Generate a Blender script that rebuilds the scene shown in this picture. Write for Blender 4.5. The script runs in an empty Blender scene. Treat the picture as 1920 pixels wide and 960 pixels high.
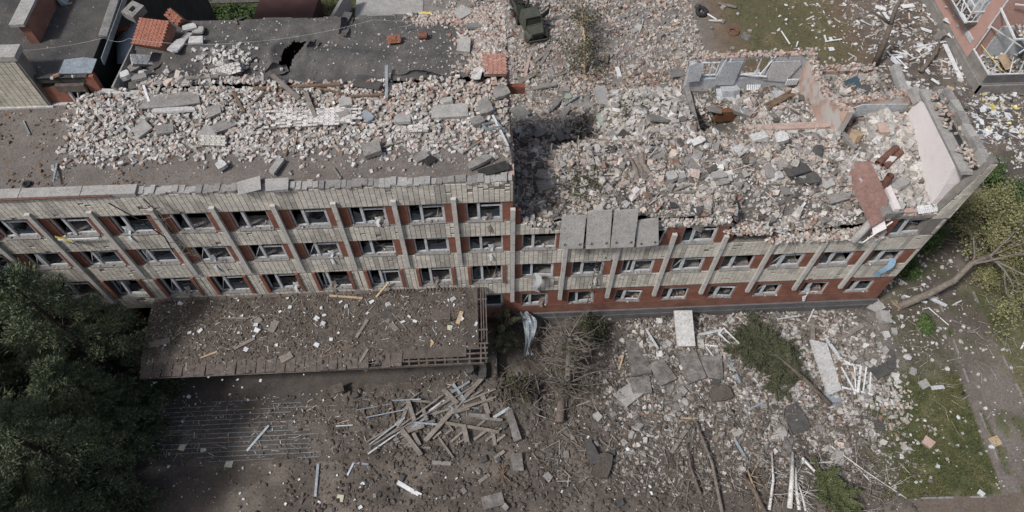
import bpy, bmesh, math, random
import numpy as np
from mathutils import Vector, Matrix
random.seed(7); rng = np.random.default_rng(7)
C = bpy.context.scene.collection
SC = bpy.context.scene
# ------------------------------------------------------------------ camera
FOC, PIT, YAW, ROL = 1320.55, math.radians(32.58), math.radians(-2.967), math.radians(0.265)
CAM = np.array([-1.228, -23.09, 44.949])
Rm = (Matrix.Rotation(YAW, 3, 'Z') @ Matrix.Rotation(PIT, 3, 'X') @ Matrix.Rotation(ROL, 3, 'Z'))
cam = bpy.data.cameras.new('camera'); co = bpy.data.objects.new('camera', cam); C.objects.link(co)
co.matrix_world = Matrix.Translation(CAM.tolist()) @ Rm.to_4x4()
cam.sensor_width = 36.0; cam.lens = FOC / 1920 * 36; cam.clip_end = 3000
SC.camera = co
# ------------------------------------------------------------------ light
SUN = Vector((-0.60, -0.33, 0.86)).normalized()
EL = math.asin(SUN.z); AZ = math.atan2(SUN.x, SUN.y)
w = bpy.data.worlds.new('World'); SC.world = w; w.use_nodes = True
nt = w.node_tree; bg = nt.nodes['Background']
sky = nt.nodes.new('ShaderNodeTexSky'); sky.sky_type = 'NISHITA'; sky.sun_disc = False
sky.sun_elevation = EL; sky.sun_rotation = AZ; sky.dust_density = 3.0; sky.ozone_density = 1.0
hs = nt.nodes.new('ShaderNodeHueSaturation'); hs.inputs['Saturation'].default_value = 0.75
nt.links.new(sky.outputs[0], hs.inputs['Color']); nt.links.new(hs.outputs[0], bg.inputs[0]); bg.inputs[1].default_value = 0.10
sl = bpy.data.lights.new('sun', 'SUN'); sl.energy = 2.75; sl.angle = math.radians(7); sl.color = (1.0, 0.98, 0.955)
so = bpy.data.objects.new('sun', sl); C.objects.link(so); so.rotation_euler = SUN.to_track_quat('Z', 'Y').to_euler()
SC.view_settings.view_transform = 'Standard'; SC.view_settings.look = 'None'
SC.view_settings.exposure = 0.22; SC.view_settings.gamma = 1.0
SC.render.engine = 'CYCLES'; SC.cycles.max_bounces = 5; SC.cycles.diffuse_bounces = 3
SC.cycles.use_denoising = True
# ------------------------------------------------------------------ helpers
def tag(o, label=None, cat=None, group=None, kind=None):
    if label: o['label'] = label
    if cat: o['category'] = cat
    if group: o['group'] = group
    if kind: o['kind'] = kind
    return o
def empty(name, loc=(0, 0, 0), rz=0.0):
    o = bpy.data.objects.new(name, None); C.objects.link(o); o.location = loc; o.rotation_euler = (0, 0, rz); o.empty_display_size = 0.2
    return o
def link(name, me, parent=None, mat=None):
    o = bpy.data.objects.new(name, me); C.objects.link(o)
    if parent: o.parent = parent
    if mat is not None:
        me.materials.clear(); me.materials.append(mat)
    return o
def rot_e(rx, ry, rz):
    return Matrix.Rotation(rz, 3, 'Z') @ Matrix.Rotation(ry, 3, 'Y') @ Matrix.Rotation(rx, 3, 'X')
class MB:
    def __init__(s): s.v = []; s.f = []
    def add(s, vs, fs):
        n = len(s.v); s.v += [tuple(v) for v in vs]; s.f += [tuple(i + n for i in f) for f in fs]
    def box(s, x0, x1, y0, y1, z0, z1):
        s.add([(x0,y0,z0),(x1,y0,z0),(x1,y1,z0),(x0,y1,z0),(x0,y0,z1),(x1,y0,z1),(x1,y1,z1),(x0,y1,z1)],
              [(0,3,2,1),(4,5,6,7),(0,1,5,4),(1,2,6,5),(2,3,7,6),(3,0,4,7)])
    def obox(s, c, d, R=None, jit=0.0):
        c = Vector(c); vs = []
        for k in ((-1,-1,-1),(1,-1,-1),(1,1,-1),(-1,1,-1),(-1,-1,1),(1,-1,1),(1,1,1),(-1,1,1)):
            v = Vector((k[0]*d[0]/2, k[1]*d[1]/2, k[2]*d[2]/2))
            if jit: v += Vector((random.uniform(-jit, jit), random.uniform(-jit, jit), random.uniform(-jit, jit)))
            vs.append(c + (R @ v if R else v))
        s.add(vs, [(0,3,2,1),(4,5,6,7),(0,1,5,4),(1,2,6,5),(2,3,7,6),(3,0,4,7)])
    def bar(s, a, b, w, t, up=(0, 0, 1), jit=0.0):
        a = Vector(a); b = Vector(b); x = (b - a); L = x.length
        if L < 1e-4: return
        x /= L; u = Vector(up)
        if abs(x.dot(u)) > .97: u = Vector((0, 1, 0))
        y = u.cross(x).normalized(); z = x.cross(y)
        s.obox((a + b) / 2, (L, w, t), Matrix((x, y, z)).transposed(), jit)
    def tube(s, path, rad, n=6, caps=True):
        path = [Vector(p) for p in path]; base = len(s.v); m = len(path)
        if not hasattr(rad, '__len__'): rad = [rad] * m
        prev = None
        for i, p in enumerate(path):
            d = (path[min(i+1, m-1)] - path[max(i-1, 0)])
            d = d.normalized() if d.length > 1e-6 else Vector((0, 0, 1))
            if prev is None:
                a = d.orthogonal().normalized()
            else:
                a = prev - d * prev.dot(d); a = a.normalized() if a.length > 1e-5 else d.orthogonal().normalized()
            prev = a; b = d.cross(a)
            for k in range(n):
                t = 2 * math.pi * k / n
                s.v.append(tuple(p + (a * math.cos(t) + b * math.sin(t)) * rad[i]))
        for i in range(m - 1):
            for k in range(n):
                s.f.append((base+i*n+k, base+i*n+(k+1) % n, base+(i+1)*n+(k+1) % n, base+(i+1)*n+k))
        if caps:
            s.f.append(tuple(base + k for k in range(n))[::-1]); s.f.append(tuple(base+(m-1)*n+k for k in range(n)))
    def prism(s, poly, th, R=None, c=(0, 0, 0)):
        n = len(poly); c = Vector(c)
        vs = [Vector((p[0], p[1], -th/2)) for p in poly] + [Vector((p[0], p[1], th/2)) for p in poly]
        vs = [c + (R @ v if R else v) for v in vs]
        s.add(vs, [tuple(range(n))[::-1], tuple(range(n, 2*n))] + [(i, (i+1) % n, n+(i+1) % n, n+i) for i in range(n)])
    def mesh(s, name='m'):
        me = bpy.data.meshes.new(name); me.from_pydata(s.v, [], s.f); me.validate(); me.update(); return me
    def build(s, name, mat, parent=None, smooth=False):
        me = s.mesh(name); me.materials.append(mat)
        if smooth: me.polygons.foreach_set('use_smooth', [True]*len(me.polygons))
        return link(name, me, parent)
def np_mesh(name, V, F, mat, col=None, parent=None, smooth=False):
    """V (N,3); F list of int arrays (M,k); col (N,3)"""
    me = bpy.data.meshes.new(name); V = np.asarray(V, np.float32)
    sizes = np.concatenate([np.full(len(f), f.shape[1], np.int32) for f in F])
    idx = np.concatenate([f.reshape(-1) for f in F]).astype(np.int32)
    me.vertices.add(len(V)); me.vertices.foreach_set('co', V.reshape(-1))
    me.loops.add(len(idx)); me.loops.foreach_set('vertex_index', idx)
    st = np.zeros(len(sizes), np.int32); st[1:] = np.cumsum(sizes)[:-1]
    me.polygons.add(len(sizes)); me.polygons.foreach_set('loop_start', st); me.polygons.foreach_set('loop_total', sizes)
    me.polygons.foreach_set('use_smooth', np.full(len(sizes), smooth))
    if col is not None:
        a = me.color_attributes.new('Col', 'FLOAT_COLOR', 'POINT')
        a.data.foreach_set('color', np.concatenate([col, np.ones((len(col), 1))], 1).astype(np.float32).reshape(-1))
    me.update(calc_edges=True); me.materials.append(mat)
    return link(name, me, parent)
# ---- value noise
def vn(x, y, s=0):
    x = np.asarray(x, float); y = np.asarray(y, float)
    xi = np.floor(x).astype(np.int64); yi = np.floor(y).astype(np.int64); fx = x - xi; fy = y - yi
    fx = fx*fx*(3-2*fx); fy = fy*fy*(3-2*fy)
    def h(a, b):
        n = (a * 374761393 + b * 668265263 + s * 974634777) & 0x7fffffff
        n = ((n ^ (n >> 13)) * 1274126177) & 0x7fffffff
        n = (n ^ (n >> 16)) & 0xffff
        return n / 65535.0
    return (h(xi, yi)*(1-fx) + h(xi+1, yi)*fx)*(1-fy) + (h(xi, yi+1)*(1-fx) + h(xi+1, yi+1)*fx)*fy
def fbm(x, y, s=0, o=4):
    r = 0; a = .5; t = 0
    for k in range(o):
        r = r + a*vn(np.asarray(x)*2**k, np.asarray(y)*2**k, s+k*17); t += a; a *= .5
    return r / t
def ss(a, b, x):
    t = np.clip((np.asarray(x, float)-a)/(b-a), 0, 1); return t*t*(3-2*t)
# ------------------------------------------------------------------ heights of the standing surfaces
def h_ground(X, Y):
    z = .22*(fbm(X/3, Y/3, 1)-.5) + .10*(fbm(X/.7, Y/.7, 2)-.5)
    front = ss(0.2, -1, Y)
    heap = front*ss(4, 9, X)*ss(29, 25, X)*ss(-9.5, -3, Y)
    z = z + heap*(.15+1.0*fbm(X/2.5, Y/2.0, 5))
    dirt = ss(-13, -9, X)*ss(9, 5, X)*ss(-3.5, -6, Y)
    z = z + dirt*(.5*fbm(X/1.8, Y/1.6, 9) + .25*fbm(X/.5, Y/.5, 10))
    yard = ss(12, 13, Y)*ss(-22, -3, X)*ss(29, 20, X)
    z = z + yard*(.35+.9*ss(25, 13, Y))*(.5+.9*fbm(X/2.2, Y/2.2, 12)) + yard*.2*fbm(X/.8, Y/.8, 13)
    slope = ss(-1, 1, X)*ss(14, 10, X)
    z = z + slope*np.clip(1-(Y-12)/8, 0, 1)*3.0*(Y > 10)
    flat = ss(24, 27, X)*ss(-4, -7, Y)
    z = z*(1-.7*flat)
    return np.where((X > -24.1) & (X < -1.3) & (Y > -9.0) & (Y < -.3), -.5, z)
def h_soil(X, Y):
    base = .10+np.clip(np.floor((Y+9.1)/.28), -2, 13)*.072
    cov = ss(-15.5, -9, X+3*(fbm(X/2, Y/2, 101)-.5))
    n = fbm(X/1.4, Y/1.2, 102)*.7+fbm(X/.4, Y/.4, 103)*.3
    cov = np.maximum(cov, .5*ss(.57, .72, fbm(X/1.7, Y/1.3, 105)))
    return np.where(Y > -9.1, base, .1) + cov*(n-.28)*1.05*(1-.6*ss(-6.4, -5.2, Y)) - (1-cov)*.22*(1-n)
ROOFZ, ATTZ, LEFTZ = 16.02, 17.0, 18.0
def rub_mask(X, Y):
    e = .8*(fbm(X/1.2, Y/1.2, 31)-.5)
    m = ss(-25, -22.5, X+e)*ss(.2, 1.8+1.2*fbm(X/3.0, X*0, 33), Y+e*.8)
    m = m*np.where(X < -13, ss(1.2, 2.8, Y+e), 1)
    return m
def h_roof(X, Y):
    m = rub_mask(X, Y)
    return ROOFZ + .02*fbm(X/.6, Y/.6, 3) + m*(.06+.75*ss(2.4, 6.6, Y)*(.55+.9*fbm(X/1.6, Y/1.3, 4)))
def h_attic(X, Y):
    z = ATTZ + .3*(fbm(X/3.5, Y/2.2, 21)-.5) + .26*np.sin((Y-7)*2.1+.3*X+2*fbm(X/3, Y/3, 23))*ss(-4, -11, X)*ss(12.3, 11, Y)
    z = z + ss(-3, -.6, X)*.7*fbm(X/1.2, Y/1.2, 22)
    return z
def h_right(X, Y):
    n = fbm(X/1.5, Y/1.5, 41); n2 = fbm(X/.5, Y/.5, 42)
    front = 10.95 + 1.25*n + .4*n2 + 1.1*(fbm(X/2.8, Y/2.2, 44)-.5)*ss(.1, 1.6, Y) + .5*ss(0, 2.5, Y)*ss(7.2, 5, Y)
    front = front - 1.8*ss(12.9, 13.6, X)*ss(22.6, 21.8, X)*ss(2.6, .2, Y)
    front = front - .3*ss(2.2, .2, X)
    rm = ss(21.6, 22.4, X)
    front = front*(1-rm) + rm*(11.35+.75*n+.25*n2+1.0*ss(1, 5, Y))
    pit = 5.0 + 2.4*n + ss(3.2, 8.5, X)*3.0 + .5*n2
    mid = 10.2 + 1.2*n + .4*n2 - .9*ss(9, 12.3, Y)
    back = pit*(1-ss(5.5, 8.0, X)) + mid*ss(5.5, 8.0, X)
    room = 9.75 + .5*n + .3*n2 + .9*ss(15.5, 19.5, X)*ss(12, 9, Y) - 2.0*ss(12.4, 12.9, X)*ss(16.0, 15.2, X)*ss(6.9, 7.3, Y)*ss(10.4, 9.8, Y)
    room = room + .8*ss(7.6, 6.7, Y)*ss(15, 16.5, X)
    back = np.where(X > 12.3, room, back)
    tre = 10.8 + .8*n + .3*n2
    back = back*(1-ss(20.1, 20.5, X)) + tre*ss(20.1, 20.5, X)
    t = ss(6.4, 7.3, Y)
    return front*(1-t) + back*t
def h_porch(X, Y):
    z = 5.3 + .09*Y
    d = ss(-4.7, -3.8, Y)*ss(-.05, -.5, Y)*ss(-2.4, -3.4, X)*ss(-23.6, -23, X)
    d = d*np.where(X > -5.5, ss(-4.3, -3.7, Y), 1)
    return z + d*(.05+.16*fbm(X/1.3, Y/1.3, 51)+.10*fbm(X/.35, Y/.35, 52))
def H(X, Y):
    X = np.asarray(X, float); Y = np.asarray(Y, float)
    z = h_ground(X, Y)
    stp = .10+np.clip(np.floor((Y+9.1)/.28), 0, 13)*.072
    z = np.where((X > -24) & (X < 1.5) & (Y > -9.4) & (Y < -4.7), np.maximum(z, h_soil(X, Y)), z)
    z = np.where((X > -24.2) & (X < -1.2) & (Y > -9.1) & (Y < -.6), np.maximum(z, stp), z)
    z = np.where((X > -44.8) & (X < .05) & (Y > 0) & (Y <= 6.6), h_roof(X, Y), z)
    z = np.where((X > -21.5) & (X < .3) & (Y > 6.6) & (Y <= 12.4), h_attic(X, Y), z)
    z = np.where((X <= -22.9) & (Y > 6.6) & (Y < 24), LEFTZ, z)
    z = np.where((X > .05) & (X < 25.3) & (Y > 0) & (Y < 12.4), h_right(X, Y), z)
    z = np.where((X > -23.0) & (X < -2.35) & (Y < 0) & (Y > -5.15) & ~((X > -7.0) & (Y < -4.1)), h_porch(X, Y), z)
    z = np.where((X > 42.3) & (Y > 20.9), 8.0, z)
    return z
TS = np.linspace(18, 110, 1200)
def ray(px, py):
    return np.array(Rm @ Vector(((px-960)/FOC, (480-py)/FOC, -1)))
def P(px, py, dz=0.0):
    d = ray(px, py); Q = CAM + TS[:, None]*d
    b = Q[:, 2] - H(Q[:, 0], Q[:, 1]); k = int(np.argmax(b < 0)) if (b < 0).any() else len(TS)-1
    b0, b1 = b[max(k-1, 0)], b[k]; t = TS[k] if b0 <= b1 or k == 0 else TS[k-1]+(TS[k]-TS[k-1])*b0/(b0-b1)
    q = CAM + t*d; return Vector((q[0], q[1], q[2]+dz))
def G(px, py, z):
    d = ray(px, py); t = (z-CAM[2])/d[2]; return Vector(CAM + t*d)
def W(px, py, Y):
    d = ray(px, py); t = (Y-CAM[1])/d[1]; return Vector(CAM + t*d)
def Hs(x, y): return float(H(x, y))
def project(X, Y, Z):
    Rn = np.array(Rm); d = (np.stack([X, Y, Z], -1) - CAM) @ Rn
    return 960 + FOC*d[..., 0]/-d[..., 2], 480 - FOC*d[..., 1]/-d[..., 2]
# ------------------------------------------------------------------ materials
def base_mat(name, rough=.9):
    m = bpy.data.materials.new(name); m.use_nodes = True; n = m.node_tree; b = n.nodes['Principled BSDF']
    b.inputs['Roughness'].default_value = rough; b.inputs['Specular IOR Level'].default_value = .25
    return m, n, b
def nz(n, scale, detail=5, vec=None, rough=.6):
    t = n.nodes.new('ShaderNodeTexNoise'); t.inputs['Scale'].default_value = scale; t.inputs['Detail'].default_value = detail
    t.inputs['Roughness'].default_value = rough
    if vec is not None: n.links.new(vec, t.inputs['Vector'])
    return t
def ramp(n, fac, stops):
    r = n.nodes.new('ShaderNodeValToRGB'); e = r.color_ramp.elements
    while len(e) < len(stops): e.new(.5)
    for k, (p, c) in enumerate(stops):
        e[k].position = p; e[k].color = (*c, 1) if len(c) == 3 else c
    n.links.new(fac, r.inputs[0]); return r
def mixc(n, a, b, fac, mode='MIX'):
    x = n.nodes.new('ShaderNodeMix'); x.data_type = 'RGBA'; x.blend_type = mode
    for s, v in ((x.inputs[6], a), (x.inputs[7], b), (x.inputs[0], fac)):
        if hasattr(v, 'is_linked') or hasattr(v, 'node'): n.links.new(v, s)
        elif isinstance(v, (tuple, list)): s.default_value = (*v, 1)
        else: s.default_value = v
    return x.outputs[2]
def wpos(n):
    g = n.nodes.new('ShaderNodeNewGeometry'); return g.outputs['Position']
def ocoord(n):
    g = n.nodes.new('ShaderNodeTexCoord'); return g.outputs['Object']
def bump(n, b, h, strength=.5, dist=.03):
    u = n.nodes.new('ShaderNodeBump'); u.inputs['Strength'].default_value = strength; u.inputs['Distance'].default_value = dist
    n.links.new(h, u.inputs['Height']); n.links.new(u.outputs[0], b.inputs['Normal'])
def mat_noise(name, c1, c2, scale=2.0, rough=.9, bs=.5, fine=18.0, c3=None, metal=0.0, dist=.03):
    m, n, b = base_mat(name, rough); p = wpos(n)
    t = nz(n, scale, 6, p); f = nz(n, fine, 4, p)
    mid = tuple((x+y)/2 for x, y in zip(c1, c2))
    r = ramp(n, t.outputs[0], [(.3, c1), (.5, mid), (.7, c2)])
    r2 = ramp(n, f.outputs[0], [(.3, (.72, .72, .72)), (.7, (1.2, 1.2, 1.2))])
    c = mixc(n, r.outputs[0], r2.outputs[0], 1.0, 'MULTIPLY')
    if c3:
        s = nz(n, scale*3.1, 5, p); k = ramp(n, s.outputs[0], [(.56, (0, 0, 0)), (.68, (1, 1, 1))])
        c = mixc(n, c, c3, k.outputs[0])
    n.links.new(c, b.inputs['Base Color']); b.inputs['Metallic'].default_value = metal
    bump(n, b, f.outputs[0], bs, dist); return m
def mat_attr(name, lo=.75, hi=1.2, fine=9.0, rough=.92, bs=.5, objcol=False, dust=None):
    m, n, b = base_mat(name, rough); p = wpos(n)
    if objcol:
        a = n.nodes.new('ShaderNodeObjectInfo'); c = a.outputs['Color']
    else:
        a = n.nodes.new('ShaderNodeAttribute'); a.attribute_name = 'Col'; c = a.outputs['Color']
    f = nz(n, fine, 5, p); r = ramp(n, f.outputs[0], [(.3, (lo,)*3), (.7, (hi,)*3)])
    c = mixc(n, c, r.outputs[0], 1.0, 'MULTIPLY')
    if dust:
        s = nz(n, 1.3, 5, p); k = ramp(n, s.outputs[0], [(.5, (0, 0, 0)), (.75, (.6, .6, .6))]); c = mixc(n, c, dust, k.outputs[0])
    n.links.new(c, b.inputs['Base Color']); bump(n, b, f.outputs[0], bs, .02); return m
def mat_redbrick(name, c1=(.25, .092, .056), c2=(.20, .073, .046), mort=(.12, .085, .07), plaster=None):
    m, n, b = base_mat(name, .92); p = wpos(n)
    sx = n.nodes.new('ShaderNodeSeparateXYZ'); n.links.new(p, sx.inputs[0])
    ad = n.nodes.new('ShaderNodeMath'); ad.operation = 'ADD'; n.links.new(sx.outputs[0], ad.inputs[0]); n.links.new(sx.outputs[1], ad.inputs[1])
    cb = n.nodes.new('ShaderNodeCombineXYZ'); n.links.new(ad.outputs[0], cb.inputs[0]); n.links.new(sx.outputs[2], cb.inputs[1])
    t = n.nodes.new('ShaderNodeTexBrick'); n.links.new(cb.outputs[0], t.inputs['Vector'])
    t.inputs['Color1'].default_value = (*c1, 1); t.inputs['Color2'].default_value = (*c2, 1); t.inputs['Mortar'].default_value = (*mort, 1)
    t.inputs['Scale'].default_value = 1.0; t.inputs['Mortar Size'].default_value = .009; t.inputs['Brick Width'].default_value = .26; t.inputs['Row Height'].default_value = .077
    f = nz(n, 1.1, 6, p); r = ramp(n, f.outputs[0], [(.3, (.72, .72, .72)), (.7, (1.25, 1.25, 1.25))])
    c = mixc(n, t.outputs[0], r.outputs[0], 1.0, 'MULTIPLY')
    if plaster:
        s = nz(n, .9, 6, p); k = ramp(n, s.outputs[0], [(.47, (0, 0, 0)), (.55, (1, 1, 1))]); c = mixc(n, c, plaster, k.outputs[0])
    n.links.new(c, b.inputs['Base Color']); bump(n, b, t.outputs['Fac'], -.4, .01); return m
M = {}
M['brick'] = mat_attr('rubble_piece', .7, 1.15, 7, bs=.6)
M['loose'] = mat_attr('loose_piece', .75, 1.15, 8, objcol=True)
M['tile'] = mat_attr('white_brick', .82, 1.12, 1.6, .8, .2)
M['heap'] = mat_noise('shaded_rubble_dust', (.12, .107, .096), (.225, .205, .188), 1.6, bs=1.0, fine=12, c3=(.10, .088, .077), dist=.08)  # dust tone darkened to put shade into the gaps between pieces
M['roofdirt'] = mat_noise('gravelled_roofing', (.12, .105, .095), (.175, .155, .14), .8, bs=.9, fine=11, c3=(.14, .10, .07), dist=.04)
M['bitumen'] = mat_noise('worn_bitumen', (.058, .055, .054), (.128, .118, .11), .9, bs=1.0, fine=11, c3=(.12, .108, .098), dist=.04)
M['darkbit'] = mat_noise('dark_bitumen', (.042, .042, .043), (.098, .089, .082), .55, bs=.8, fine=9, c3=(.095, .085, .075))
M['concrete'] = mat_noise('grey_concrete', (.27, .26, .245), (.37, .355, .335), 1.6, bs=.5, fine=12, c3=(.22, .205, .19))
M['dconcrete'] = mat_noise('weathered_concrete', (.17, .16, .15), (.27, .255, .24), 1.6, bs=.5, fine=12, c3=(.13, .12, .11))
M['pale'] = mat_noise('pale_plaster', (.40, .39, .375), (.53, .52, .505), 1.6, bs=.4, fine=8, c3=(.29, .275, .26))
M['stained'] = mat_noise('soil_stained_concrete', (.095, .085, .077), (.24, .225, .21), 1.9, bs=.7, fine=8, c3=(.085, .072, .062))
M['pink'] = mat_noise('pale_pink_paint', (.60, .555, .545), (.66, .615, .605), .35, bs=.1, fine=22, c3=(.55, .50, .475))
M['salmon'] = mat_redbrick('salmon_brick_with_plaster_scraps', (.43, .275, .22), (.36, .225, .175), (.44, .39, .35), (.43, .40, .375))
M['blueplaster'] = mat_noise('blue_grey_plaster', (.33, .345, .36), (.45, .46, .47), 1.0, bs=.2, fine=8, c3=(.27, .26, .25))
M['white'] = mat_noise('white_paint', (.52, .53, .54), (.70, .70, .70), 3, .6, .15, 15)
M['frame'] = mat_noise('grey_white_paint', (.38, .395, .41), (.56, .57, .58), 3, .7, .2, 15, c3=(.32, .31, .30))
M['steel'] = mat_noise('galvanised_steel', (.23, .265, .29), (.36, .395, .42), 3, .5, .15, 10, metal=.35)
M['rust'] = mat_noise('rusty_steel', (.11, .055, .04), (.19, .095, .07), 4, .85, .5, 14)
M['wood'] = mat_noise('grey_timber', (.15, .13, .112), (.26, .232, .205), 2.5, bs=.6, fine=16, c3=(.13, .105, .085))
M['bwood'] = mat_noise('brown_timber', (.12, .08, .055), (.20, .14, .10), 2.5, bs=.6, fine=16)
M['ywood'] = mat_noise('raw_timber', (.34, .25, .16), (.46, .35, .23), 2.5, bs=.4, fine=16)
M['red'] = mat_redbrick('red_brickwork')
M['redwall'] = mat_redbrick('red_brick_ground_floor', (.225, .095, .066), (.185, .08, .057), (.155, .105, .085))
M['chunkred'] = mat_redbrick('orange_red_brickwork', (.27, .115, .08), (.22, .095, .07), (.2, .14, .115), None)
M['pinkbrick'] = mat_noise('pinkish_bare_brick', (.40, .265, .215), (.48, .375, .325), 1.7, bs=1.0, fine=18, c3=(.40, .36, .33), dist=.06)
M['mortar'] = mat_noise('joint_mortar', (.14, .13, .118), (.21, .195, .178), 2, bs=.3, fine=15)
M['plinth'] = mat_noise('grey_plinth_render', (.10, .098, .098), (.155, .148, .145), 1.2, bs=.3, fine=12, c3=(.085, .08, .08))
M['dark'] = mat_noise('dim_interior', (.025, .024, .023), (.05, .048, .045), 1, bs=.2)  # rooms near-black: the unlit interior is put into the colour
M['earth'] = mat_noise('lumpy_soil', (.074, .062, .053), (.13, .113, .098), 1.3, bs=1.0, fine=8, c3=(.10, .07, .05), dist=.08)
M['brownsheet'] = mat_noise('brown_roof_sheet', (.075, .06, .052), (.15, .122, .108), 3.2, .7, .3, 8, c3=(.06, .05, .045))
M['cloth'] = mat_noise('dusty_brown_cloth', (.16, .13, .11), (.23, .19, .165), 1.4, bs=.4, fine=8)
M['veneer'] = mat_noise('reddish_brown_veneer', (.14, .075, .06), (.20, .115, .095), 1.0, .6, .2, 6)
M['green'] = mat_noise('pale_green_paint', (.22, .30, .23), (.28, .36, .29), 2, bs=.2)
M['bark'] = mat_noise('brown_bark', (.10, .08, .065), (.18, .145, .12), 3, bs=1.0, fine=14, dist=.05)
M['gbark'] = mat_noise('grey_brown_bark', (.12, .10, .083), (.24, .21, .18), 4, bs=1.0, fine=14, dist=.05)
M['birch'] = mat_noise('birch_bark', (.45, .43, .40), (.62, .60, .57), 3, bs=.5, fine=12, c3=(.14, .12, .11))
M['paper'] = mat_noise('white_litter', (.48, .50, .52), (.66, .67, .68), 4, .8, .1)
M['yellow'] = mat_noise('yellow_foam', (.55, .43, .08), (.68, .56, .18), 3)
M['army'] = mat_noise('army_green_paint', (.045, .05, .038), (.085, .09, .07), 3, .7, .3, 9, c3=(.07, .055, .045))
M['black'] = mat_noise('soot_and_shade_black', (.018, .018, .018), (.04, .038, .036), 3, .8, .4)
M['maroon'] = mat_noise('dark_maroon_sheet', (.05, .022, .02), (.075, .035, .03), 1, .7, .2)
M['pinkren'] = mat_noise('pink_render', (.40, .245, .205), (.475, .30, .255), .8, bs=.2, fine=14)
M['stone'] = mat_noise('grey_stone_plinth', (.17, .16, .15), (.27, .25, .23), 1.2, bs=.6, fine=9, c3=(.22, .18, .14))
M['attr'] = mat_attr('mixed_ground', .72, 1.25, 6.0, .95, 1.0)
M['asphaltlump'] = mat_noise('broken_asphalt', (.055, .053, .052), (.095, .09, .085), 2, bs=.6, fine=12)
m, n, b = base_mat('old_glass', .08); b.inputs['Base Color'].default_value = (.03, .04, .05, 1); b.inputs['Specular IOR Level'].default_value = .5; M['glass'] = m
def mat_leaf(name, c1, c2):
    m, n, b = base_mat(name, .75); b.inputs['Specular IOR Level'].default_value = .15
    t = nz(n, 1.4, 4, wpos(n)); f = nz(n, 7, 3, wpos(n))
    r = ramp(n, t.outputs[0], [(.35, c1), (.65, c2)]); r2 = ramp(n, f.outputs[0], [(.3, (.7,)*3), (.7, (1.3,)*3)])
    n.links.new(mixc(n, r.outputs[0], r2.outputs[0], 1.0, 'MULTIPLY'), b.inputs['Base Color']); return m
M['needle'] = mat_leaf('spruce_needles', (.07, .098, .062), (.16, .175, .10))
M['dneedle'] = mat_leaf('dull_needles', (.045, .052, .030), (.085, .085, .05))
M['leaf'] = mat_leaf('spring_leaves', (.16, .16, .07), (.28, .265, .14))
M['bushleaf'] = mat_leaf('bush_leaves', (.045, .075, .025), (.085, .12, .045))
M['grass'] = mat_leaf('grass_blades', (.062, .078, .03), (.125, .125, .058))
# ------------------------------------------------------------------ scatter of many pieces
_t = (1+5**.5)/2
ICO_V = np.array([(-1,_t,0),(1,_t,0),(-1,-_t,0),(1,-_t,0),(0,-1,_t),(0,1,_t),(0,-1,-_t),(0,1,-_t),(_t,0,-1),(_t,0,1),(-_t,0,-1),(-_t,0,1)])/1.9/2
ICO_F = np.array([(0,11,5),(0,5,1),(0,1,7),(0,7,10),(0,10,11),(1,5,9),(5,11,4),(11,10,2),(10,7,6),(7,1,8),(3,9,4),(3,4,2),(3,2,6),(3,6,8),(3,8,9),(4,9,5),(2,4,11),(6,2,10),(8,6,7),(9,8,1)])
BOX_V = np.array([(-1,-1,-1),(1,-1,-1),(1,1,-1),(-1,1,-1),(-1,-1,1),(1,-1,1),(1,1,1),(-1,1,1)])/2
BOX_F = np.array([(0,3,2,1),(4,5,6,7),(0,1,5,4),(1,2,6,5),(2,3,7,6),(3,0,4,7)])
QUAD_V = np.array([(-1,-1,0),(1,-1,0),(1,1,0),(-1,1,0)])/2; QUAD_F = np.array([(0,1,2,3)])
TRI_V = np.array([(-.5,0,0),(.5,0,0),(0,0,1)]); TRI_F = np.array([(0,1,2)])
KINDV = {'box': (BOX_V, BOX_F), 'ico': (ICO_V, ICO_F), 'quad': (QUAD_V, QUAD_F), 'tri': (TRI_V, TRI_F)}
def rots(n, tilt):
    a = rng.uniform(0, 2*np.pi, n); rx = rng.normal(0, tilt, n); ry = rng.normal(0, tilt, n)
    ca, sa, cx, sx, cy, sy = np.cos(a), np.sin(a), np.cos(rx), np.sin(rx), np.cos(ry), np.sin(ry); O = np.zeros(n); I = np.ones(n)
    Z = np.stack([ca, -sa, O, sa, ca, O, O, O, I], 1).reshape(n, 3, 3); X = np.stack([I, O, O, O, cx, -sx, O, sx, cx], 1).reshape(n, 3, 3)
    Y = np.stack([cy, O, sy, O, I, O, -sy, O, cy], 1).reshape(n, 3, 3)
    return Z @ Y @ X
class Heap:
    """collects many small pieces into one mesh"""
    def __init__(s): s.V = []; s.F = {3: [], 4: []}; s.C = []; s.n = 0
    def add(s, kind, pos, size, R, col, jit=0.0):
        bv, bf = KINDV[kind]; N = len(pos)
        if N == 0: return
        v = np.broadcast_to(bv, (N,)+bv.shape).copy()
        if jit: v += rng.normal(0, jit, v.shape)
        v = v*size[:, None, :]; v = np.einsum('nij,nkj->nki', R, v) + pos[:, None, :]
        k = len(bv); f = bf[None] + (np.arange(N)*k)[:, None, None] + s.n
        s.V.append(v.reshape(-1, 3)); s.F[bf.shape[1]].append(f.reshape(-1, bf.shape[1])); s.C.append(np.repeat(col, k, 0)); s.n += N*k
    def build(s, name, mat, parent=None):
        F = [np.concatenate(s.F[k]) for k in (3, 4) if s.F[k]]
        return np_mesh(name, np.concatenate(s.V), F, mat, np.concatenate(s.C), parent)
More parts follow.
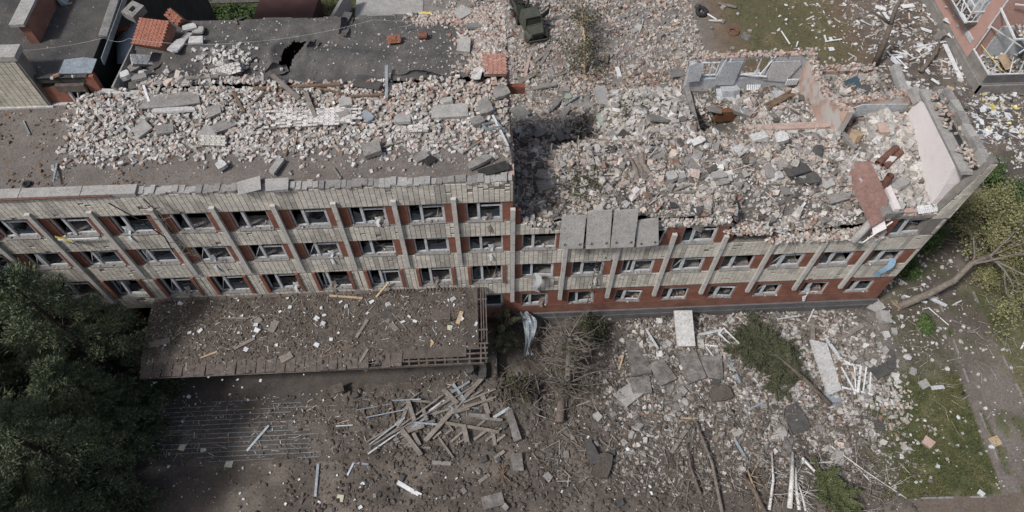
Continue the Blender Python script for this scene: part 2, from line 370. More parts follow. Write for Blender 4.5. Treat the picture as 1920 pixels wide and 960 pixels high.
PAL = {'wb': (.53, .52, .505), 'wb2': (.43, .40, .365), 'pk': (.43, .335, .285), 'rd': (.27, .135, .095), 'gr': (.29, .28, .265), 'dk': (.10, .095, .09), 'wh': (.64, .64, .64), 'lt': (.45, .42, .38), 'br': (.17, .13, .10)}
def pal(n, weights):
    ks = list(weights); p = np.array([weights[k] for k in ks], float); p /= p.sum()
    c = np.array([PAL[k] for k in ks])[rng.choice(len(ks), n, p=p)]
    c = c*.67+np.array([[.365, .325, .285]])*.33*np.minimum(1, c.mean(1, keepdims=True)/.25)
    return np.clip(c*rng.normal(1, .12, (n, 1))*rng.normal(1, .010, (n, 3)), .015, .8)
def sample(n, x0, x1, y0, y1, dens=None):
    X = rng.uniform(x0, x1, n); Y = rng.uniform(y0, y1, n)
    if dens is not None:
        k = rng.uniform(0, 1, n) < dens(X, Y); X, Y = X[k], Y[k]
    px, py = project(X, Y, H(X, Y)); k = (px > -60) & (px < 1980) & (py > -60) & (py < 1080)
    return X[k], Y[k]
def patchy(X, Y, s, lo=.25, a=.38, b=.6, sc=1.3):
    return lo+(1-lo)*ss(a, b, fbm(X/sc, Y/sc, s))
def lay(X, Y, size, lift=.25):
    return np.stack([X, Y, H(X, Y) + size[:, 2]*lift], 1)
def bricks_size(n): return np.stack([rng.uniform(.17, .31, n), rng.uniform(.13, .155, n), rng.uniform(.09, .115, n)], 1)
def heap_mix(hp, X, Y, S2, tilt, col, lift=.3):
    k = rng.uniform(0, 1, len(X)) < .6; R_ = rots(len(X), tilt); p_ = lay(X, Y, S2, lift)
    hp.add('box', p_[k], S2[k]*.85, R_[k], col[k], .12); hp.add('ico', p_[~k], S2[~k], R_[~k], col[~k], .1)
def chunk_size(n, a=.08, b=.35, p=2.2):
    s = a+(b-a)*rng.uniform(0, 1, n)**p
    return np.stack([s*rng.uniform(.8, 1.4, n), s*rng.uniform(.7, 1.1, n), s*rng.uniform(.4, .8, n)], 1)
# =================================================================== SETTING: ground
def grid_obj(name, xs, ys, hf, mat, colf=None, parent=None, keep=None):
    X, Y = np.meshgrid(xs, ys); Z = hf(X, Y); V = np.stack([X, Y, Z], -1).reshape(-1, 3); nx = len(xs); ny = len(ys)
    i = (np.arange(ny-1)[:, None]*nx + np.arange(nx-1)[None]).reshape(-1); F = np.stack([i, i+1, i+nx+1, i+nx], 1)
    if keep is not None:
        c = V[F].mean(1); F = F[keep(c[:, 0], c[:, 1])]
    col = colf(V[:, 0], V[:, 1]) if colf else None
    return np_mesh(name, V, [F], mat, col, parent, smooth=True)
def lerp(a, b, t): return a*(1-t[:, None]) + np.asarray(b)[None]*t[:, None]
def lawn_mask(X, Y):
    e = 1.2*(fbm(X/1.5, Y/1.5, 61)-.5)
    a = ss(21.5, 24, X+e*1.5)*ss(30.4+.04*(Y+6), 30.2+.04*(Y+6), X)*ss(-13.5, -13.4, Y)*ss(-3.5, -7, Y+e)
    b = ss(26, 27, X)*ss(30.8, 30, X)*ss(-8, -5, Y)*.25
    c = ss(33.9, 34.1, X)*ss(2, 0, Y)*.8 + ss(30, 32, X)*ss(-6, -2, Y)*ss(15, 13, Y)*.45*ss(.4, .6, fbm(X/1.6, Y/1.6, 67))
    e2 = fbm(X/.6, Y/.6, 64); a = a*ss(.2, .45, .5*e2+.5*fbm(X/2.2, Y/2.2, 65)+.25*ss(-5, -9, Y)); c = np.maximum(c, ss(30.5, 31, X)*ss(34, 33, X)*ss(.55, .68, fbm(X/1.1, Y/1.8, 66))*ss(1, -2, Y)*.8)
    d = ss(21, 24, X+e*2)*ss(34.5, 31, X+e*2)*ss(23.5, 26, Y+e*2)*.65
    f = ss(-12, -15, X)*ss(30, 31, Y)
    return np.clip(np.maximum.reduce([a, b, c, d, f]), 0, 1)
def ground_col(X, Y):
    n = fbm(X/1.7, Y/1.7, 71); n2 = fbm(X/.45, Y/.45, 72)
    c = lerp(np.broadcast_to(np.array([[.088, .073, .062]]), (len(X), 3)), (.135, .113, .095), ss(.35, .65, n))
    c = lerp(c, (.20, .185, .17), ss(13, 15, Y)*ss(-16, -6, X)*ss(33, 22, X+3*n)*.85)
    c = lerp(c, (.175, .158, .143), ss(6, 11, X)*ss(30, 24, X)*ss(0, -1, Y)*ss(-11, -6, Y)*.9)
    c = lerp(c, (.15, .13, .115), ss(29.9, 30.7, X-.04*(Y+6)+.8*(n2-.5))*ss(34.3, 33.5, X+.8*(n2-.5))*ss(-1, -4, Y+2*(n-.5))*(.5+.5*ss(.3, .5, n)))
    c = lerp(c, (.125, .10, .082), ss(24, 25, X)*ss(-13.4, -13.5, Y))
    c = lerp(c, (.13, .095, .065), ss(18, 22, X)*ss(36, 33, X)*ss(20, 22, Y))
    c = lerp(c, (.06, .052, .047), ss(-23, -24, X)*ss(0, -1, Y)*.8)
    lm = lawn_mask(X, Y)*ss(.22, .42, n2*.6+n*.4)
    g = lerp(np.broadcast_to(np.array([[.072, .082, .036]]), (len(X), 3)), (.125, .115, .06), ss(.42, .7, n))
    c = c*(1-lm[:, None]) + g*lm[:, None]
    return c*(.8+.4*n2)[:, None]
far = [-600, -350, -200, -120, -80]
xs = np.concatenate([far, np.arange(-56, 62, .22), [80, 120, 200, 350, 600]])
ys = np.concatenate([[-600, -300, -120, -50, -28], np.arange(-19, 62, .22), [75, 100, 160, 300, 600]])
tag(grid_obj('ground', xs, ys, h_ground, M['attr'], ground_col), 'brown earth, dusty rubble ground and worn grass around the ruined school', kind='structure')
kb = MB()
for a, b in [((30.45, -13.4), (30.75, -6.1)), ((30.75, -6.1), (31.2, 1.5)), ((33.93, -13.5), (33.93, 2)), ((24.8, -13.45), (35, -13.7))]:
    L = math.dist(a, b); k = int(L/1.0)
    for i in range(k):
        if random.random() < .38: continue
        p = [a[j]+(b[j]-a[j])*i/k for j in (0, 1)]; q = [a[j]+(b[j]-a[j])*(i+.96)/k for j in (0, 1)]
        kb.bar((*p, Hs(*p)+.02), (*q, Hs(*q)+.02), .12, .16)
tag(kb.build('path_kerb', M['dconcrete']), kind='structure')
# =================================================================== SCHOOL BUILDING
school = tag(empty('school_building', (0, 0, 0)), 'long ruined four-storey school with white brick bands, red brick panels and a collapsed right half', 'building')
BAY = 3.2; NB = 14; XL = -NB*BAY; XR = 25.85
white_rects = []; openings = []
def wallbox(name, x0, x1, z0, z1, mat, y0=0.0, y1=.45):
    m = MB(); m.box(x0, x1, y0, y1, z0, z1); return m.build(name, mat, school)
# white bands
def band(x0, x1, z0, z1): 
    wallbox('wall_band', x0, x1, z0, z1, M['mortar']); white_rects.append((x0, x1, z0, z1))
def pier(x0, x1, z0, z1, red=True, y0=.05):
    wallbox('red_brick_panel' if red else 'wall_pier', x0, x1, z0, z1, M['red'] if red else M['mortar'], y0 if red else 0.0)
    if not red: white_rects.append((x0, x1, z0, z1))
band(XL, 0, 14.25, 16.0); band(XL, 0, 11.05, 12.52); band(XL, 0, 7.78, 9.36); band(XL, 0, 4.2, 5.75)
band(0, XR, 7.80, 9.36); band(0, XR, 4.45, 6.05)
wallbox('wall_band', XL, -24, 0, 2.2, M['mortar']); white_rects.append((XL, -24, 0, 2.2))
wallbox('ground_floor_wall', -24, 0, 0, 2.2, M['redwall'], .02)
def row(bays, z0, z1, off0, off1, red):
    for i in bays:
        x = i*BAY; pier(x, x+off0, z0, z1, red); pier(x+BAY-off1, x+BAY, z0, z1, red)
        openings.append((i, x+off0, x+BAY-off1, z0, z1))
L_ = range(-NB, 0)
row(L_, 12.52, 14.25, .62, .56, True); row(L_, 9.36, 11.05, .58, .56, True)
row(range(-NB, -8), 5.75, 7.78, .58, .56, True); row(range(-8, 0), 5.75, 7.78, .60, .62, False)
row(range(-NB, 0), 2.2, 4.2, .6, .6, True)
# narrow red jambs beside the second-floor windows above the porch
jb = MB(); jb.box(-.1, .1, -.12, .4, 5.7, 7.82); jme = jb.mesh('red_jamb'); jme.materials.append(M['red'])
for i in range(-8, 0):
    for dx in (.60-.1, BAY-.62+.1):
        o = link('red_jamb', jme, school); o.location = (i*BAY+dx, 0, 0)
# right part
row([0, 1, 2, 3, 7], 9.36, 11.05, .56, .58, True)
pier(12.8, 13.3, 9.36, 10.5); pier(15.5, 16.0, 9.36, 9.9)
row(range(0, 8), 6.05, 7.80, .56, .58, True)
for i in range(0, 8):
    x = i*BAY; e = x+BAY if i < 7 else XR
    pier(x, x+.62, 2.25, 3.92); pier(x+2.42, e, 2.25, 3.92); openings.append((i, x+.62, x+2.42, 2.25, 3.92))
pier(25.6-.58+.58, XR, 6.05, 7.8, False); pier(25.6, XR, 9.36, 11.05, False)
wallbox('ground_floor_wall', 0, XR, 3.92, 4.45, M['redwall'], .04); wallbox('ground_floor_wall', 0, XR, 1.22, 2.25, M['redwall'], .04)
m = MB(); m.box(0, XR+.08, -.10, .4, -.3, .62); m.box(0, XR+.05, -.06, .4, .62, 1.18); m.box(0, XR+.06, -.08, .4, 1.182, 1.222); m.build('plinth', M['plinth'], school)
# top remains of the right part
band(0, 1.1, 11.05, 12.1); band(1.1, 2.2, 11.05, 11.75); band(2.2, 3.0, 11.05, 11.5)
wallbox('broken_wall_top', 3.0, 12.9, 11.05, 11.3, M['dconcrete'], .04)
wallbox('red_brick_panel', 22.4, 24.85, 11.05, 11.75, M['pinkbrick'], .06)
# end corner pier with its broken slanting edge
m = MB(); poly = [(24.85, 9.36), (25.9, 9.36), (25.9, 16.1), (25.6, 16.15), (25.45, 15.2), (25.3, 14.6), (25.15, 13.8), (24.95, 12.6), (24.85, 11.5)]
m.add([(x, 0.0, z) for x, z in poly] + [(x, .5, z) for x, z in poly], [tuple(range(9)), tuple(range(9, 18))[::-1]] + [(i, i+9, (i+1) % 9+9, (i+1) % 9) for i in range(9)])
m.build('corner_pier', M['mortar'], school)
for z in np.arange(75, 108)*.148: white_rects.append((24.85+max(0, (z-11.3)*.155), 25.88, z, z+.14))
# ---- pilasters
def pilaster(i, z0, z1):
    m = MB(); x = i*BAY; m.box(x-.13, x+.13, -.19, .0, z0, z1); m.box(x-.14, x+.14, -.20, .0, z1+.004, z1+.12)
    o = m.build('pilaster', M['tilepil'], school); return o
mm = mat_noise('pilaster_brick', (.42, .405, .375), (.51, .49, .46), 1.0, bs=.2, fine=14, c3=(.30, .28, .255)); M['tilepil'] = mm
for i in range(-NB, 0): pilaster(i, 3.3 if i < -7 else 8.25, 14.75)
pilaster(0, 3.3, 13.6)
for i, zt in zip(range(1, 8), (10.9, 10.9, 10.5, 10.1, 9.1, 9.0, 10.0)): pilaster(i, 3.3, zt)
m = MB(); m.box(-.35, .45, .03, .44, 12.1, 13.2); m.build('red_brick_panel', M['red'], school)
# ---- white facing bricks: stack bonded, those nearest the camera as single parts
bx, bz = .285, .148; pos = []
for (x0, x1, z0, z1) in white_rects:
    ix = np.arange(math.ceil(x0/bx-.35), math.floor(x1/bx+.35)+1)*bx; iz = np.arange(math.ceil((z0-.02)/bz), math.floor((z1-.11)/bz)+1)*bz
    A, B = np.meshgrid(ix, iz); A = A.ravel(); B = B.ravel(); L0 = np.maximum(A-.128, x0+.002); L1 = np.minimum(A+.128, x1-.002)
    k = (L1-L0) > .06; pos.append(np.stack([(L0+L1)[k]/2, (B+.07)[k], (L1-L0)[k], np.full(k.sum(), .130)], 1))
pos = np.concatenate(pos); px, py = project(pos[:, 0], pos[:, 0]*0, pos[:, 1]); pos = pos[(px > -40) & (px < 1960)]
chip = ss(.76, .80, fbm(pos[:, 0]/.7, pos[:, 1]/.5, 84))*.7
lost = rng.uniform(0, 1, len(pos)) < chip+np.where((pos[:, 0] > -2.6) & (pos[:, 1] > 15.2) & (pos[:, 0] < .05), .22, .006) + ((pos[:, 0] > 15.4) & (pos[:, 0] < 22.4) & (pos[:, 1] > 9.1))*.4
pos = pos[~lost]
kx = pos[:, 0]; kz = pos[:, 1]
drip = ss(.54, .70, fbm(kx*1.8, kz*.35+7, 81))*ss(.0, .5, ((kz-.3) % 3.27))*.32
tc = np.array([[.505, .478, .432]])*rng.normal(1, .06, (len(pos), 1))*(.9+.24*fbm(kx/2.2, kz/1.4, 82))[:, None]*(1-drip)[:, None]
tc = tc*np.array([[1, .99, .97]])**(1+2*fbm(kx/3, kz, 83))[:, None]
dd = np.hypot(np.hypot(pos[:, 0]-CAM[0], CAM[1]), pos[:, 1]-CAM[2]) - pos[:, 2]*3; order = np.argsort(dd); near, rest = order[:290], order[290:]
hp = Heap()
p3 = np.stack([pos[:, 0], rng.uniform(-.022, -.012, len(pos)), pos[:, 1]], 1); s3 = np.stack([pos[:, 2], np.full(len(pos), .05), pos[:, 3]], 1)
I3 = np.broadcast_to(np.eye(3), (len(pos), 3, 3))
hp.add('box', p3[rest], s3[rest], I3[rest], tc[rest]); tag(hp.build('brickwork', M['tile'], school), kind='stuff')
ub = MB(); ub.box(-.5, .5, -.5, .5, -.5, .5); ubm = ub.mesh('brick'); M['tile_o'] = mat_attr('white_brick_single', .82, 1.12, 1.6, .8, .2, objcol=True); ubm.materials.append(M['tile_o'])
for k in near:
    o = link('brick', ubm, school); o.location = p3[k]; o.scale = s3[k]; o.color = (*tc[k], 1)
# ---- coping along the front parapet
x = XL; k = 0
while x < -.3:
    L = random.uniform(2.2, 3.4); e = min(x+L, 0.0); m = MB(); broken = random.random() < .3 or x > -9
    y0, y1 = (-.09, .52); z0 = 16.004+(.01 if k % 2 else 0)
    if x < -21.5:
        m.box(x+.02, e-.02, y0, y1, z0, 16.26)
    else:
        n_ = max(3, int((e-x)/.28)); st = (e-x-.02)/n_
        for j in range(n_):
            h = .13+random.uniform(-.07, .05)
            m.obox((x+(j+.5)*st, .2+random.uniform(-.05, .05), z0+h/2), (st*.995, .5+random.uniform(-.12, .1), h), rot_e(random.uniform(-.05, .05), random.uniform(-.05, .05), 0), .02)
    m.build('coping_stone', M['concrete'] if x < -21 or k % 2 else M['dconcrete'], school); x = e; k += 1
m = MB(); m.tube([(XL, -.16, 16.22), (-28, -.17, 16.2), (-20.6, -.16, 16.22)], .05, 6); m.build('gutter_rail', M['rust'], school)
for x, t in ((-13.6, .25), (-12.2, .1)):
    m = MB(); m.obox((x, .12, 16.26), (1.15, .85, .1), rot_e(.05, .04, t), .05); m.build('coping_stone', M['concrete'], school)
# ---- inside: floors, walls, roof decks
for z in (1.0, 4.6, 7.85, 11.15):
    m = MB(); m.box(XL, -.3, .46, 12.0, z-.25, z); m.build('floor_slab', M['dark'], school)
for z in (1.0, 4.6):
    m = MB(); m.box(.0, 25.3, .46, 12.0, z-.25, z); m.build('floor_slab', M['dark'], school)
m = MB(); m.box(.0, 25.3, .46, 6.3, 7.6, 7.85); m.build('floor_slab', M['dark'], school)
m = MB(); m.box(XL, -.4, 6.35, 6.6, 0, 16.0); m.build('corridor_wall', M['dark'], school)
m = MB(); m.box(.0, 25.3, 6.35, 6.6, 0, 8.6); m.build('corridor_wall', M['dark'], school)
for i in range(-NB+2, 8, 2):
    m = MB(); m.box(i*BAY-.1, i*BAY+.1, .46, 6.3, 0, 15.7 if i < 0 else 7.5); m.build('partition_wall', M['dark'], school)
m = MB(); m.box(XL, 0, 12.0, 12.4, 0, 16.7); m.build('back_wall', M['red'], school)
# jagged cross wall where the left half stops
m = MB()
y = .46
while y < 12.0:
    d = random.uniform(.5, .9); zt = 16.0+random.uniform(-.5, .1) if y < 6.5 else 16.6+random.uniform(-.5, .2)
    m.obox((-.15+random.uniform(-.06, .12), y+d/2, zt/2), (.42, d, zt), None, .03); y += d
m.build('broken_cross_wall', M['pinkbrick'], school)
# roof decks
tag(grid_obj('flat_roof', np.arange(XL, .05, .2), np.linspace(.44, 6.62, 32), h_roof, M['roofdirt'], None, school))
tear = np.array([(547, 68), (572, 72), (562, 88), (549, 105), (541, 122), (528, 133), (520, 131), (527, 100), (531, 84)])
tw = np.array([list(G(a, b, ATTZ))[:2] for a, b in tear])
def inpoly(X, Y, T):
    c = np.zeros(len(X), bool); j = len(T)-1
    for i in range(len(T)):
        s = ((T[i, 1] > Y) != (T[j, 1] > Y)) & (X < (T[j, 0]-T[i, 0])*(Y-T[i, 1])/(T[j, 1]-T[i, 1]+1e-9)+T[i, 0]); c ^= s; j = i
    return c
tcx, tcy = tw.mean(0)
def h_att2(X, Y):
    r = np.hypot((X-tcx)/.75, (Y-tcy)/1.5); return h_attic(X, Y) - .35*np.exp(-(r/1.0)**2) + .12*np.exp(-((r-1.35)/.3)**2)
att_keep = lambda X, Y: (~inpoly(X, Y, tw)) & (np.hypot((X+1.9)/.25, (Y-6.95)/.16) > 1) & (X > -21.0+.5*(fbm(Y*1.3, Y*0, 91)-.5)-.1*(Y-7)) & (Y < 12.35+.35*fbm(X/1.5, X*0, 92)-.2)
tag(grid_obj('bitumen_roof', np.arange(-21.7, .1, .1), np.arange(6.68, 12.5, .1), h_att2, M['bitumen'], None, school, att_keep))
for a, b in ((-20.9, -13.9), (-10.6, -.2)):
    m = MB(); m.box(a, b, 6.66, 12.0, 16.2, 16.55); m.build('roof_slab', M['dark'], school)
# edge of the attic deck: rough brick strip showing above the front roof
y = -19.4
while y < -.2:
    L = random.uniform(.5, 1.6); m = MB(); h = random.uniform(.35, .95)
    m.obox((y+L/2, 6.60+random.uniform(-.12, .1), 16.0+h/2), (L*.98, .28, h), None, .04)
    m.build('attic_wall_stub', random.choice([M['red'], M['pinkbrick'], M['dconcrete'], M['pinkbrick']]), school); y += L
# left block
m = MB(); m.box(XL-4, -25.62, 6.52, 7.25, 15.8, 19.42); m.build('stair_block_wall', M['mortar'], school)
hp = Heap(); A, B = np.meshgrid(np.arange(-34, -25.6, .30), np.arange(16.05, 19.3, .225)); A = A.ravel(); B = B.ravel(); k = A < -25.75; A, B = A[k], B[k]
cc = np.array([[.47, .435, .36]])*rng.normal(1, .06, (len(A), 1))*(1-.35*ss(.55, .75, fbm(A/1.5, B/1.1, 95)))[:, None]
hp.add('box', np.stack([A, np.full(len(A), 6.505)+rng.uniform(-.006, .006, len(A)), B+.1], 1), np.tile([[.268, .05, .198]], (len(A), 1)), np.broadcast_to(np.eye(3), (len(A), 3, 3)), cc)
tag(hp.build('brickwork', M['tile'], school), kind='stuff')
m = MB(); m.box(XL-4, -25.55, 6.42, 7.4, 19.424, 19.72); m.build('coping_stone', M['concrete'], school)
m = MB(); m.box(XL-4, -25.5, 6.40, 6.5, 16.0, 16.14); m.build('wall_ledge', M['pale'], school)
m = MB(); m.box(-25.6, -24.35, 6.75, 7.05, 16.0, 17.25); m.box(-23.1, -22.5, 6.72, 7.05, 16.0, 17.95); m.box(-24.35, -23.1, 6.75, 7.05, 17.3, 17.7); m.box(-25.6, -23.1, 6.76, 7.05, 17.6, 17.9); m.build('red_attic_wall', M['red'], school)
m = MB(); m.box(-25.6, -24.1, 6.55, 6.74, 16.0, 16.12); m.box(-22.9, -22.3, 6.55, 6.74, 16.0, 16.1); m.build('wall_ledge', M['pale'], school)
m = MB(); m.box(-24.7, -23.15, 6.5, 6.72, 17.1, 17.55); m.build('door_canopy', M['brownsheet'], school)
m = MB(); m.box(-24.3, -24.2, 6.6, 6.74, 16, 17.2); m.obox((-23.9, 6.65, 16.5), (.05, .3, 1.0), rot_e(0, .3, 0)); m.build('door_frame', M['frame'], school)
m = MB(); poly = [(-22.5, 6.6), (-19.6, 6.45), (-19.9, 6.7), (-22.3, 6.95)]
m.prism([(-1.5, -.16), (1.4, -.16), (1.2, .16), (-1.5, .16)], 1.0, rot_e(0, .10, 0), (-21.0, 6.6, 16.4)); m.build('white_wall_stub', M['pale'], school)
lk = lambda X, Y: (X < -22.75+.25*(fbm(Y*1.1, Y*0, 96)-.5)) 
tag(grid_obj('upper_roof', np.arange(XL-4, -22.4, .25), np.arange(6.62, 26, .25), lambda X, Y: LEFTZ+.05*fbm(X/2, Y/2, 97)+.0*X, M['darkbit'], None, school, lk))
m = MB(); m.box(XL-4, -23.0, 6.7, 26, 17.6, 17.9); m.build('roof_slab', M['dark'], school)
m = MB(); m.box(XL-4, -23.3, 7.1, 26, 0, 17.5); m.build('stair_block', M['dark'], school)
# red brick parapet standing on the upper roof with a concrete cap
m = MB(); m.box(-26.62, -26.1, 9.45, 26, 18.0, 19.32); m.build('roof_parapet', M['chunkred'], school)
for k in range(9): 
    m = MB(); m.box(-26.9, -26.12, 9.25+k*1.9, 9.25+k*1.9+1.885, 19.324, 19.5); m.build('coping_stone', M['concrete'], school)
# curled roof edge strips at the gap
m = MB(); m.obox((-22.75, 13.5, 18.15), (.42, 7.5, .22), rot_e(.02, .15, .03), .08); m.build('roof_edge', M['dconcrete'], school)
m = MB(); m.obox((-22.45, 12.5, 17.85), (.06, 9.0, .45), rot_e(0, .2, .02), .03); m.build('roof_flashing', M['steel'], school)
m = MB(); m.prism([(-.9, -.5), (.8, -.6), (.9, .5), (.2, .7), (-.8, .6)], .04, rot_e(0, .05, .1), (-23.4, 7.4, 18.09)); m.build('roof_patch', M['steel'], school)
# slab standing along the left end of the dark roof
m = MB(); m.obox((-21.25, 9.3, 16.75), (.14, 5.4, 1.1), rot_e(0, -.5, -.08), .06); m.build('tilted_roof_edge', M['dconcrete'], school)
m = MB(); m.obox((-21.7, 11.6, 16.6), (.9, 2.2, .12), rot_e(.1, -1.0, 0), .06); m.build('tilted_roof_edge', M['bitumen'], school)
# ---- right part, inside
tag(grid_obj('rubble_floor', np.arange(.0, 25.4, .14), np.arange(.34, 12.5, .14), h_right, M['heap'], None, school,
    lambda X, Y: ~((X > 12.35) & (X < 20.2) & (Y > 11.95))))
bw = MB()   # back wall with two windows, standing to the third storey
zs = [8.0, 11.5, 13.05]
def bwall(x0, x1, z0, z1, mat=M['blueplaster'], nm='back_wall'): m = MB(); m.box(x0, x1, 12.0, 12.42, z0, z1); m.build(nm, mat, school)
bwall(12.4, 20.3, 6, 11.25); bwall(12.4, 13.05, 11.25, 12.5); bwall(14.35, 15.85, 11.25, 13.02); bwall(17.75, 20.3, 11.25, 12.98)
bwall(12.4, 20.6, 12.982+.05, 13.1, M['pinkbrick'], 'wall_top'); bwall(20.3, 25.3, 4, 11.6, M['pinkbrick'])
m = MB(); m.box(12.3, 12.65, 7.5, 12.0, 6.0, 10.7); m.build('side_wall', M['dconcrete'], school)
m = MB()   # pink bare brick cross wall, broken in steps down to the front
ys_ = np.arange(5.6, 12.0, .2)
for y in ys_:
    t = (12-y)/6.4; zt = 12.9+1.5*t**1.5-.9*math.sin(math.pi*t)*.6+random.uniform(-.05, .05)
    m.obox((20.35, y+.1, (6+zt)/2), (.42, .202, zt-6), None, .0)
m.build('cross_wall', M['salmon'], school)
m = MB()
for y in np.arange(20.6, 24.6, .3):
    m.obox((y+.15, 7.0+random.uniform(-.02, .02), (8+13.9+.5*(y-20.6)/4)/2), (.302, .4, 5.9+.5*(y-20.6)/4+random.uniform(-.1, .1)))
m.build('corridor_wall_stub', M['salmon'], school)
m = MB(); m.prism([(-2.1, -.55), (1.9, -.3), (1.9, .35), (-1.0, .55), (-2.0, .1)], .08, rot_e(math.pi/2, 0, .03), (22.7, 6.74, 13.3)); m.build('wall_plaster', M['blueplaster'], school)
# end wall: pink painted inside, roof remnant and parapet above
m = MB(); a = 24.55
yz = [(.45, 11.0), (6.4, 11.0), (6.3, 14.5), (5.6, 14.9), (.9, 14.75), (.6, 13.6), (.45, 12.4)]
m.add([(a, y, z) for y, z in yz] + [(25.3, y, z) for y, z in yz], [tuple(range(7))[::-1], tuple(range(7, 14))] + [(i, (i+1) % 7, (i+1) % 7+7, i+7) for i in range(7)])
m.build('end_wall', M['pink'], school)
m = MB(); m.box(25.3, 25.85, .5, 6.6, 0, 15.3); m.box(25.3, 25.85, 6.602, 12.4, 0, 11.4); m.build('end_wall', M['mortar'], school)
m = MB(); m.obox((24.85, 3.4, 15.02), (.75, 6.3, .22), rot_e(0, .05, 0), .05); m.build('roof_slab', M['concrete'], school)
m = MB(); m.obox((25.3, 3.3, 15.2), (.45, 5.9, .1), rot_e(0, .1, 0), .05); m.build('bitumen_strip', M['black'], school)
for k in range(6):
    m = MB(); m.obox((25.66, .8+k*.95, 15.55), (.42, .93, .42+random.uniform(-.2, .1)), rot_e(0, random.uniform(-.05, .05), random.uniform(-.05, .05)), .05); m.build('coping_stone', M['dconcrete'] if k % 2 else M['concrete'], school)
m = MB(); m.obox((24.5, 6.6, 14.6), (.5, .9, .5), rot_e(.3, 0, .3), .06); m.obox((24.45, 8.2, 14.0), (.55, 2.6, .5), rot_e(.25, 0, .1), .06); m.build('end_wall_beam', M['concrete'], school)
hp = Heap()
def topb(n, x0, x1, y0, y1, zf):
    X = rng.uniform(x0, x1, n); Y = rng.uniform(y0, y1, n); hp.add('box', np.stack([X, Y, zf(X, Y)+rng.uniform(-.04, .16, n)], 1), bricks_size(n)*.9, rots(n, .35), pal(n, {'pk': 4, 'wb2': 2, 'rd': 1, 'gr': 1}), .05)
topb(170, 20.1, 20.65, 5.6, 12, lambda X, Y: 12.9+1.5*np.clip((12-Y)/6.4, 0, 1)**1.5-.54*np.sin(np.pi*np.clip((12-Y)/6.4, 0, 1))); topb(120, 20.6, 24.9, 6.8, 7.2, lambda X, Y: 13.9+.5*(X-20.6)/4); topb(110, 12.4, 20.6, 11.95, 12.45, lambda X, Y: 13.1+0*X); topb(90, 20.6, 25.2, 11.9, 12.5, lambda X, Y: 11.65+0*X); topb(150, -.4, .1, .6, 12, lambda X, Y: 15.7+.6*(Y > 6.5)); topb(60, 25.3, 25.9, 6.6, 12, lambda X, Y: 11.45+0*X); topb(110, 24.7, 25.9, .2, 6.2, lambda X, Y: 15.3+0*X); topb(80, 22.4, 25, .05, .45, lambda X, Y: 11.45+0*X); topb(150, 14.5, 22, 6.4, 6.9, lambda X, Y: 12.0+0*X)
tag(hp.build('wall_top_bricks', M['brick'], school), kind='stuff')
m = MB(); m.bar((15.2, 6.75, 11.9), (21.6, 6.6, 12.2), .5, .3, jit=.05); m.build('corridor_beam', M['pinkbrick'], school)
m = MB(); m.bar((16.2, 6.35, 11.95), (22.4, 6.25, 12.15), .25, .12, jit=.04); m.build('corridor_beam', M['pale'], school)
m = MB(); m.box(22.3, 25.0, -.02, .5, 11.2, 11.45); m.build('lintel', M['dconcrete'], school)
m = MB(); m.obox((22.25, 1.6, 11.6), (.35, 3.2, 1.2), rot_e(0, .1, 0), .05); m.build('cross_wall', M['pink'], school)
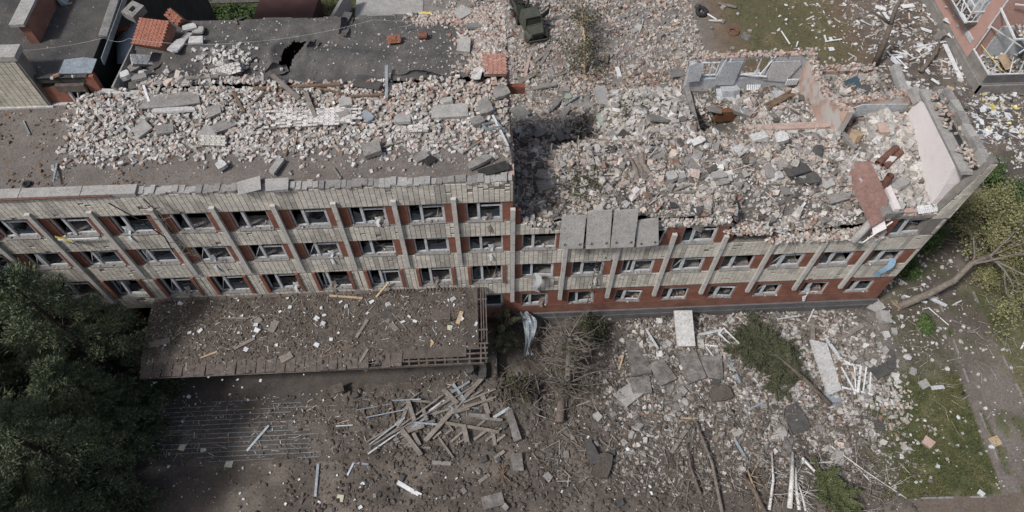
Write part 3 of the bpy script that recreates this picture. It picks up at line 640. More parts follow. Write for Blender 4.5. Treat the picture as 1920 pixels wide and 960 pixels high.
# back windows frames
def frame_mesh(w, h, t=.07, d=.10, mull=(.36,), rail=None):
    m = MB(); m.box(-w/2, -w/2+t, -d/2, d/2, 0, h); m.box(w/2-t, w/2, -d/2, d/2, 0, h); m.box(-w/2+t, w/2-t, -d/2, d/2, 0, t); m.box(-w/2+t, w/2-t, -d/2, d/2, h-t, h); return m
def window(i, x0, x1, z0, z1, y=.2, parent=school):
    w = x1-x0-.02; h = z1-z0-.02; low = z0 < 3; fmat = M['wood'] if low and random.random() < .6 else M['frame']; fm = frame_mesh(w, h, .045 if low else random.uniform(.06, .09)); o = fm.build('window', fmat, parent); o.location = ((x0+x1)/2, y, z0+.01)
    o.rotation_euler = (random.uniform(-.02, .02), 0, 0)
    wreck = random.random()
    if wreck < .22: o.rotation_euler = (random.uniform(-.12, .12), random.uniform(-.05, .05), random.uniform(-.08, .08))
    mx = -w/2+w*random.choice([.32, .36, .34]); mu = MB(); mu.box(mx-.075, mx+.075, -.085, .085, .07, h-.07); mu.build('mullion', M['frame'], o)
    r = random.random()
    if random.random() < .22:
        cm = MB(); cx = random.uniform(-w*.3, w*.35); vs = []; L_ = random.uniform(.5, 1.5)
        for jj in range(7):
            for ii in range(3): vs.append((cx+(ii-1)*.16*(1-.06*jj)+.06*math.sin(jj*1.3+cx), -.05-.05*jj-.04*math.sin(ii*2+jj), h*.35-L_*jj/6))
        cm.add(vs, [(jj*3+ii, jj*3+ii+1, (jj+1)*3+ii+1, (jj+1)*3+ii) for jj in range(6) for ii in range(2)]); cm.build('torn_curtain', M[random.choice(['frame', 'cloth', 'pale'])], o)
    if r < .8:
        sm = MB(); zz = h*random.uniform(.70, .78); sm.box(mx+.09, w/2-.07, -.04, .04, zz, zz+.07)
        if random.random() < .8: sm.box(mx+.09, w/2-.07, -.045, .045, .07, .17); sm.box(w/2-.15, w/2-.072, -.04, .04, .17, zz)
        if random.random() < .35: sm.bar((-w/2+.1, .02, .1), (mx-.1, .0, h*.75), .035, .035)
        sm.build('sash', M['frame'], o)
    if random.random() < .16:
        sm = MB(); a = random.uniform(.2, 1.0); sm.obox((mx+(.1 if a > .6 else -.3), .35, h*.4), (.07, w*.35, h*.7), rot_e(0, .05, random.uniform(-.5, .5))); sm.build('open_sash', M['frame'], o)
    if random.random() < .5:
        gm = MB(); p = [(-w/2+.07, .08), (mx-.09, .08), (mx-.09, h*random.uniform(.2, .9)), (-w/2+.2, h*random.uniform(.3, .7))] if random.random() < .5 else [(mx+.09, .17), (w/2-.15, .17), (w/2-.15, h*.6), (w*.2, h*random.uniform(.25, .5)), (mx+.09, h*.45)]
        gm.add([(a, .0, b) for a, b in p], [tuple(range(len(p)))]); gm.build('pane', M['glass'], o)
    s = MB(); s.box(-w/2-.01, w/2+.01, -.17 if low else -.27, -.06, -.02, .03); s.obox((0, .5, .01), (w, .5, .06)); s.build('sill', M['dconcrete'], o)
    db = Heap(); N = 26; q = np.stack([rng.uniform(-w/2, w/2, N), rng.uniform(-.22, .55, N), rng.uniform(.03, .09, N)], 1)
    db.add('ico', q, chunk_size(N, .05, .2), rots(N, .4), pal(N, {'wb': 1, 'gr': 2, 'br': 2})); tag(db.build('sill_debris', M['brick'], o), kind='stuff')
    if random.random() < .4:
        st = MB()
        for k in range(random.randint(2, 5)):
            st.bar((random.uniform(-w/2, w/2), random.uniform(-.1, .9), random.uniform(.05, .3)), (random.uniform(-w/2, w/2), random.uniform(.2, 1.2), random.uniform(.05, h*.7)), .06, .03)
        st.build('fallen_slat', M['frame'] if random.random() < .5 else M['wood'], o)
for op in openings:
    i, x0, x1, z0, z1 = op
    if z0 < 3 and x1 < -24 and x1 > -44 or (z0 < 3 and x1 < -1): continue
    window(i, x0, x1, z0, z1, .24 if z0 < 3 else .2)
def wframe(px, py, Y, w, h, name='window', rx=0, ry=0, rz=0, mat='white', parent=None, pos=None, mull=True):
    m = frame_mesh(w, h, .07, .08)
    if mull: m.box(w*.12-.04, w*.12+.04, -.03, .03, .07, h-.07)
    o = m.build(name, M[mat], parent); o.location = pos if pos else W(px, py, Y); o.rotation_euler = (rx, ry, rz); return o
wframe(0, 0, 0, 1.2, 1.2, pos=(13.7, 12.1, 11.5), parent=school, rx=.05); wframe(0, 0, 0, 1.8, 1.45, pos=(16.8, 12.1, 11.5), parent=school)
m = MB()
for a, b in [((14.35, 12, 11.5), (14.6, 11.9, 13)), ((14.7, 11.95, 11.2), (14.95, 11.95, 13.0)), ((15.9, 12.0, 11.6), (17.7, 11.8, 11.5)), ((16.1, 12.2, 12.8), (17.6, 12.2, 12.95)), ((17.2, 11.9, 11.4), (17.9, 12, 13.1))]: m.bar(a, b, .09, .07)
m.build('broken_window_frame', M['white'], school)
m = MB(); m.prism([(-.72, -1.25), (.62, -1.2), (.74, .8), (-.5, .82)], .06, rot_e(math.pi/2, 0, 0), (15.05, 11.9, 12.0)); m.build('plaster_board', M['blueplaster'], school)
m = MB(); m.prism([(-1.3, -.8), (.3, -1.05), (.9, .5), (.7, .8), (-1.1, .8)], .05, rot_e(math.pi/2, 0, 0), (18.9, 11.92, 11.9)); m.build('plaster_board', M['pale'], school)
m = MB(); m.prism([(-.5, -.8), (.4, -.8), (.5, .4), (.0, .7), (-.5, .5)], .12, rot_e(math.pi/2-.15, 0, .1), (12.75, 11.9, 12.1)); m.build('wall_fragment', M['blueplaster'], school)
# =================================================================== PORCH
porch = tag(empty('porch_canopy', (-12.7, -2.6, 0)), 'flat canopy over the entrance with soil-covered roof, brown sheets and bare rafters at one end', 'canopy')
def pc(m, name, mat): 
    o = m.build(name, mat, porch); o.matrix_parent_inverse = porch.matrix_world.inverted() if False else Matrix.Translation((12.7, 2.6, 0)); return o
o = grid_obj('roof_soil', np.arange(-23.0, -3.0, .12), np.arange(-4.75, -.02, .12), h_porch, M['earth'], None, porch); o.matrix_parent_inverse = Matrix.Translation((12.7, 2.6, 0))
o = grid_obj('roof_deck', np.arange(-3.1, -2.3, .1), np.arange(-4.2, -.02, .1), h_porch, M['earth'], None, porch); o.matrix_parent_inverse = Matrix.Translation((12.7, 2.6, 0))
x = -22.95
while x < -7.2:
    L = random.uniform(.55, .75); m = MB(); yl = -4.15+random.uniform(-.08, .1)
    m.obox((x+L/2, (-5.2+yl)/2, 5.3+.09*(-4.68)+.03+random.uniform(0, .03)), (L-.05, 1.15, .035), rot_e(.09+random.uniform(-.02, .03), random.uniform(-.03, .03), random.uniform(-.05, .05)), .02)
    if not (-9.2 < x < -8.6): pc(m, 'roof_sheet', M['brownsheet'])
    x += L
m = MB(); m.box(-22.95, -2.0, -5.2, -5.13, 4.55, 4.78); pc(m, 'fascia', M['brownsheet'])
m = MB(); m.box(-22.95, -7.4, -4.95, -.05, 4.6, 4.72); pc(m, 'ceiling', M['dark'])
m = MB(); m.bar((-22.9, -5.24, 4.72), (-12, -5.25, 4.74), .03, .03); pc(m, 'drip_rail', M['wood'])
for y in (-4.9, -4.55, -4.2):
    m = MB(); m.box(-7.5, -1.75, y-.05, y+.05, 4.78, 4.86); pc(m, 'batten', M['brownsheet'])
for x in (-7.2, -6.6, -6.0, -5.5, -5.0, -4.4, -3.6, -2.9, -2.2, -1.85):
    m = MB(); m.bar((x, -5.15, 4.72), (x+random.uniform(-.12, .12), -3.9, 4.84), .09, .1); pc(m, 'rafter', M['brownsheet'])
for x in (-2.3, -2.1, -1.95, -1.78):
    m = MB(); m.bar((x, -4.0+random.uniform(0, .4), 4.8), (x+.02, -.05, 5.2), .07, .1); pc(m, 'rafter', M['brownsheet'])
for y in (-.9, -3.0, -3.9):
    m = MB(); m.box(-2.45, -1.7, y-.05, y+.05, 5.0+.09*(y+2), 5.07+.09*(y+2)); pc(m, 'batten', M['brownsheet'])
for x0 in (-8.0, -5.6):
    for k in range(8):
        m = MB(); m.box(x0+k*.22, x0+k*.22+.09, -.55, -.03, 5.36, 5.42); pc(m, 'slat', M['brownsheet'])
for x in np.arange(-22.4, -9, 1.15):
    m = MB(); m.obox((x, -.16, 5.36), (random.uniform(.9, 1.14), .36, .03), rot_e(.3, 0, random.uniform(-.04, .04))); pc(m, 'flashing_sheet', M['brownsheet'])
for x in (-22.4, -18.5, -13.8, -9.0, -4.3):
    m = MB(); m.box(x-.2, x+.2, -3.4, -3.0, .9, 4.6); pc(m, 'column', M['dconcrete'])
# =================================================================== STEPS
steps = tag(empty('entrance_steps', (-12, -7, 0)), 'wide dark entrance steps with thin metal edging, half buried in soil', 'steps')
NS = 14
for k in range(NS):
    y0 = -9.1 + k*.28; z1 = .10+k*.072
    m = MB(); m.box(-24.2+.0*k, -1.2, y0, y0+.28+(4.6 if k == NS-1 else 0), -.4, z1); o = m.build('step', M['stepm'] if 'stepm' in M else M.setdefault('stepm', mat_noise('dirty_step_stone', (.055, .05, .046), (.10, .088, .078), .8, bs=.6, fine=9, c3=(.10, .072, .052))), steps); o.matrix_parent_inverse = Matrix.Translation((12, 7, 0))
    x = -24.2
    while x < -3:
        L = random.uniform(.8, 4.5); e = min(x+L, -3)
        if random.random() > (.20 if x < -12.5 else .5):
            m = MB(); m.box(x, e-.03, y0-.01, y0+.022, z1+.004, z1+.022); o = m.build('nosing_strip', M['nosing'] if 'nosing' in M else M.setdefault('nosing', mat_noise('dull_steel_edging', (.16, .17, .18), (.30, .315, .33), 1.3, .6, .2, 8)), steps); o.matrix_parent_inverse = Matrix.Translation((12, 7, 0))
        x = e
# soil thrown over the steps
tag(grid_obj('soil_mound', np.arange(-24, 1.5, .11), np.arange(-9.4, -4.6, .11), h_soil, M['earth']), kind='structure')
# =================================================================== NEIGHBOUR BLOCK
apt = tag(empty('apartment_building', (42.3, 20.9, 0)), 'pink rendered apartment block corner with grey stone base and shattered glazed balconies', 'building')
def ab(name, mat, f):
    m = MB(); f(m); o = m.build(name, mat, apt); o.matrix_parent_inverse = Matrix.Translation((-42.3, -20.9, 0)); return o
ab('stone_base', M['stone'], lambda m: (m.box(42.3, 70, 20.9, 60, -.3, 1.1), m.box(42.15, 42.3, 20.75, 60, -.3, .95), m.box(42.15, 70, 20.75, 20.9, -.3, .95)))
ab('wall', M['pinkren'], lambda m: (m.box(42.36, 70, 24.3, 60, 1.1, 11)))
ab('loggia_parapet', M['plinth'], lambda m: (m.box(42.34, 70, 20.95, 21.1, 1.1, 2.0)))
ab('loggia_parapet', M['stone'], lambda m: (m.box(42.34, 42.5, 21.1, 24.3, 1.1, 1.98)))
ab('loggia_floor', M['dconcrete'], lambda m: m.box(42.5, 70, 21.1, 24.3, 1.1, 1.2))
for k in range(16):
    ab('wood_plank', M['veneer'], lambda m: m.box(42.52+k*.155, 42.52+k*.155+.13, 21.12, 21.12+(1.4 if k < 9 else 1.2), 1.21, 1.24))
for k in range(12):
    ab('wood_plank', M['bwood'], lambda m: m.box(42.505, 42.53, 21.2+k*.25, 21.2+k*.25+.22, 1.22, 1.95))
ab('loggia_frame', M['white'], lambda m: (m.bar((42.4, 21.0, 2.05), (42.4, 24.3, 2.05), .1, .1), m.bar((42.4, 21.02, 2.06), (56, 21.02, 2.06), .1, .1), m.bar((42.4, 21, 2.1), (42.4, 21, 3.3), .09, .09), m.bar((42.45, 24.2, 2.1), (42.45, 24.2, 4.6), .09, .09),
  m.bar((45.0, 21, 2.1), (44.6, 21.3, 4.4), .09, .09), m.bar((42.4, 24.2, 4.62), (46, 22.3, 3.2), .08, .08), m.bar((44.2, 21, 2.1), (45.2, 22.8, 2.3), .08, .08)))
ab('yellow_pipe', M['yellow'], lambda m: m.tube([(42.7, 24.2, 2.6), (43.6, 21.3, 2.2)], .035, 6))
ab('loggia_wall', M['frame'], lambda m: (m.box(43.5, 70, 24.2, 24.3, 1.2, 4.5)))
ab('upper_floor', M['dconcrete'], lambda m: m.box(44.6, 70, 21.2, 24.3, 4.3, 4.5))
ab('upper_frame', M['white'], lambda m: (m.bar((42.35, 21.0, 5.9), (42.35, 24.4, 6.3), .12, .14), m.bar((42.35, 21.0, 5.9), (56, 21.0, 5.9), .12, .14), m.bar((42.4, 21, 4.3), (42.4, 21, 5.9), .1, .1), m.bar((42.4, 24.3, 4.3), (42.4, 24.3, 7.4), .1, .1), m.bar((43.6, 21, 4.4), (44.6, 21.1, 6.0), .08, .08), m.bar((44.6, 24, 7.2), (46, 21.4, 6.0), .1, .1), m.bar((43, 24, 7.0), (47, 23.6, 6.6), .1, .1)))
ab('door_panel', M['ywood'], lambda m: (m.obox((45.3, 23.2, 4.62), (1.4, .9, .06), rot_e(.1, 0, .5)), m.obox((44.6, 22.6, 2.0), (.9, 1.5, .05), rot_e(.3, 0, .3))))
ab('sheet', M['pale'], lambda m: m.obox((46.0, 22.4, 4.6), (1.6, 2.2, .05), rot_e(0, .1, .2)))
# projecting balcony on the long side
ab('balcony_base', M['plinth'], lambda m: m.box(41.2, 42.36, 25.7, 32, 3.5, 3.75))
def bal(m):
    for y in np.arange(25.75, 32, 1.05): m.bar((41.25, y, 3.75), (41.25, y, 6.4), .09, .09)
    for z in (3.8, 4.75, 5.4, 6.4): m.bar((41.25, 25.75, z), (41.25, 32, z), .08, .08)
    for z in (3.85, 4.9, 6.4): m.bar((41.25, 25.75, z), (42.36, 25.75, z), .09, .09)
    m.bar((41.8, 25.75, 3.8), (41.8, 25.75, 6.4), .07, .07); m.box(41.15, 41.4, 25.65, 27.0, 3.76, 3.95)
    m.bar((41.25, 26.8, 3.8), (41.3, 27.9, 5.4), .07, .07); m.bar((41.25, 28.9, 3.8), (41.4, 27.9, 5.4), .07, .07)
ab('balcony_frame', M['white'], bal)
ab('balcony_wall', M['frame'], lambda m: m.box(42.30, 42.36, 25.8, 32, 3.75, 6.4))
ab('balcony_slat', M['frame'], lambda m: [m.box(42.25, 42.36, 24.9, 26.6, 2.15+k*.12, 2.22+k*.12) for k in range(4)])
hp = Heap(); N = 500
q = np.stack([rng.uniform(42.6, 50, N), rng.uniform(21.2, 24.1, N), np.where(rng.uniform(0, 1, N) < .6, 1.3, 4.58)+rng.uniform(0, .25, N)], 1); q[q[:, 2] > 3, 0] = np.maximum(q[q[:, 2] > 3, 0], 44.7)
hp.add('box', q, np.stack([rng.uniform(.1, .6, N), rng.uniform(.05, .2, N), rng.uniform(.02, .1, N)], 1), rots(N, .5), pal(N, {'wh': 3, 'gr': 2, 'br': 2, 'pk': 1}))
N = 160; q = np.stack([rng.uniform(41.4, 42.2, N), rng.uniform(25.9, 32, N), 3.8+rng.uniform(0, .4, N)], 1)
hp.add('box', q, np.stack([rng.uniform(.1, .5, N), rng.uniform(.05, .2, N), rng.uniform(.02, .1, N)], 1), rots(N, .6), pal(N, {'wh': 2, 'gr': 1, 'br': 2, 'rd': 1}))
o = tag(hp.build('balcony_debris', M['brick'], apt), kind='stuff'); o.matrix_parent_inverse = Matrix.Translation((-42.3, -20.9, 0))
# =================================================================== RUBBLE (what nobody could count)
# --- bricks on the left flat roof: the largest 300 in view single, the rest one heap
def pieces_left():
    X, Y = sample(26000, -25, -.1, .5, 6.7, lambda x, y: rub_mask(x, y)*(.05+.95*ss(1.4, 4.0, y+.9*(fbm(x/1.5, y/1.5, 34)-.5)))); return X, Y
X, Y = pieces_left(); X, Y = X[:3700], Y[:3700]; n_ = len(X); S = bricks_size(n_); 
wts = pal(n_, {'wb': 5, 'wb2': 3.2, 'pk': 2.2, 'gr': 1.4, 'rd': .5, 'wh': .5})
pkz = ss(3.6, 5.8, Y)*ss(-14, -9, X); k = rng.uniform(0, 1, n_) < pkz*.55; wts[k] = pal(k.sum(), {'pk': 4, 'rd': 1, 'wb2': 2})
pos = lay(X, Y, S, .35); pos[:, 2] += rng.uniform(-.02, .14, n_)*ss(2, 5, Y); Rr = rots(n_, .33)
cover = rng.uniform(0, 1, n_); idx = np.argsort(-(S[:, 0]*S[:, 1]) - .0008*pos[:, 2] + .012*np.abs(pos[:, 1]))
PALE = [i for i in idx if wts[i].min() > .30][:150]; WARM = [i for i in idx if wts[i, 0] > 1.25*wts[i, 2]][:90]
single = np.array(PALE+WARM); rest = np.setdiff1d(np.arange(n_), single)
hp = Heap(); hp.add('box', pos[rest], S[rest], Rr[rest], wts[rest], .025)
X, Y = sample(9000, -25, 0, .5, 6.7, lambda x, y: rub_mask(x, y)); X, Y = X[:2000], Y[:2000]; S2 = chunk_size(len(X), .04, .3, 2.6)
heap_mix(hp, X, Y, S2, .5, pal(len(X), {'wb': 2, 'gr': 3, 'wb2': 3, 'pk': 1.5, 'dk': .7}))
tag(hp.build('brick_rubble', M['brick']), 'heap of broken pale bricks spread over the left flat roof', 'rubble', kind='stuff')
lb = MB(); lb.obox((0, 0, 0), (1, 1, 1), None, .03); lbm = lb.mesh('loose_brick'); lbm.materials.append(M['loose'])
for i in single:
    o = link('loose_brick', lbm); o.location = pos[i].tolist(); o.scale = S[i].tolist(); o.rotation_mode = 'QUATERNION'; o.rotation_quaternion = Matrix(Rr[i].tolist()).to_quaternion(); o.color = (*wts[i], 1)
    if i in PALE: tag(o, 'pale grey-white brick lying loose among the rubble on the left flat roof', 'brick', 'pale bricks strewn over the left flat roof')
    else: tag(o, 'dusty pink or red brick lying loose among the rubble on the left flat roof', 'brick', 'pinkish bricks strewn over the left flat roof')
# small grit and stones on decks
hp = Heap(); X, Y = sample(1500, -36, -18, .5, 6.6, lambda x, y: ss(.45, .6, fbm(x/1.4, y/1.4, 181))); S2 = chunk_size(len(X), .05, .22, 2.5); hp.add('ico', lay(X, Y, S2, .2), S2, rots(len(X), .4), np.array([[.15, .10, .065]])*rng.normal(1, .2, (len(X), 1)), .1)
X, Y = sample(2600, -44, 0, .5, 6.6); S2 = chunk_size(len(X), .03, .12); hp.add('ico', lay(X, Y, S2, .2), S2, rots(len(X), .4), pal(len(X), {'gr': 2, 'br': 3, 'wb': 1.2, 'pk': 1}), .06)
X, Y = sample(3600, -21, 0, 6.7, 12.3, lambda x, y: (.3+.7*ss(-8, -2, x))*~inpoly(x, y, tw)); S2 = chunk_size(len(X), .025, .17, 2.8); hp.add('ico', lay(X, Y, S2, .2), S2, rots(len(X), .4), pal(len(X), {'gr': 2, 'wb': 2.5, 'pk': 1, 'br': 1}), .06)
X, Y = sample(1400, -36, -23.2, 7, 20); S2 = chunk_size(len(X), .025, .13, 2.8); hp.add('ico', lay(X, Y, S2, .2), S2, rots(len(X), .4), pal(len(X), {'gr': 2, 'wb': 1, 'br': 2}), .06)
tag(hp.build('roof_grit', M['brick']), 'small stones and grit scattered over the flat roofs', 'grit', kind='stuff')
# rubble along the broken edge of the dark roof
hp = Heap(); q = P(425, 118); X, Y = rng.normal(q.x, .9, 150), rng.normal(q.y, .55, 150); S2 = bricks_size(150); hp.add('box', lay(X, Y, S2, .4), S2, rots(150, .4), pal(150, {'wb': 4, 'wb2': 2, 'wh': 1}), .04)
X, Y = rng.uniform(-20.6, -13, 170), 6.75+np.abs(rng.normal(0, .35, 170)); S2 = chunk_size(170, .1, .5); heap_mix(hp, X, Y, S2, .5, pal(170, {'wb2': 3, 'gr': 3, 'pk': 1.5})); dz = lambda x, y: ss(-3.2, -1.0, x+.8*(fbm(x, y, 112)-.5)) + .9*ss(-6.2, -4.5, x)*ss(10.9, 12, y)
X, Y = sample(3800, -7, .3, 6.9, 12.5, dz); S2 = bricks_size(len(X)); hp.add('box', lay(X, Y, S2, .35), S2, rots(len(X), .5), pal(len(X), {'pk': 4, 'rd': 2.2, 'wb2': 2.2, 'wb': 1.5, 'gr': 1.5}), .05)
X, Y = sample(1800, -7, .3, 6.9, 12.5, dz); S2 = chunk_size(len(X), .05, .35); hp.add('ico', lay(X, Y, S2, .3), S2, rots(len(X), .5), pal(len(X), {'pk': 3, 'rd': 1, 'wb2': 2, 'gr': 2}), .08)
tag(hp.build('edge_rubble', M['brick']), 'reddish brick rubble along the broken right edge of the dark roof', 'rubble', kind='stuff')
# --- right half
hp = Heap()
rd = lambda x, y: np.where(y < 6.9, 1, .75)*patchy(x, y, 201)
X, Y = sample(42000, .1, 25.2, .35, 12.3, rd); X, Y = X[:13500], Y[:13500]; S2 = bricks_size(len(X))*rng.uniform(.55, .9, (len(X), 1))
cz = fbm(X/2.3, Y/1.6, 121); c1 = pal(len(X), {'wb': 2, 'wb2': 3, 'pk': 1.7, 'rd': .7, 'gr': 3.4, 'dk': .9}); c2 = pal(len(X), {'wb': 5, 'wh': 1, 'wb2': 2, 'gr': 1, 'pk': .7}); k = (cz > .52) & (X > 10); c1[k] = c2[k]
k = (X > 13) & (cz < .5) & (rng.uniform(0, 1, len(X)) < .6); c1[k] = pal(k.sum(), {'pk': 4, 'rd': 2, 'wb2': 2, 'wb': 1})
k = (X < 12.5+3*(fbm(X/2, Y/2, 211)-.5)) & (rng.uniform(0, 1, len(X)) < .72); c1[k] = pal(k.sum(), {'gr': 3.2, 'wb2': 2, 'pk': 2.4, 'br': 2.2, 'dk': .8})
hp.add('box', lay(X, Y, S2, .3), S2, rots(len(X), .55), c1, .05)
X, Y = sample(16000, .1, 25.2, .35, 12.3, rd); X, Y = X[:8000], Y[:8000]; S2 = chunk_size(len(X), .05, .5, 3.6); heap_mix(hp, X, Y, S2, .5, pal(len(X), {'wb2': 3, 'gr': 3, 'pk': 1.6, 'wb': 2, 'dk': 1.0, 'rd': .5, 'br': .6}))
X, Y = sample(900, 22.3, 24.5, .6, 9, None); S2 = chunk_size(len(X), .08, .62, 2.0); heap_mix(hp, X, Y, S2, .5, pal(len(X), {'wb': 3, 'wb2': 3, 'gr': 2}))
X, Y = sample(700, 6.5, 12, 7.2, 12.4, None); S2 = chunk_size(len(X), .15, .55, 1.5); heap_mix(hp, X, Y, S2, .5, pal(len(X), {'wb': 3, 'wb2': 3, 'gr': 2}))
X, Y = sample(700, .2, 25, .4, 12, None); N = len(X); S2 = np.stack([rng.uniform(.5, 1.5, N), rng.uniform(.03, .1, N), rng.uniform(.02, .05, N)], 1); hp.add('box', lay(X, Y, S2, 2.0), S2, rots(N, .25), pal(N, {'gr': 2, 'br': 2, 'wb2': 1}), .02)
tag(hp.build('collapsed_rubble', M['brick']), 'deep mixed brick and concrete rubble filling the collapsed right half of the school', 'rubble', kind='stuff')
# bricks spilling over the wall top of the right part
hp = Heap(); N = 420; X = rng.uniform(12.6, 22.6, N); q = np.stack([X, rng.uniform(-.25, .5, N), np.where(X < 15.4, 10.4, 9.42)+rng.uniform(0, .35, N)], 1)
hp.add('box', q, bricks_size(N), rots(N, .5), pal(N, {'wb': 3, 'pk': 2, 'wb2': 2, 'rd': 1}), .05)
N = 300; X = rng.uniform(.6, 12.8, N); q = np.stack([X, rng.uniform(-.05, .5, N), 11.32+rng.uniform(0, .25, N)+.8*ss(3, .5, X)], 1); hp.add('box', q, bricks_size(N), rots(N, .5), pal(N, {'wb': 2, 'pk': 2, 'wb2': 2, 'gr': 2}), .05)
tag(hp.build('ledge_rubble', M['brick']), 'loose bricks caught along the broken top of the right front wall', 'rubble', kind='stuff')
# --- yard behind
hp = Heap(); yd = lambda x, y: patchy(x, y, 202, .35)*ss(-7, -1, x+1.5*(fbm(x/2, y/2, 131)-.5))*(.25+.75*ss(34, 26, x))*np.where(x > 19, ss(27, 22, y+.25*(x-19)), 1)*np.where(x > 22, .7, 1)
X, Y = sample(60000, -8, 36, 12.3, 40, yd); X, Y = X[:12500], Y[:12500]; S2 = chunk_size(len(X), .06, .42, 2.3)
c1 = pal(len(X), {'pk': 4, 'wb2': 3, 'gr': 3, 'wb': 1.2, 'rd': .6, 'br': 2.2}); k = (np.abs(Y-23.5-.1*X+3*fbm(X/4, X*0, 132)) < 1.6) & (X > 8) & (X < 19); c1[k] = pal(k.sum(), {'rd': 2, 'pk': 4, 'br': 2})
heap_mix(hp, X, Y, S2, .5, c1)
X, Y = sample(24000, -8, 30, 12.3, 40, yd); X, Y = X[:5500], Y[:5500]; S2 = bricks_size(len(X)); hp.add('box', lay(X, Y, S2, .35), S2, rots(len(X), .5), pal(len(X), {'pk': 3.5, 'wb': 1.6, 'wb2': 3, 'rd': .9, 'gr': 1.4, 'br': 1}), .05)
tag(hp.build('yard_rubble', M['brick']), 'field of pinkish grey rubble covering the yard behind the school', 'rubble', kind='stuff')
# white splintered litter beside the apartment block
hp = Heap(); ld = lambda x, y: np.clip(ss(30, 40, x+4*(fbm(x/2, y/2, 141)-.3)), 0, 1)*ss(42.4, 42.1, x)*(.15+.85*ss(.4, .6, fbm(x/1.3, y/1.3, 142))) + (x > 42.3)*ss(20.9, 20.6, y) + .10*ss(24, 30, x)*(x < 42)
X, Y = sample(12000, 24, 50, 12.6, 36, ld); X, Y = X[:1100], Y[:1100]; N = len(X); S2 = np.stack([.06+1.0*rng.uniform(0, 1, N)**3, rng.uniform(.03, .16, N), rng.uniform(.01, .05, N)], 1)
hp.add('box', lay(X, Y, S2, 1.2), S2, rots(N, .3), pal(N, {'wh': 3, 'wb': 3, 'gr': 2, 'br': 1.5, 'pk': .8}), .05)
X, Y = sample(12000, 26, 50, 9, 36, ld); X, Y = X[:2600], Y[:2600]; S2 = chunk_size(len(X), .05, .4, 2.8); heap_mix(hp, X, Y, S2, .5, pal(len(X), {'wh': 3, 'wb': 3, 'wb2': 2, 'br': 1.5, 'gr': 2, 'dk': 1}))
X, Y = sample(300, 33, 46, 15, 21, None); N = len(X); S2 = chunk_size(N, .1, .5); hp.add('ico', lay(X, Y, S2, .4), S2, rots(N, .5), np.tile([[.5, .40, .08]], (N, 1))*rng.uniform(.7, 1.2, (N, 1))*(rng.uniform(0, 1, (N, 1)) < .3)+np.array([[.12, .12, .12]])*rng.uniform(.5, 2, (N, 1)), .1)
tag(hp.build('splintered_litter', M['brick']), 'white splinters, boards and torn insulation strewn beside the pink apartment block', 'debris', kind='stuff')
# --- front ground
fd = lambda x, y: patchy(x, y, 203, .15, .42, .62, 1.0)*ss(5.5, 10, x+1.5*fbm(x/2, y/2, 151))*ss(26.5, 22, x+.5*(y+4))*ss(-12.5, -8.5, y+1.6*fbm(x/1.6, y/1.6, 152)-.09*(x-10))*(.35+.65*ss(.4, .62, fbm(x/2.4, y/2, 153)+.22*ss(12, 18, x)))
hp = Heap(); X, Y = sample(40000, 4, 30, -12.5, -.2, fd); X, Y = X[:5200], Y[:5200]; S2 = chunk_size(len(X), .05, .42, 2.8)
k = ss(10, 17, X); c1 = pal(len(X), {'wb': 3.2, 'wb2': 3.4, 'gr': 2.6, 'pk': 1.0, 'wh': .4, 'rd': .35, 'br': 1}); c2 = pal(len(X), {'wb2': 1.2, 'gr': 3, 'br': 3, 'dk': 1.5, 'wb': .8}); k = rng.uniform(0, 1, len(X)) > k; c1[k] = c2[k]; heap_mix(hp, X, Y, S2, .5, c1*.88, .12)
X, Y = sample(40000, 4, 30, -12.5, -.2, fd); X, Y = X[:1700], Y[:1700]; S2 = bricks_size(len(X))*.9; hp.add('box', lay(X, Y, S2, .35), S2, rots(len(X), .5), pal(len(X), {'wb': 4, 'wb2': 3, 'gr': 1.5, 'pk': 1.3, 'rd': .4}), .05)
tag(hp.build('front_rubble', M['brick']), 'grey-white rubble in front of the right half of the school', 'rubble', kind='stuff')
# side ground beyond the end wall
hp = Heap(); sd = lambda x, y: ss(26, 26.4, x)*ss(36, 27, x)*(.3+.7*ss(0, 4, y))
X, Y = sample(9000, 26, 37, -4, 13, sd); X, Y = X[:1500], Y[:1500]; S2 = chunk_size(len(X), .07, .36); hp.add('ico', lay(X, Y, S2, .3), S2, rots(len(X), .5), pal(len(X), {'wb': 3, 'wb2': 3, 'wh': 1.2, 'gr': 2}), .08)
tag(hp.build('side_rubble', M['brick']), 'scattered pale rubble beside the end wall', 'rubble', kind='stuff')
# clods of earth
hp = Heap(); cd = lambda x, y: ss(-17, -8, x+2*fbm(x/2, y/2, 161))*ss(26, 20, x)*np.where(x > 2, ss(-.2, -1, y), ss(-3.4, -6.5, y))*patchy(x, y, 204, .35)
X, Y = sample(80000, -18, 26, -15, -.2, cd); X, Y = X[:12500], Y[:12500]; S2 = chunk_size(len(X), .05, .36, 3.0)
hp.add('ico', lay(X, Y, S2, .25), S2, rots(len(X), .5), np.array([[.112, .096, .083]])*rng.normal(1, .22, (len(X), 1)), .09)
X, Y = sample(9000, -22.9, -3, -4.8, -.1, None); X, Y = X[:3600], Y[:3600]; S2 = chunk_size(len(X), .04, .2, 2.6); hp.add('ico', lay(X, Y, S2, .25), S2, rots(len(X), .5), np.array([[.11, .085, .067]])*rng.normal(1, .22, (len(X), 1)), .09)
X, Y = sample(2400, -24, 24, -14.5, -1, None); S2 = chunk_size(len(X), .04, .22, 2.6); hp.add('ico', lay(X, Y, S2, .25), S2, rots(len(X), .5), np.array([[.12, .10, .085]])*rng.normal(1, .2, (len(X), 1)), .09)
tag(hp.build('earth_clods', M['brick']), 'lumps of brown earth thrown over the ground, steps and porch', 'earth', kind='stuff')
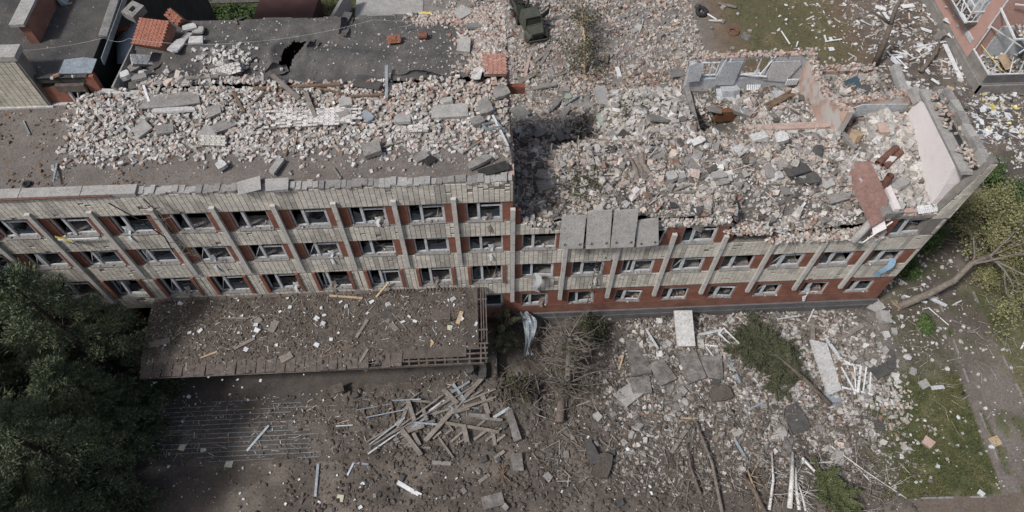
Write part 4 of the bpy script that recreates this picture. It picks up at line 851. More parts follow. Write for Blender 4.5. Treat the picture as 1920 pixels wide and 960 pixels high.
# light crumbs everywhere in front
hp = Heap(); X, Y = sample(9000, -24, 24, -14.5, -.2, lambda x, y: .25+.5*ss(5, 9, x)+.4*ss(-5.3, -4.9, y)*(x < -3)+.6*ss(-8, -5.5, y)*ss(-10, -16, x)); X, Y = X[:4000], Y[:4000]; S2 = chunk_size(len(X), .03, .13, 2.5)
hp.add('ico', lay(X, Y, S2, .3), S2, rots(len(X), .5), pal(len(X), {'wb': 3, 'wh': 1.5, 'wb2': 2, 'gr': 2}), .08)
X, Y = sample(1600, -24, -3, -9, -.1, None); N = len(X); S2 = np.stack([rng.uniform(.1, .5, N), rng.uniform(.015, .04, N), rng.uniform(.01, .03, N)], 1); hp.add('box', lay(X, Y, S2, 1.5), S2, rots(N, .15), pal(N, {'br': 3, 'gr': 1, 'wb': .8, 'pk': .5}), .02)
X, Y = sample(500, 23, 38, -13.5, -1, None); S2 = chunk_size(len(X), .03, .13, 2.5); hp.add('ico', lay(X, Y, S2, .3), S2, rots(len(X), .5), pal(len(X), {'wb': 3, 'wh': 2}), .08)
X, Y = sample(16000, 2, 26, -12.5, -.2, lambda x, y: ss(3, 9, x)*ss(27, 22, x)*patchy(x, y, 205, .4)); X, Y = X[:7500], Y[:7500]; S2 = chunk_size(len(X), .035, .17, 2.2); hp.add('box', lay(X, Y, S2, .3), S2, rots(len(X), .5), pal(len(X), {'wb2': 3, 'gr': 3, 'br': 2.5, 'wb': 1.6, 'pk': 1})*.9, .12)
N = 2600; X = rng.uniform(1, 25, N); Y = rng.uniform(-12, -.6, N); S2 = np.stack([rng.uniform(.15, 1.3, N), rng.uniform(.012, .05, N), rng.uniform(.01, .035, N)], 1); hp.add('box', lay(X, Y, S2, 4), S2, rots(N, .14), pal(N, {'br': 4, 'gr': 1.5, 'dk': 1.5, 'wb2': .7})*.8, .03)
N = 700; X = rng.uniform(.3, 25, N); Y = rng.uniform(7, 24, N); S2 = np.stack([rng.uniform(.2, 1.4, N), rng.uniform(.015, .06, N), rng.uniform(.01, .04, N)], 1); hp.add('box', lay(X, Y, S2, 4), S2, rots(N, .2), pal(N, {'br': 3, 'gr': 2, 'wb2': 1, 'pk': .7}), .03)
tag(hp.build('litter_crumbs', M['brick']), 'tiny pale crumbs and splinters sprinkled over the front ground', 'debris', kind='stuff')
# =================================================================== SINGLE PIECES LYING ABOUT
def plank(x1, y1, x2, y2, wd, th, mat, name, cat, label, group=None, l1=.06, l2=None, jit=.012, parts=None):
    a = P(x1, y1, l1); b = P(x2, y2, l1 if l2 is None else l2); c = (a+b)/2; m = MB(); m.bar(a-c, b-c, wd, th, jit=jit)
    o = m.build(name, M[mat]); o.location = c; return tag(o, label, cat, group)
def shape(n, rx, ry, j=.15):
    return [(rx*math.cos(2*math.pi*k/n+.4)*random.uniform(1-j, 1+j), ry*math.sin(2*math.pi*k/n+.4)*random.uniform(1-j, 1+j)) for k in range(n)]
def rect(dx, dy, j=.06):
    q = [(-dx/2, -dy/2), (dx/2, -dy/2), (dx/2, dy/2), (-dx/2, dy/2)]; return [(a+random.uniform(-j, j)*dx, b+random.uniform(-j, j)*dy) for a, b in q]
def broken(dx, dy):
    q = [(-dx/2, -dy/2), (dx*.1, -dy/2*1.05), (dx/2, -dy*.42), (dx*.47, dy*.1), (dx*.3, dy/2), (-dx*.2, dy*.46), (-dx/2, dy*.3)]; return q
def slab(px, py, dx, dy, th, rz, mat, name, cat, label, group=None, rx=0.0, ry=0.0, lift=None, poly=None):
    p = P(px, py, th*.4 if lift is None else lift); m = MB(); m.prism(poly or rect(dx, dy), th, rot_e(rx, ry, rz))
    o = m.build(name, M[mat]); o.location = p; return tag(o, label, cat, group)
def stone(px, py, s, mat, name, cat, label, group=None):
    s *= .8; B = random.random() < .65; V0, F0 = (BOX_V*.85, BOX_F) if B else (ICO_V, ICO_F)
    p = P(px, py, s*.2); m = MB(); v = V0*np.array([s*random.uniform(.9, 1.3), s*random.uniform(.8, 1.1), s*random.uniform(.5, .8)])*2*(1+rng.normal(0, .09, (len(V0), 3)))*.5
    v = v @ np.array(rot_e(random.uniform(-.3, .3), random.uniform(-.3, .3), random.uniform(0, 6))).T; m.add(v*1.0, [tuple(f) for f in F0]); o = m.build(name, M[mat]); o.location = p; return tag(o, label, cat, group)
def masonry(px, py, nx, nz, bw, bh, depth, R, mat_col, name, label, lift=.2, miss=.1, core='pinkbrick', group=None):
    """a lump of wall still holding its courses: each brick a part"""
    p = P(px, py, lift); root = tag(empty(name, p), label, 'wall chunk', group); root.rotation_mode = 'QUATERNION'; root.rotation_quaternion = R.to_quaternion()
    m = MB(); k_ = .8 if nx > 12 else .96; m.obox((0, .02, 0), (nx*bw*k_, depth*.9, nz*bh*k_), None, .02+.1*(nx > 12)); m.build('mortar_core', M['concrete' if core == 'pinkbrick' and mat_col[2] > .3 else core], root)
    for j in range(nz):
        for i in range(nx):
            if random.random() < miss*(1+2*(i in (0, nx-1))+3*(nx > 12 and (i in (0, 1, 2, nx-1, nx-2, nx-3) or j in (0, 1, nz-1)))+3*(nx > 12 and .55 < float(fbm(i*.35, j*.3, 7)))): continue
            o = link('brick', lbm, root); off = bw/2*(j % 2)*.5
            o.location = ((i-(nx-1)/2)*bw+off-.25*bw*.5, -depth*.38, (j-(nz-1)/2)*bh); o.scale = (bw*.93, depth*.3, bh*.92); c = np.array(mat_col)*random.uniform(.85, 1.15); o.color = (*c, 1)
    return root
HP = math.pi/2
# ---- on the left flat roof
masonry(590, 224, 18, 12, .29, .105, .22, rot_e(-HP+.12, .0, .02), (.56, .52, .50), 'fallen_wall_panel', 'long low panel of whitewashed brick courses lying flat on the left roof', .16, .10)
masonry(785, 247, 4, 4, .28, .1, .3, rot_e(-1.2, 0, .0), (.52, .49, .46), 'wall_chunk', 'white brick wall chunk, four courses showing, right on the left roof', .2)
masonry(405, 270, 5, 5, .27, .11, .35, rot_e(-1.0, .05, -.05), (.44, .42, .38), 'wall_chunk', 'cream faced wall chunk with a square grid of bricks on the left roof', .25, .02)
masonry(430, 140, 6, 5, .28, .12, .4, rot_e(-.9, -.2, .15), (.5, .48, .45), 'wall_chunk', 'pale wall chunk leaning on the front edge of the dark roof', .3, .05)
masonry(275, 122, 5, 5, .27, .12, .35, rot_e(-1.1, .5, .5), (.36, .36, .36), 'wall_chunk', 'grey faced wall chunk below the big red brick block', .3, .03)
masonry(296, 78, 8, 17, .26, .095, .7, rot_e(-1.15, -.12, -.35), (.27, .115, .08), 'wall_chunk', 'big red brick block tipped over on the dark roof', .45, .0, 'chunkred')
masonry(334, 42, 4, 6, .26, .095, .6, rot_e(-1.0, .3, -.7), (.27, .115, .08), 'wall_chunk', 'smaller red brick block behind the big red one', .3, .05, 'chunkred')
masonry(928, 128, 5, 13, .26, .095, .35, rot_e(-1.25, .06, .03), (.36, .19, .15), 'wall_chunk', 'salmon red brick wall chunk at the right edge of the dark roof', .2, .06)
masonry(740, 80, 3, 4, .26, .11, .4, rot_e(-.5, 0, .1), (.30, .13, .08), 'chimney_stub', 'small ruined red brick stack in the middle of the dark roof', .3, .1, 'chunkred')
RC = [(318, 193, 3.6, .9, .1, .03, 'dconcrete', 'long grey panel lying along the left end of the roof rubble'), (330, 211, 2.3, .35, .12, .03, 'pale', 'pale strip slab in front of the long grey panel'),
 (403, 213, .85, .7, .12, .3, 'dconcrete', 'roundish grey slab right of the long grey panel'), (423, 238, 1.3, .8, .06, .5, 'dconcrete', 'smooth grey sheet tilted above the cream wall chunk'), (395, 255, .9, .9, .15, -.3, 'concrete', 'square slab left of the smooth grey sheet'),
 (270, 248, .9, .7, .15, .8, 'concrete', 'pale slab at the left end of the roof heap'), (312, 248, .85, .6, .15, .15, 'dconcrete', 'grey slab beside the pale left slab on the roof heap'), (650, 198, .7, .65, .2, .1, 'concrete', 'buff concrete block beside the white brick panel'),
 (645, 218, .65, .6, .2, .5, 'dconcrete', 'grey concrete block below the buff one'), (845, 215, 1.9, .8, .2, .02, 'concrete', 'largest flat concrete slab on the right of the left roof'), (757, 229, .9, .65, .2, .05, 'concrete', 'pale concrete block in the middle of the brick heap'),
 (910, 206, .75, .95, .25, .2, 'dconcrete', 'grey block close to the right end of the left roof'), (690, 222, .5, .85, .12, .6, 'steel', 'twisted grey sheet right of the white brick panel'), (896, 232, .7, .6, .2, .3, 'dconcrete', 'rounded grey lump beside the loose window frame'),
 (700, 287, .95, .8, .3, .3, 'dconcrete', 'dark jagged block in the middle front of the brick heap'), (899, 308, 1.35, .5, .18, .45, 'dconcrete', 'rough concrete beam end near the front right corner of the left roof'), (790, 298, .8, .55, .12, .6, 'dconcrete', 'grey tile slab left of the rough beam end'),
 (806, 304, .7, .5, .05, .7, 'black', 'torn black roofing piece on the brick heap'), (925, 322, 1.6, .5, .05, .25, 'black', 'torn black roofing strip at the front right corner'), (520, 318, .35, .95, .2, -.4, 'concrete', 'narrow concrete block lying alone near the parapet'),
 (418, 315, .5, .6, .2, .6, 'pale', 'pale block among scattered bricks near the parapet'), (692, 158, 1.5, 1.0, .08, -.25, 'darkbit', 'dark roofing slab with a white edge at the foot of the dark roof'), (870, 94, .75, .95, .3, -.1, 'concrete', 'pale square block standing alone on the dark roof'),
 (867, 28, .9, .9, .15, .6, 'concrete', 'cracked pale slab at the back right of the dark roof'), (889, 54, .95, .45, .15, .1, 'dconcrete', 'flat slab in front of the cracked pale one'), (895, 142, .55, .85, .08, -.3, 'pale', 'thin pale slab leaning on the salmon wall chunk'),
 (358, 56, .8, .55, .12, .3, 'pale', 'tilted tile slab at the back of the pale slab group'), (375, 62, .7, .55, .12, -.2, 'concrete', 'second slab of the pale group by the red block'), (336, 90, .6, 1.2, .12, -.35, 'pale', 'long pale slab beside the big red block'), (370, 80, .75, .6, .1, .1, 'pale', 'square pale tile slab right of the long one'),
 (352, 74, .5, .6, .1, -.5, 'concrete', 'small cracked slab between the pale slabs'), (265, 150, .8, .5, .15, .2, 'dconcrete', 'slab fragment at the torn left end of the dark roof'), (255, 133, .6, .6, .2, .7, 'dconcrete', 'block wedged below the grey wall chunk'), (240, 148, .5, .5, .3, .3, 'pale', 'pale stone at the corner below the dark roof'),
 (380, 150, 1.7, .25, .08, .12, 'wood', 'flat grey board at the front edge of the dark roof'), (940, 178, .9, .75, .2, .25, 'dconcrete', 'grey block with rounded corner at the end of the rubble near the break'), (840, 195, .5, .4, .2, .1, 'concrete', 'small square block near the largest flat slab'), (230, 310, .3, .2, .1, .2, 'pale', 'single pale half brick far left on the roof')]
for a in RC: slab(a[0], a[1], a[2], a[3], a[4], a[5], a[6], 'concrete_slab', 'slab', a[7], None, random.uniform(-.15, .15), random.uniform(-.15, .15), a[4]*.4+.16, poly=broken(a[2], a[3]) if random.random() < .5 else None)
slab(692, 170, 1.3, .16, .1, -.22, 'paper', 'edge_strip', 'strip', 'white edge strip below the dark roofing slab')
PL = [(108, 308, 107, 350, .09, .09, 'steel', 'thin blue-grey rail lying toward the parapet on the bare roof', .05, .35), (45, 228, 57, 254, .07, .07, 'steel', 'short bent blue-grey rail far left on the roof', .05, None),
 (727, 136, 726, 190, .16, .08, 'steel', 'pale blue-grey post lying from dark roof to brick heap', .5, .2), (516, 156, 562, 190, .22, .15, 'wood', 'dark heavy timber sliding down from the dark roof', .6, .2), (576, 182, 597, 236, .2, .1, 'wood', 'timber lying across the white brick panel', .35, .25),
 (272, 165, 286, 206, .12, .05, 'white', 'white strip lying across the long grey panel', .2, .2), (545, 260, 536, 294, .08, .06, 'bwood', 'left rail of a broken ladder on the heap', .1, .1), (556, 262, 551, 292, .08, .06, 'wood', 'right rail of a broken ladder on the heap', .1, .1),
 (705, 283, 762, 268, .08, .08, 'wood', 'thin dark batten right of the dark jagged block', .15, .15), (625, 316, 640, 337, .1, .08, 'wood', 'short batten lying down to the parapet', .08, .08), (440, 180, 460, 215, .14, .1, 'bwood', 'brown timber at the left end of the white brick panel', .25, .2),
 (497, 178, 470, 205, .1, .08, 'wood', 'timber end poking from the heap left of the panel', .25, .2), (924, 222, 953, 280, .12, .08, 'frame', 'long pale frame bar at the right end of the left roof', .25, .25), (868, 290, 902, 268, .08, .06, 'wood', 'thin batten above the rough beam end', .15, .15),
 (432, 45, 468, 29, .06, .06, 'white', 'thin white bar lying at the back of the dark roof', .08, .08), (442, 38, 446, 48, .07, .07, 'veneer', 'brown peg beside the thin white bar', .1, .1), (750, 64, 772, 56, .05, .05, 'steel', 'thin rod stuck in the ruined red stack', .5, .3), (789, 27, 808, 29, .14, .1, 'yellow', 'short yellow bar at the back of the dark roof', .12, .12),
 (640, 60, 655, 30, .5, .05, 'bitumen', 'upright torn roofing flap in the dark roof', .25, .25), (604, 172, 645, 180, .12, .1, 'bwood', 'rough brown board along the strip of red bricks', .2, .2), (478, 172, 640, 166, .18, .14, 'bwood', 'long weathered beam below the front edge of the dark roof', .22, .3), (655, 186, 720, 182, .15, .1, 'bwood', 'weathered brown beam end right of the long one', .2, .2)]
for a in PL: plank(*a[:7], 'roof_timber' if a[6] in ('wood', 'bwood') else 'metal_bar', 'timber' if a[6] in ('wood', 'bwood') else 'bar', a[7], None, a[8], a[9])
# pipe, rings, tyre on roofs
def torus(px, py, R, r, mat, name, cat, label, rx=0, ry=0, lift=.1, n=18):
    m = MB(); pts = [(R*math.cos(2*math.pi*k/n), R*math.sin(2*math.pi*k/n), 0) for k in range(n+1)]; m.tube(pts, r, 7, False); o = m.build(name, M[mat], smooth=True); o.location = P(px, py, lift); o.rotation_euler = (rx, ry, 0); return tag(o, label, cat)
def pipe(x1, y1, x2, y2, r, mat, name, label, l1=.2, l2=.2, open_=True):
    a = P(x1, y1, l1); b = P(x2, y2, l2); m = MB(); c = (a+b)/2; n = 12
    m.tube([a-c, b-c], r, n, False); m.tube([b-c, a-c], r*.86, n, False); k = len(m.v)//4
    for i in range(n): m.f.append((i, (i+1) % n, 3*n+(n-i-1) % n if False else 3*n+i, 3*n+i)) if False else None
    o = m.build(name, M[mat], smooth=True); o.location = c; return tag(o, label, 'pipe')
torus(52, 347, .17, .06, 'black', 'rubber_ring', 'ring', 'small black ring lying by the parapet at the far left'); pipe(786, 72, 802, 72, .2, 'rust', 'rusty_pipe', 'short rusty pipe lying on the dark roof', .2, .22)
wf = frame_mesh(.9, .75, .09, .08).build('window_frame', M['steel']); wf.location = P(918, 236, .25); wf.rotation_euler = (1.2, .1, .3); tag(wf, 'loose blue-grey window frame on the brick heap near the break', 'window frame')
# things at the gap left of the dark roof
m = MB(); v = ICO_V*np.array([2.3, 4.4, 1.1]); m.add(v, [tuple(f) for f in ICO_F]); o = m.build('slag_mound', mat_noise('pale_blue_granules', (.25, .29, .34), (.40, .44, .49), 8, bs=1.0, fine=30), smooth=True); o.location = (-22.05, 11.4, 16.3); tag(o, 'pale blue-grey granular insulation spilling in the gap beside the dark roof', 'insulation', kind=None)
m = MB()
for a in [(-.42, -.15, -.5, .5), (.15, .42, -.5, .5)]: m.box(a[0], a[1], a[2], a[3], -.25, .25)
m.box(-.149, .149, -.5, -.2, -.249, .249); m.box(-.149, .149, .2, .5, -.249, .249); o = m.build('concrete_block', M['dconcrete']); o.location = G(252, 22, 17.9); o.rotation_euler = (.1, .1, -.5); tag(o, 'hollow concrete block with a square hole in the gap by the dark roof', 'block')
m = MB(); m.tube([(0, 0, 0), (.15, 0, .1)], [.5, .45], 12); o = m.build('round_metal_plate', M['steel']); o.location = P(122, 2, .05); tag(o, 'round grey metal plate on the upper roof by the brick parapet', 'lid')
plank(117, 11, 136, 7, .12, .06, 'ywood', 'roof_timber', 'timber', 'yellow stick in front of the round plate', l1=.05)
# overhead wire
m = MB(); A = [G(-40, 98, 19.2), G(195, 71, 18.6), G(240, 72, 18.5), G(450, 80, 18.4), G(700, 37, 18.6), G(960, 30, 18.2)]
pts = []
for i in range(5):
    for t in np.linspace(0, 1, 8)[:-1]: pts.append(A[i].lerp(A[i+1], t) - Vector((0, 0, .25*4*t*(1-t))))
m.tube(pts, .007, 4); tag(m.build('overhead_wire', M['frame']), 'thin sagging wire strung above the dark roofs', 'wire')
# ---- right half: leaning concrete slabs at the broken top
for k, (x0, x1, z0, z1, ry) in enumerate([(2.72, 4.12, 10.45, 12.75, .04), (4.22, 5.62, 10.45, 13.05, -.02), (5.7, 7.08, 10.45, 13.05, .01), (7.15, 8.45, 10.3, 12.2, -.12)]):
    m = MB(); L = (z1-z0)*1.02; wd = x1-x0; m.prism([(-wd/2, -L/2), (wd/2, -L/2), (wd/2*.98, L/2), (-wd/2*.96, L/2*.97)], .14)
    lab = ['lower left concrete slab hanging over the broken wall top', 'second hanging slab from the left, tallest with a dark hook', 'third hanging slab from the left, clean and upright', 'tilted right-hand hanging slab partly under rubble'][k]
    o = m.build('hanging_slab', M['concrete'], None); o.location = ((x0+x1)/2, -.34+.0*k, (z0+z1)/2); o.rotation_euler = (HP-.32, ry, 0); tag(o, lab, 'slab', 'concrete slabs hanging over the broken wall top')
    hk = MB()
    for dx in (-.3, .32): hk.tube([(dx*wd, -L*.36, .07), (dx*wd, -L*.36, .16), (dx*wd+.03, -L*.30, .17)], .025, 5)
    hk.build('lifting_loop', M['black'], o)
RR = [(1010, 252, .9, .8, .15, .4, 'dconcrete', 'dark angular slab beside the break at the left of the collapsed part'), (1020, 330, .9, .7, .15, -.3, 'dconcrete', 'dark slab low beside the broken cross wall'), (1021, 347, 1.0, 1.0, .22, .2, 'dconcrete', 'rounded soil-covered slab with pale rim'), (1050, 258, .7, .9, .2, .5, 'dconcrete', 'dusty rounded lump near the pit'),
 (1258, 335, .6, .6, .3, .1, 'concrete', 'left block of a pair of pale blocks in the rubble'), (1275, 337, .5, .5, .3, .2, 'concrete', 'right block of a pair of pale blocks in the rubble'), (1345, 335, .9, .5, .35, .1, 'concrete', 'large two-tier block in the middle of the collapsed rubble'), (1352, 347, .8, .35, .3, .12, 'dconcrete', 'lower step of the two-tier block'),
 (1296, 308, .9, 1.0, .1, .5, 'dconcrete', 'thin dark plate leaning in the middle rubble'), (1306, 296, .6, .7, .1, -.5, 'dconcrete', 'grey plate resting on the dark plate'), (1308, 268, .8, .45, .2, .3, 'pale', 'pale beam end above the dark plates'), (1462, 264, .75, .7, .4, .05, 'pale', 'pale square block below the long corridor beam'),
 (1420, 262, 1.0, .6, .25, .2, 'pale', 'bright white lump left of the pale square block'), (1385, 286, .8, .7, .2, .6, 'pale', 'dusty white lump left of middle in the bright rubble'), (1490, 318, 1.5, 1.1, .1, .2, 'asphaltlump', 'dark roofing sheet in the right rubble'), (1512, 336, 1.4, .8, .1, -.1, 'asphaltlump', 'second dark roofing sheet below the first'), (1530, 290, .6, 1.2, .12, -.5, 'asphaltlump', 'dark curved roofing strip near the round pipes'),
 (1466, 312, .7, .6, .15, .2, 'dconcrete', 'grey slab left of the dark roofing sheets'), (1440, 325, .5, .9, .2, .1, 'dconcrete', 'grey upright slab at the left of the right rubble'), (1457, 334, .45, .5, .3, .2, 'yellowish' if 'yellowish' in M else 'pale', 'creamy foam lump beside the dark roofing'), (1567, 370, 1.2, .9, .12, .2, 'dconcrete', 'grey slab left of the brown panel'), (1545, 412, .8, .6, .15, .4, 'dconcrete', 'dark rounded slab low in the right rubble'),
 (1587, 268, .3, 1.4, .3, .5, 'dconcrete', 'grey beam end near the yellow stone'), (1600, 262, .6, .7, .5, .3, 'ywood', 'yellowish stone under the grey beam end'), (1650, 248, .55, .8, .4, -.05, 'pinkbrick', 'brick pier stump standing in the right end rubble'), (1680, 345, 1.1, 1.1, .25, .5, 'concrete', 'pale lump heap right of the upright pipe'), (1667, 400, 1.2, .7, .4, .1, 'dconcrete', 'dark block over the last third-floor window'),
 (1150, 262, .5, 1.0, .1, .3, 'dconcrete', 'grey plate at the rim of the pit'), (1130, 185, 1.0, 2.0, .25, .15, 'concrete', 'tall pale slab standing at the right side of the pit'), (1100, 190, .5, 2.3, .15, -.25, 'dconcrete', 'grey slab standing left of the tall pale one'), (1095, 203, 2.6, .9, .2, -.1, 'dconcrete', 'long broken slab bridging the pit'),
 (975, 215, 1.3, 1.7, .3, .4, 'dconcrete', 'dark slab wedged at the left wall of the pit'), (1040, 200, .6, 2.2, .2, -.5, 'dconcrete', 'dark slab sliding into the pit'), (1058, 215, .6, 1.6, .2, -.7, 'dconcrete', 'second dark slab sliding into the pit'), (1020, 165, 2.2, .5, .15, .15, 'dconcrete', 'long lintel lying at the back of the pit'),
 (1242, 165, 1.2, .5, .2, .05, 'dconcrete', 'flat grey slab high on the middle mound'), (1278, 190, 1.5, 1.1, .2, -.5, 'dconcrete', 'cracked slab beside the sunken room'), (1305, 165, 1.2, 1.2, .2, .1, 'dconcrete', 'flat slab at the edge of the sunken room'), (1240, 225, 2.0, .8, .15, .1, 'dconcrete', 'half buried slab below the middle mound'), (1268, 140, 1.6, 1.0, .2, .4, 'dconcrete', 'soil-covered slab behind the middle mound'),
 (1365, 175, 1.2, 1.0, .5, .05, 'blueplaster', 'blue-grey box lid lying in the sunken room'), (1388, 215, .5, 1.5, .4, .9, 'dconcrete', 'grey beam end lying in the sunken room'), (1340, 205, .9, 1.2, .1, -.3, 'dconcrete', 'plate leaning on the left side of the sunken room'), (1455, 180, 1.1, .9, .15, .3, 'blueplaster', 'blue-grey plaster piece in the sunken room'), (1700, 170, .9, 1.0, .25, .6, 'pale', 'pale angular lump beside the broken end beams'), (1727, 175, .6, .8, .3, .2, 'dconcrete', 'grey angular lump beside the end beams'),
 (1100, 190, .4, .5, .1, 0, 'green', 'pale green painted fragment at the back of the pit'), (1132, 225, .9, 1.0, .1, .3, 'green', 'large pale green painted board in the pit'), (1065, 183, .6, .5, .08, .4, 'green', 'small round green board in the pit')]
for a in RR: slab(a[0], a[1], a[2], a[3], a[4], a[5], a[6], 'concrete_slab' if 'concrete' in a[6] or a[6] == 'pale' else 'board', 'slab' if 'concrete' in a[6] or a[6] == 'pale' else 'board', a[7], None, random.uniform(-.3, .3), random.uniform(-.25, .25), a[4]*.4+.12, poly=broken(a[2], a[3]) if random.random() < .6 else None)
RP = [(1240, 292, 1280, 322, .2, .15, 'dconcrete', 'grey beam slanting above the pale block pair'), (1254, 363, 1292, 350, .15, .08, 'wood', 'grey plank below the pale block pair'), (1262, 364, 1302, 364, .12, .08, 'wood', 'short grey plank lying level below the pair'), (1329, 365, 1329, 406, .16, .08, 'wood', 'upright grey plank near the wall top'), (1310, 316, 1328, 342, .15, .1, 'dconcrete', 'narrow bar beside the two-tier block'),
 (1368, 303, 1380, 345, .12, .1, 'wood', 'dark post right of the two-tier block'), (1288, 238, 1300, 268, .16, .08, 'white', 'white dirty board left of the sunken room'), (1516, 280, 1532, 302, .12, .06, 'white', 'white bar in the right rubble'), (1440, 348, 1500, 348, .1, .08, 'wood', 'thin dark batten across the right rubble'), (1545, 338, 1572, 322, .25, .1, 'wood', 'grey board above the brown panel'),
 (1585, 300, 1602, 280, .08, .06, 'ywood', 'left thin batten by the yellow stone'), (1590, 310, 1606, 292, .08, .06, 'white', 'right thin batten by the yellow stone'), (1494, 400, 1508, 384, .15, .1, 'frame', 'pale bar low in the right rubble'), (1630, 240, 1648, 280, .22, .16, 'concrete', 'pale concrete bar leaning left of the round pipes'), (1688, 190, 1690, 235, .25, .15, 'concrete', 'upright pale bar in the end rubble'), (1680, 190, 1672, 222, .25, .15, 'concrete', 'second pale bar beside the upright one'),
 (1742, 190, 1755, 222, .15, .1, 'ywood', 'yellowish bar by the end beams'), (1752, 300, 1762, 355, .2, .15, 'concrete', 'long low ledge at the foot of the pink end wall'), (1480, 428, 1492, 458, .16, .12, 'wood', 'dark timber hanging over the wall edge'), (1486, 438, 1488, 486, .14, .05, 'bwood', 'brown timber hanging down past the wall edge'), (1430, 430, 1470, 442, .1, .08, 'frame', 'pale bar at the broken wall edge'),
 (1402, 428, 1380, 445, .12, .08, 'white', 'white frame side left of the broken wall edge'), (1058, 200, 1085, 183, .12, .12, 'steel', 'blue-grey pipe lying in the pit'), (1000, 120, 1032, 95, .3, .1, 'wood', 'long grey plank in the yard left of the fallen tree'), (1012, 125, 1028, 100, .3, .12, 'dconcrete', 'slab beside the long grey plank'), (985, 145, 993, 108, .25, .12, 'pinkbrick', 'reddish beam standing in the yard rubble'), (970, 160, 1005, 142, .3, .12, 'wood', 'heavy beam at the back of the pit'), (1030, 150, 1065, 138, .2, .1, 'wood', 'beam lying behind the pit'), (1032, 152, 1060, 132, .1, .06, 'wood', 'thin batten lying over the beam behind the pit'),
 (1136, 122, 1138, 105, .3, .3, 'gbark', 'grey stump standing in the yard'), (1140, 195, 1120, 188, .2, .1, 'ywood', 'tan board leaning on the tall pale slab'), (1040, 35, 1065, 38, .4, .1, 'wood', 'flat tan board beside the wrecked truck'), (1195, 230, 1210, 212, .3, .1, 'steel', 'curled grey sheet on the middle mound'), (1345, 8, 1380, 17, .25, .08, 'wood', 'long board at the back of the yard'), (1262, 50, 1275, 46, .12, .08, 'ywood', 'tan stick in the back yard'), (1325, 28, 1342, 40, .1, .1, 'white', 'white diagonal bar beside the loose tyre'), (1328, 41, 1352, 42, .1, .1, 'white', 'white level bar beside the loose tyre'), (1205, 30, 1204, 48, .08, .08, 'frame', 'thin stake in the back yard')]
for a in RP: plank(*a[:7], 'timber' if 'wood' in a[6] else 'bar', 'timber' if 'wood' in a[6] else 'bar', a[7], None, .14, .22, .02)
for j, (a, b, l) in enumerate([((1642, 312), (1676, 284), 'upper left of the rusty pipes lying on the right end'), ((1655, 318), (1684, 292), 'right one of the two long rusty pipes at the right end')]): pipe(*a, *b, .2, 'rust', 'rusty_pipe', l, .25, .35)
q = P(1655, 352); m = MB(); m.tube([(0, 0, 0), (-.05, 0, 1.15)], .22, 12, False); m.tube([(-.05, 0, 1.15), (0, 0, .0)], .18, 12, False); m.tube([(0, 0, .7), (-.02, 0, .75)], .17, 12); o = m.build('rusty_pipe', M['rust'], smooth=True); o.location = q; tag(o, 'short rusty pipe standing upright with an open end', 'pipe')
m = MB(); m.prism([(-.75, -2.0), (.1, -1.9), (.75, -.9), (.8, 1.5), (.1, 1.9), (-.7, 1.2)], .06, rot_e(.45, -.6, .1)); o = m.build('door_panel', M['veneer']); o.location = P(1618, 372, .75); tag(o, 'large reddish brown veneer panel leaning at the broken wall', 'panel')
m = MB(); m.prism([(-.7, -1.6), (.1, -1.5), (.3, 1.2), (-.5, 1.5)], .06, rot_e(.4, -.9, -.2)); o = m.build('door_panel', M['pink']); o.location = P(1637, 395, .5); tag(o, 'narrow pinkish panel right of the large brown one', 'panel')
m = MB(); a = Vector((20.25, -.75, 10.0)); b = Vector((22.35, .9, 11.9)); m.tube([a-a, b-a], .24, 10); o = m.build('fallen_column', M['concrete'], smooth=True); o.location = a; tag(o, 'fallen pale concrete column tipping over the broken front wall', 'column')
m = MB(); m.bar((20.95, -.75, 9.9), (22.3, -.25, 11.3), .07, .07); m.bar((20.95, -.75, 9.9), (20.0, -.7, 10.2), .07, .07); tag(m.build('window_bar', M['white']), 'bent white window bars hanging beside the fallen column', 'window frame')
def radiator(x, y, z, n, L, R, label, parent=None):
    root = tag(empty('radiator', (x, y, z)), label, 'radiator'); root.rotation_euler = R
    for k in range(n):
        m = MB(); m.box(-L/2+k*L/n+.012, -L/2+(k+.72)*L/n, -.05, .05, 0, .48); m.build('fin', M['white'], root)
    m = MB(); m.box(-L/2, L/2, -.025, .025, .05, .09); m.box(-L/2, L/2, -.025, .025, .39, .43); m.build('header_pipe', M['white'], root)
q = P(1745, 400, .1); radiator(q.x, q.y, q.z, 14, 1.6, (-1.2, 0, .12), 'white radiator lying over the last third-floor window'); q = P(1768, 330, .1); radiator(q.x-.1, q.y, q.z, 12, 1.6, (0, -.3, HP), 'white radiator at the foot of the pink end wall')
radiator(19.6, 11.75, 10.75, 7, .8, (0, 0, 0), 'radiator hanging under the plaster at the right of the back wall'); q = P(1412, 172, .15); radiator(q.x, q.y, q.z, 7, 1.0, (-.9, 0, 0), 'white ribbed radiator lying in the sunken room')
torus(1398, 209, .42, .07, 'steel', 'wheel_rim', 'ring', 'round blue-grey rim lying in the sunken room', .2, .1, .2); torus(1315, 25, .45, .2, 'black', 'tyre', 'tyre', 'black tyre lying in the back yard', .2, .1, .2); torus(1375, 60, .45, .12, 'rust', 'ring', 'ring', 'brown rusty ring half buried in the back yard', .1, 0, .05)
m = MB(); m.box(-.75, .75, -.4, .4, 0, .9); o = m.build('wooden_cabinet', mat_noise('shaded_orange_brown_wood', (.12, .055, .028), (.17, .08, .04), 2)); o.location = P(1362, 205, -.75); o.rotation_euler = (0, 0, .03); tag(o, 'orange-brown wooden cabinet in the shaded left of the sunken room', 'cabinet')  # wood colour lowered; the shade of the sunken room is painted in
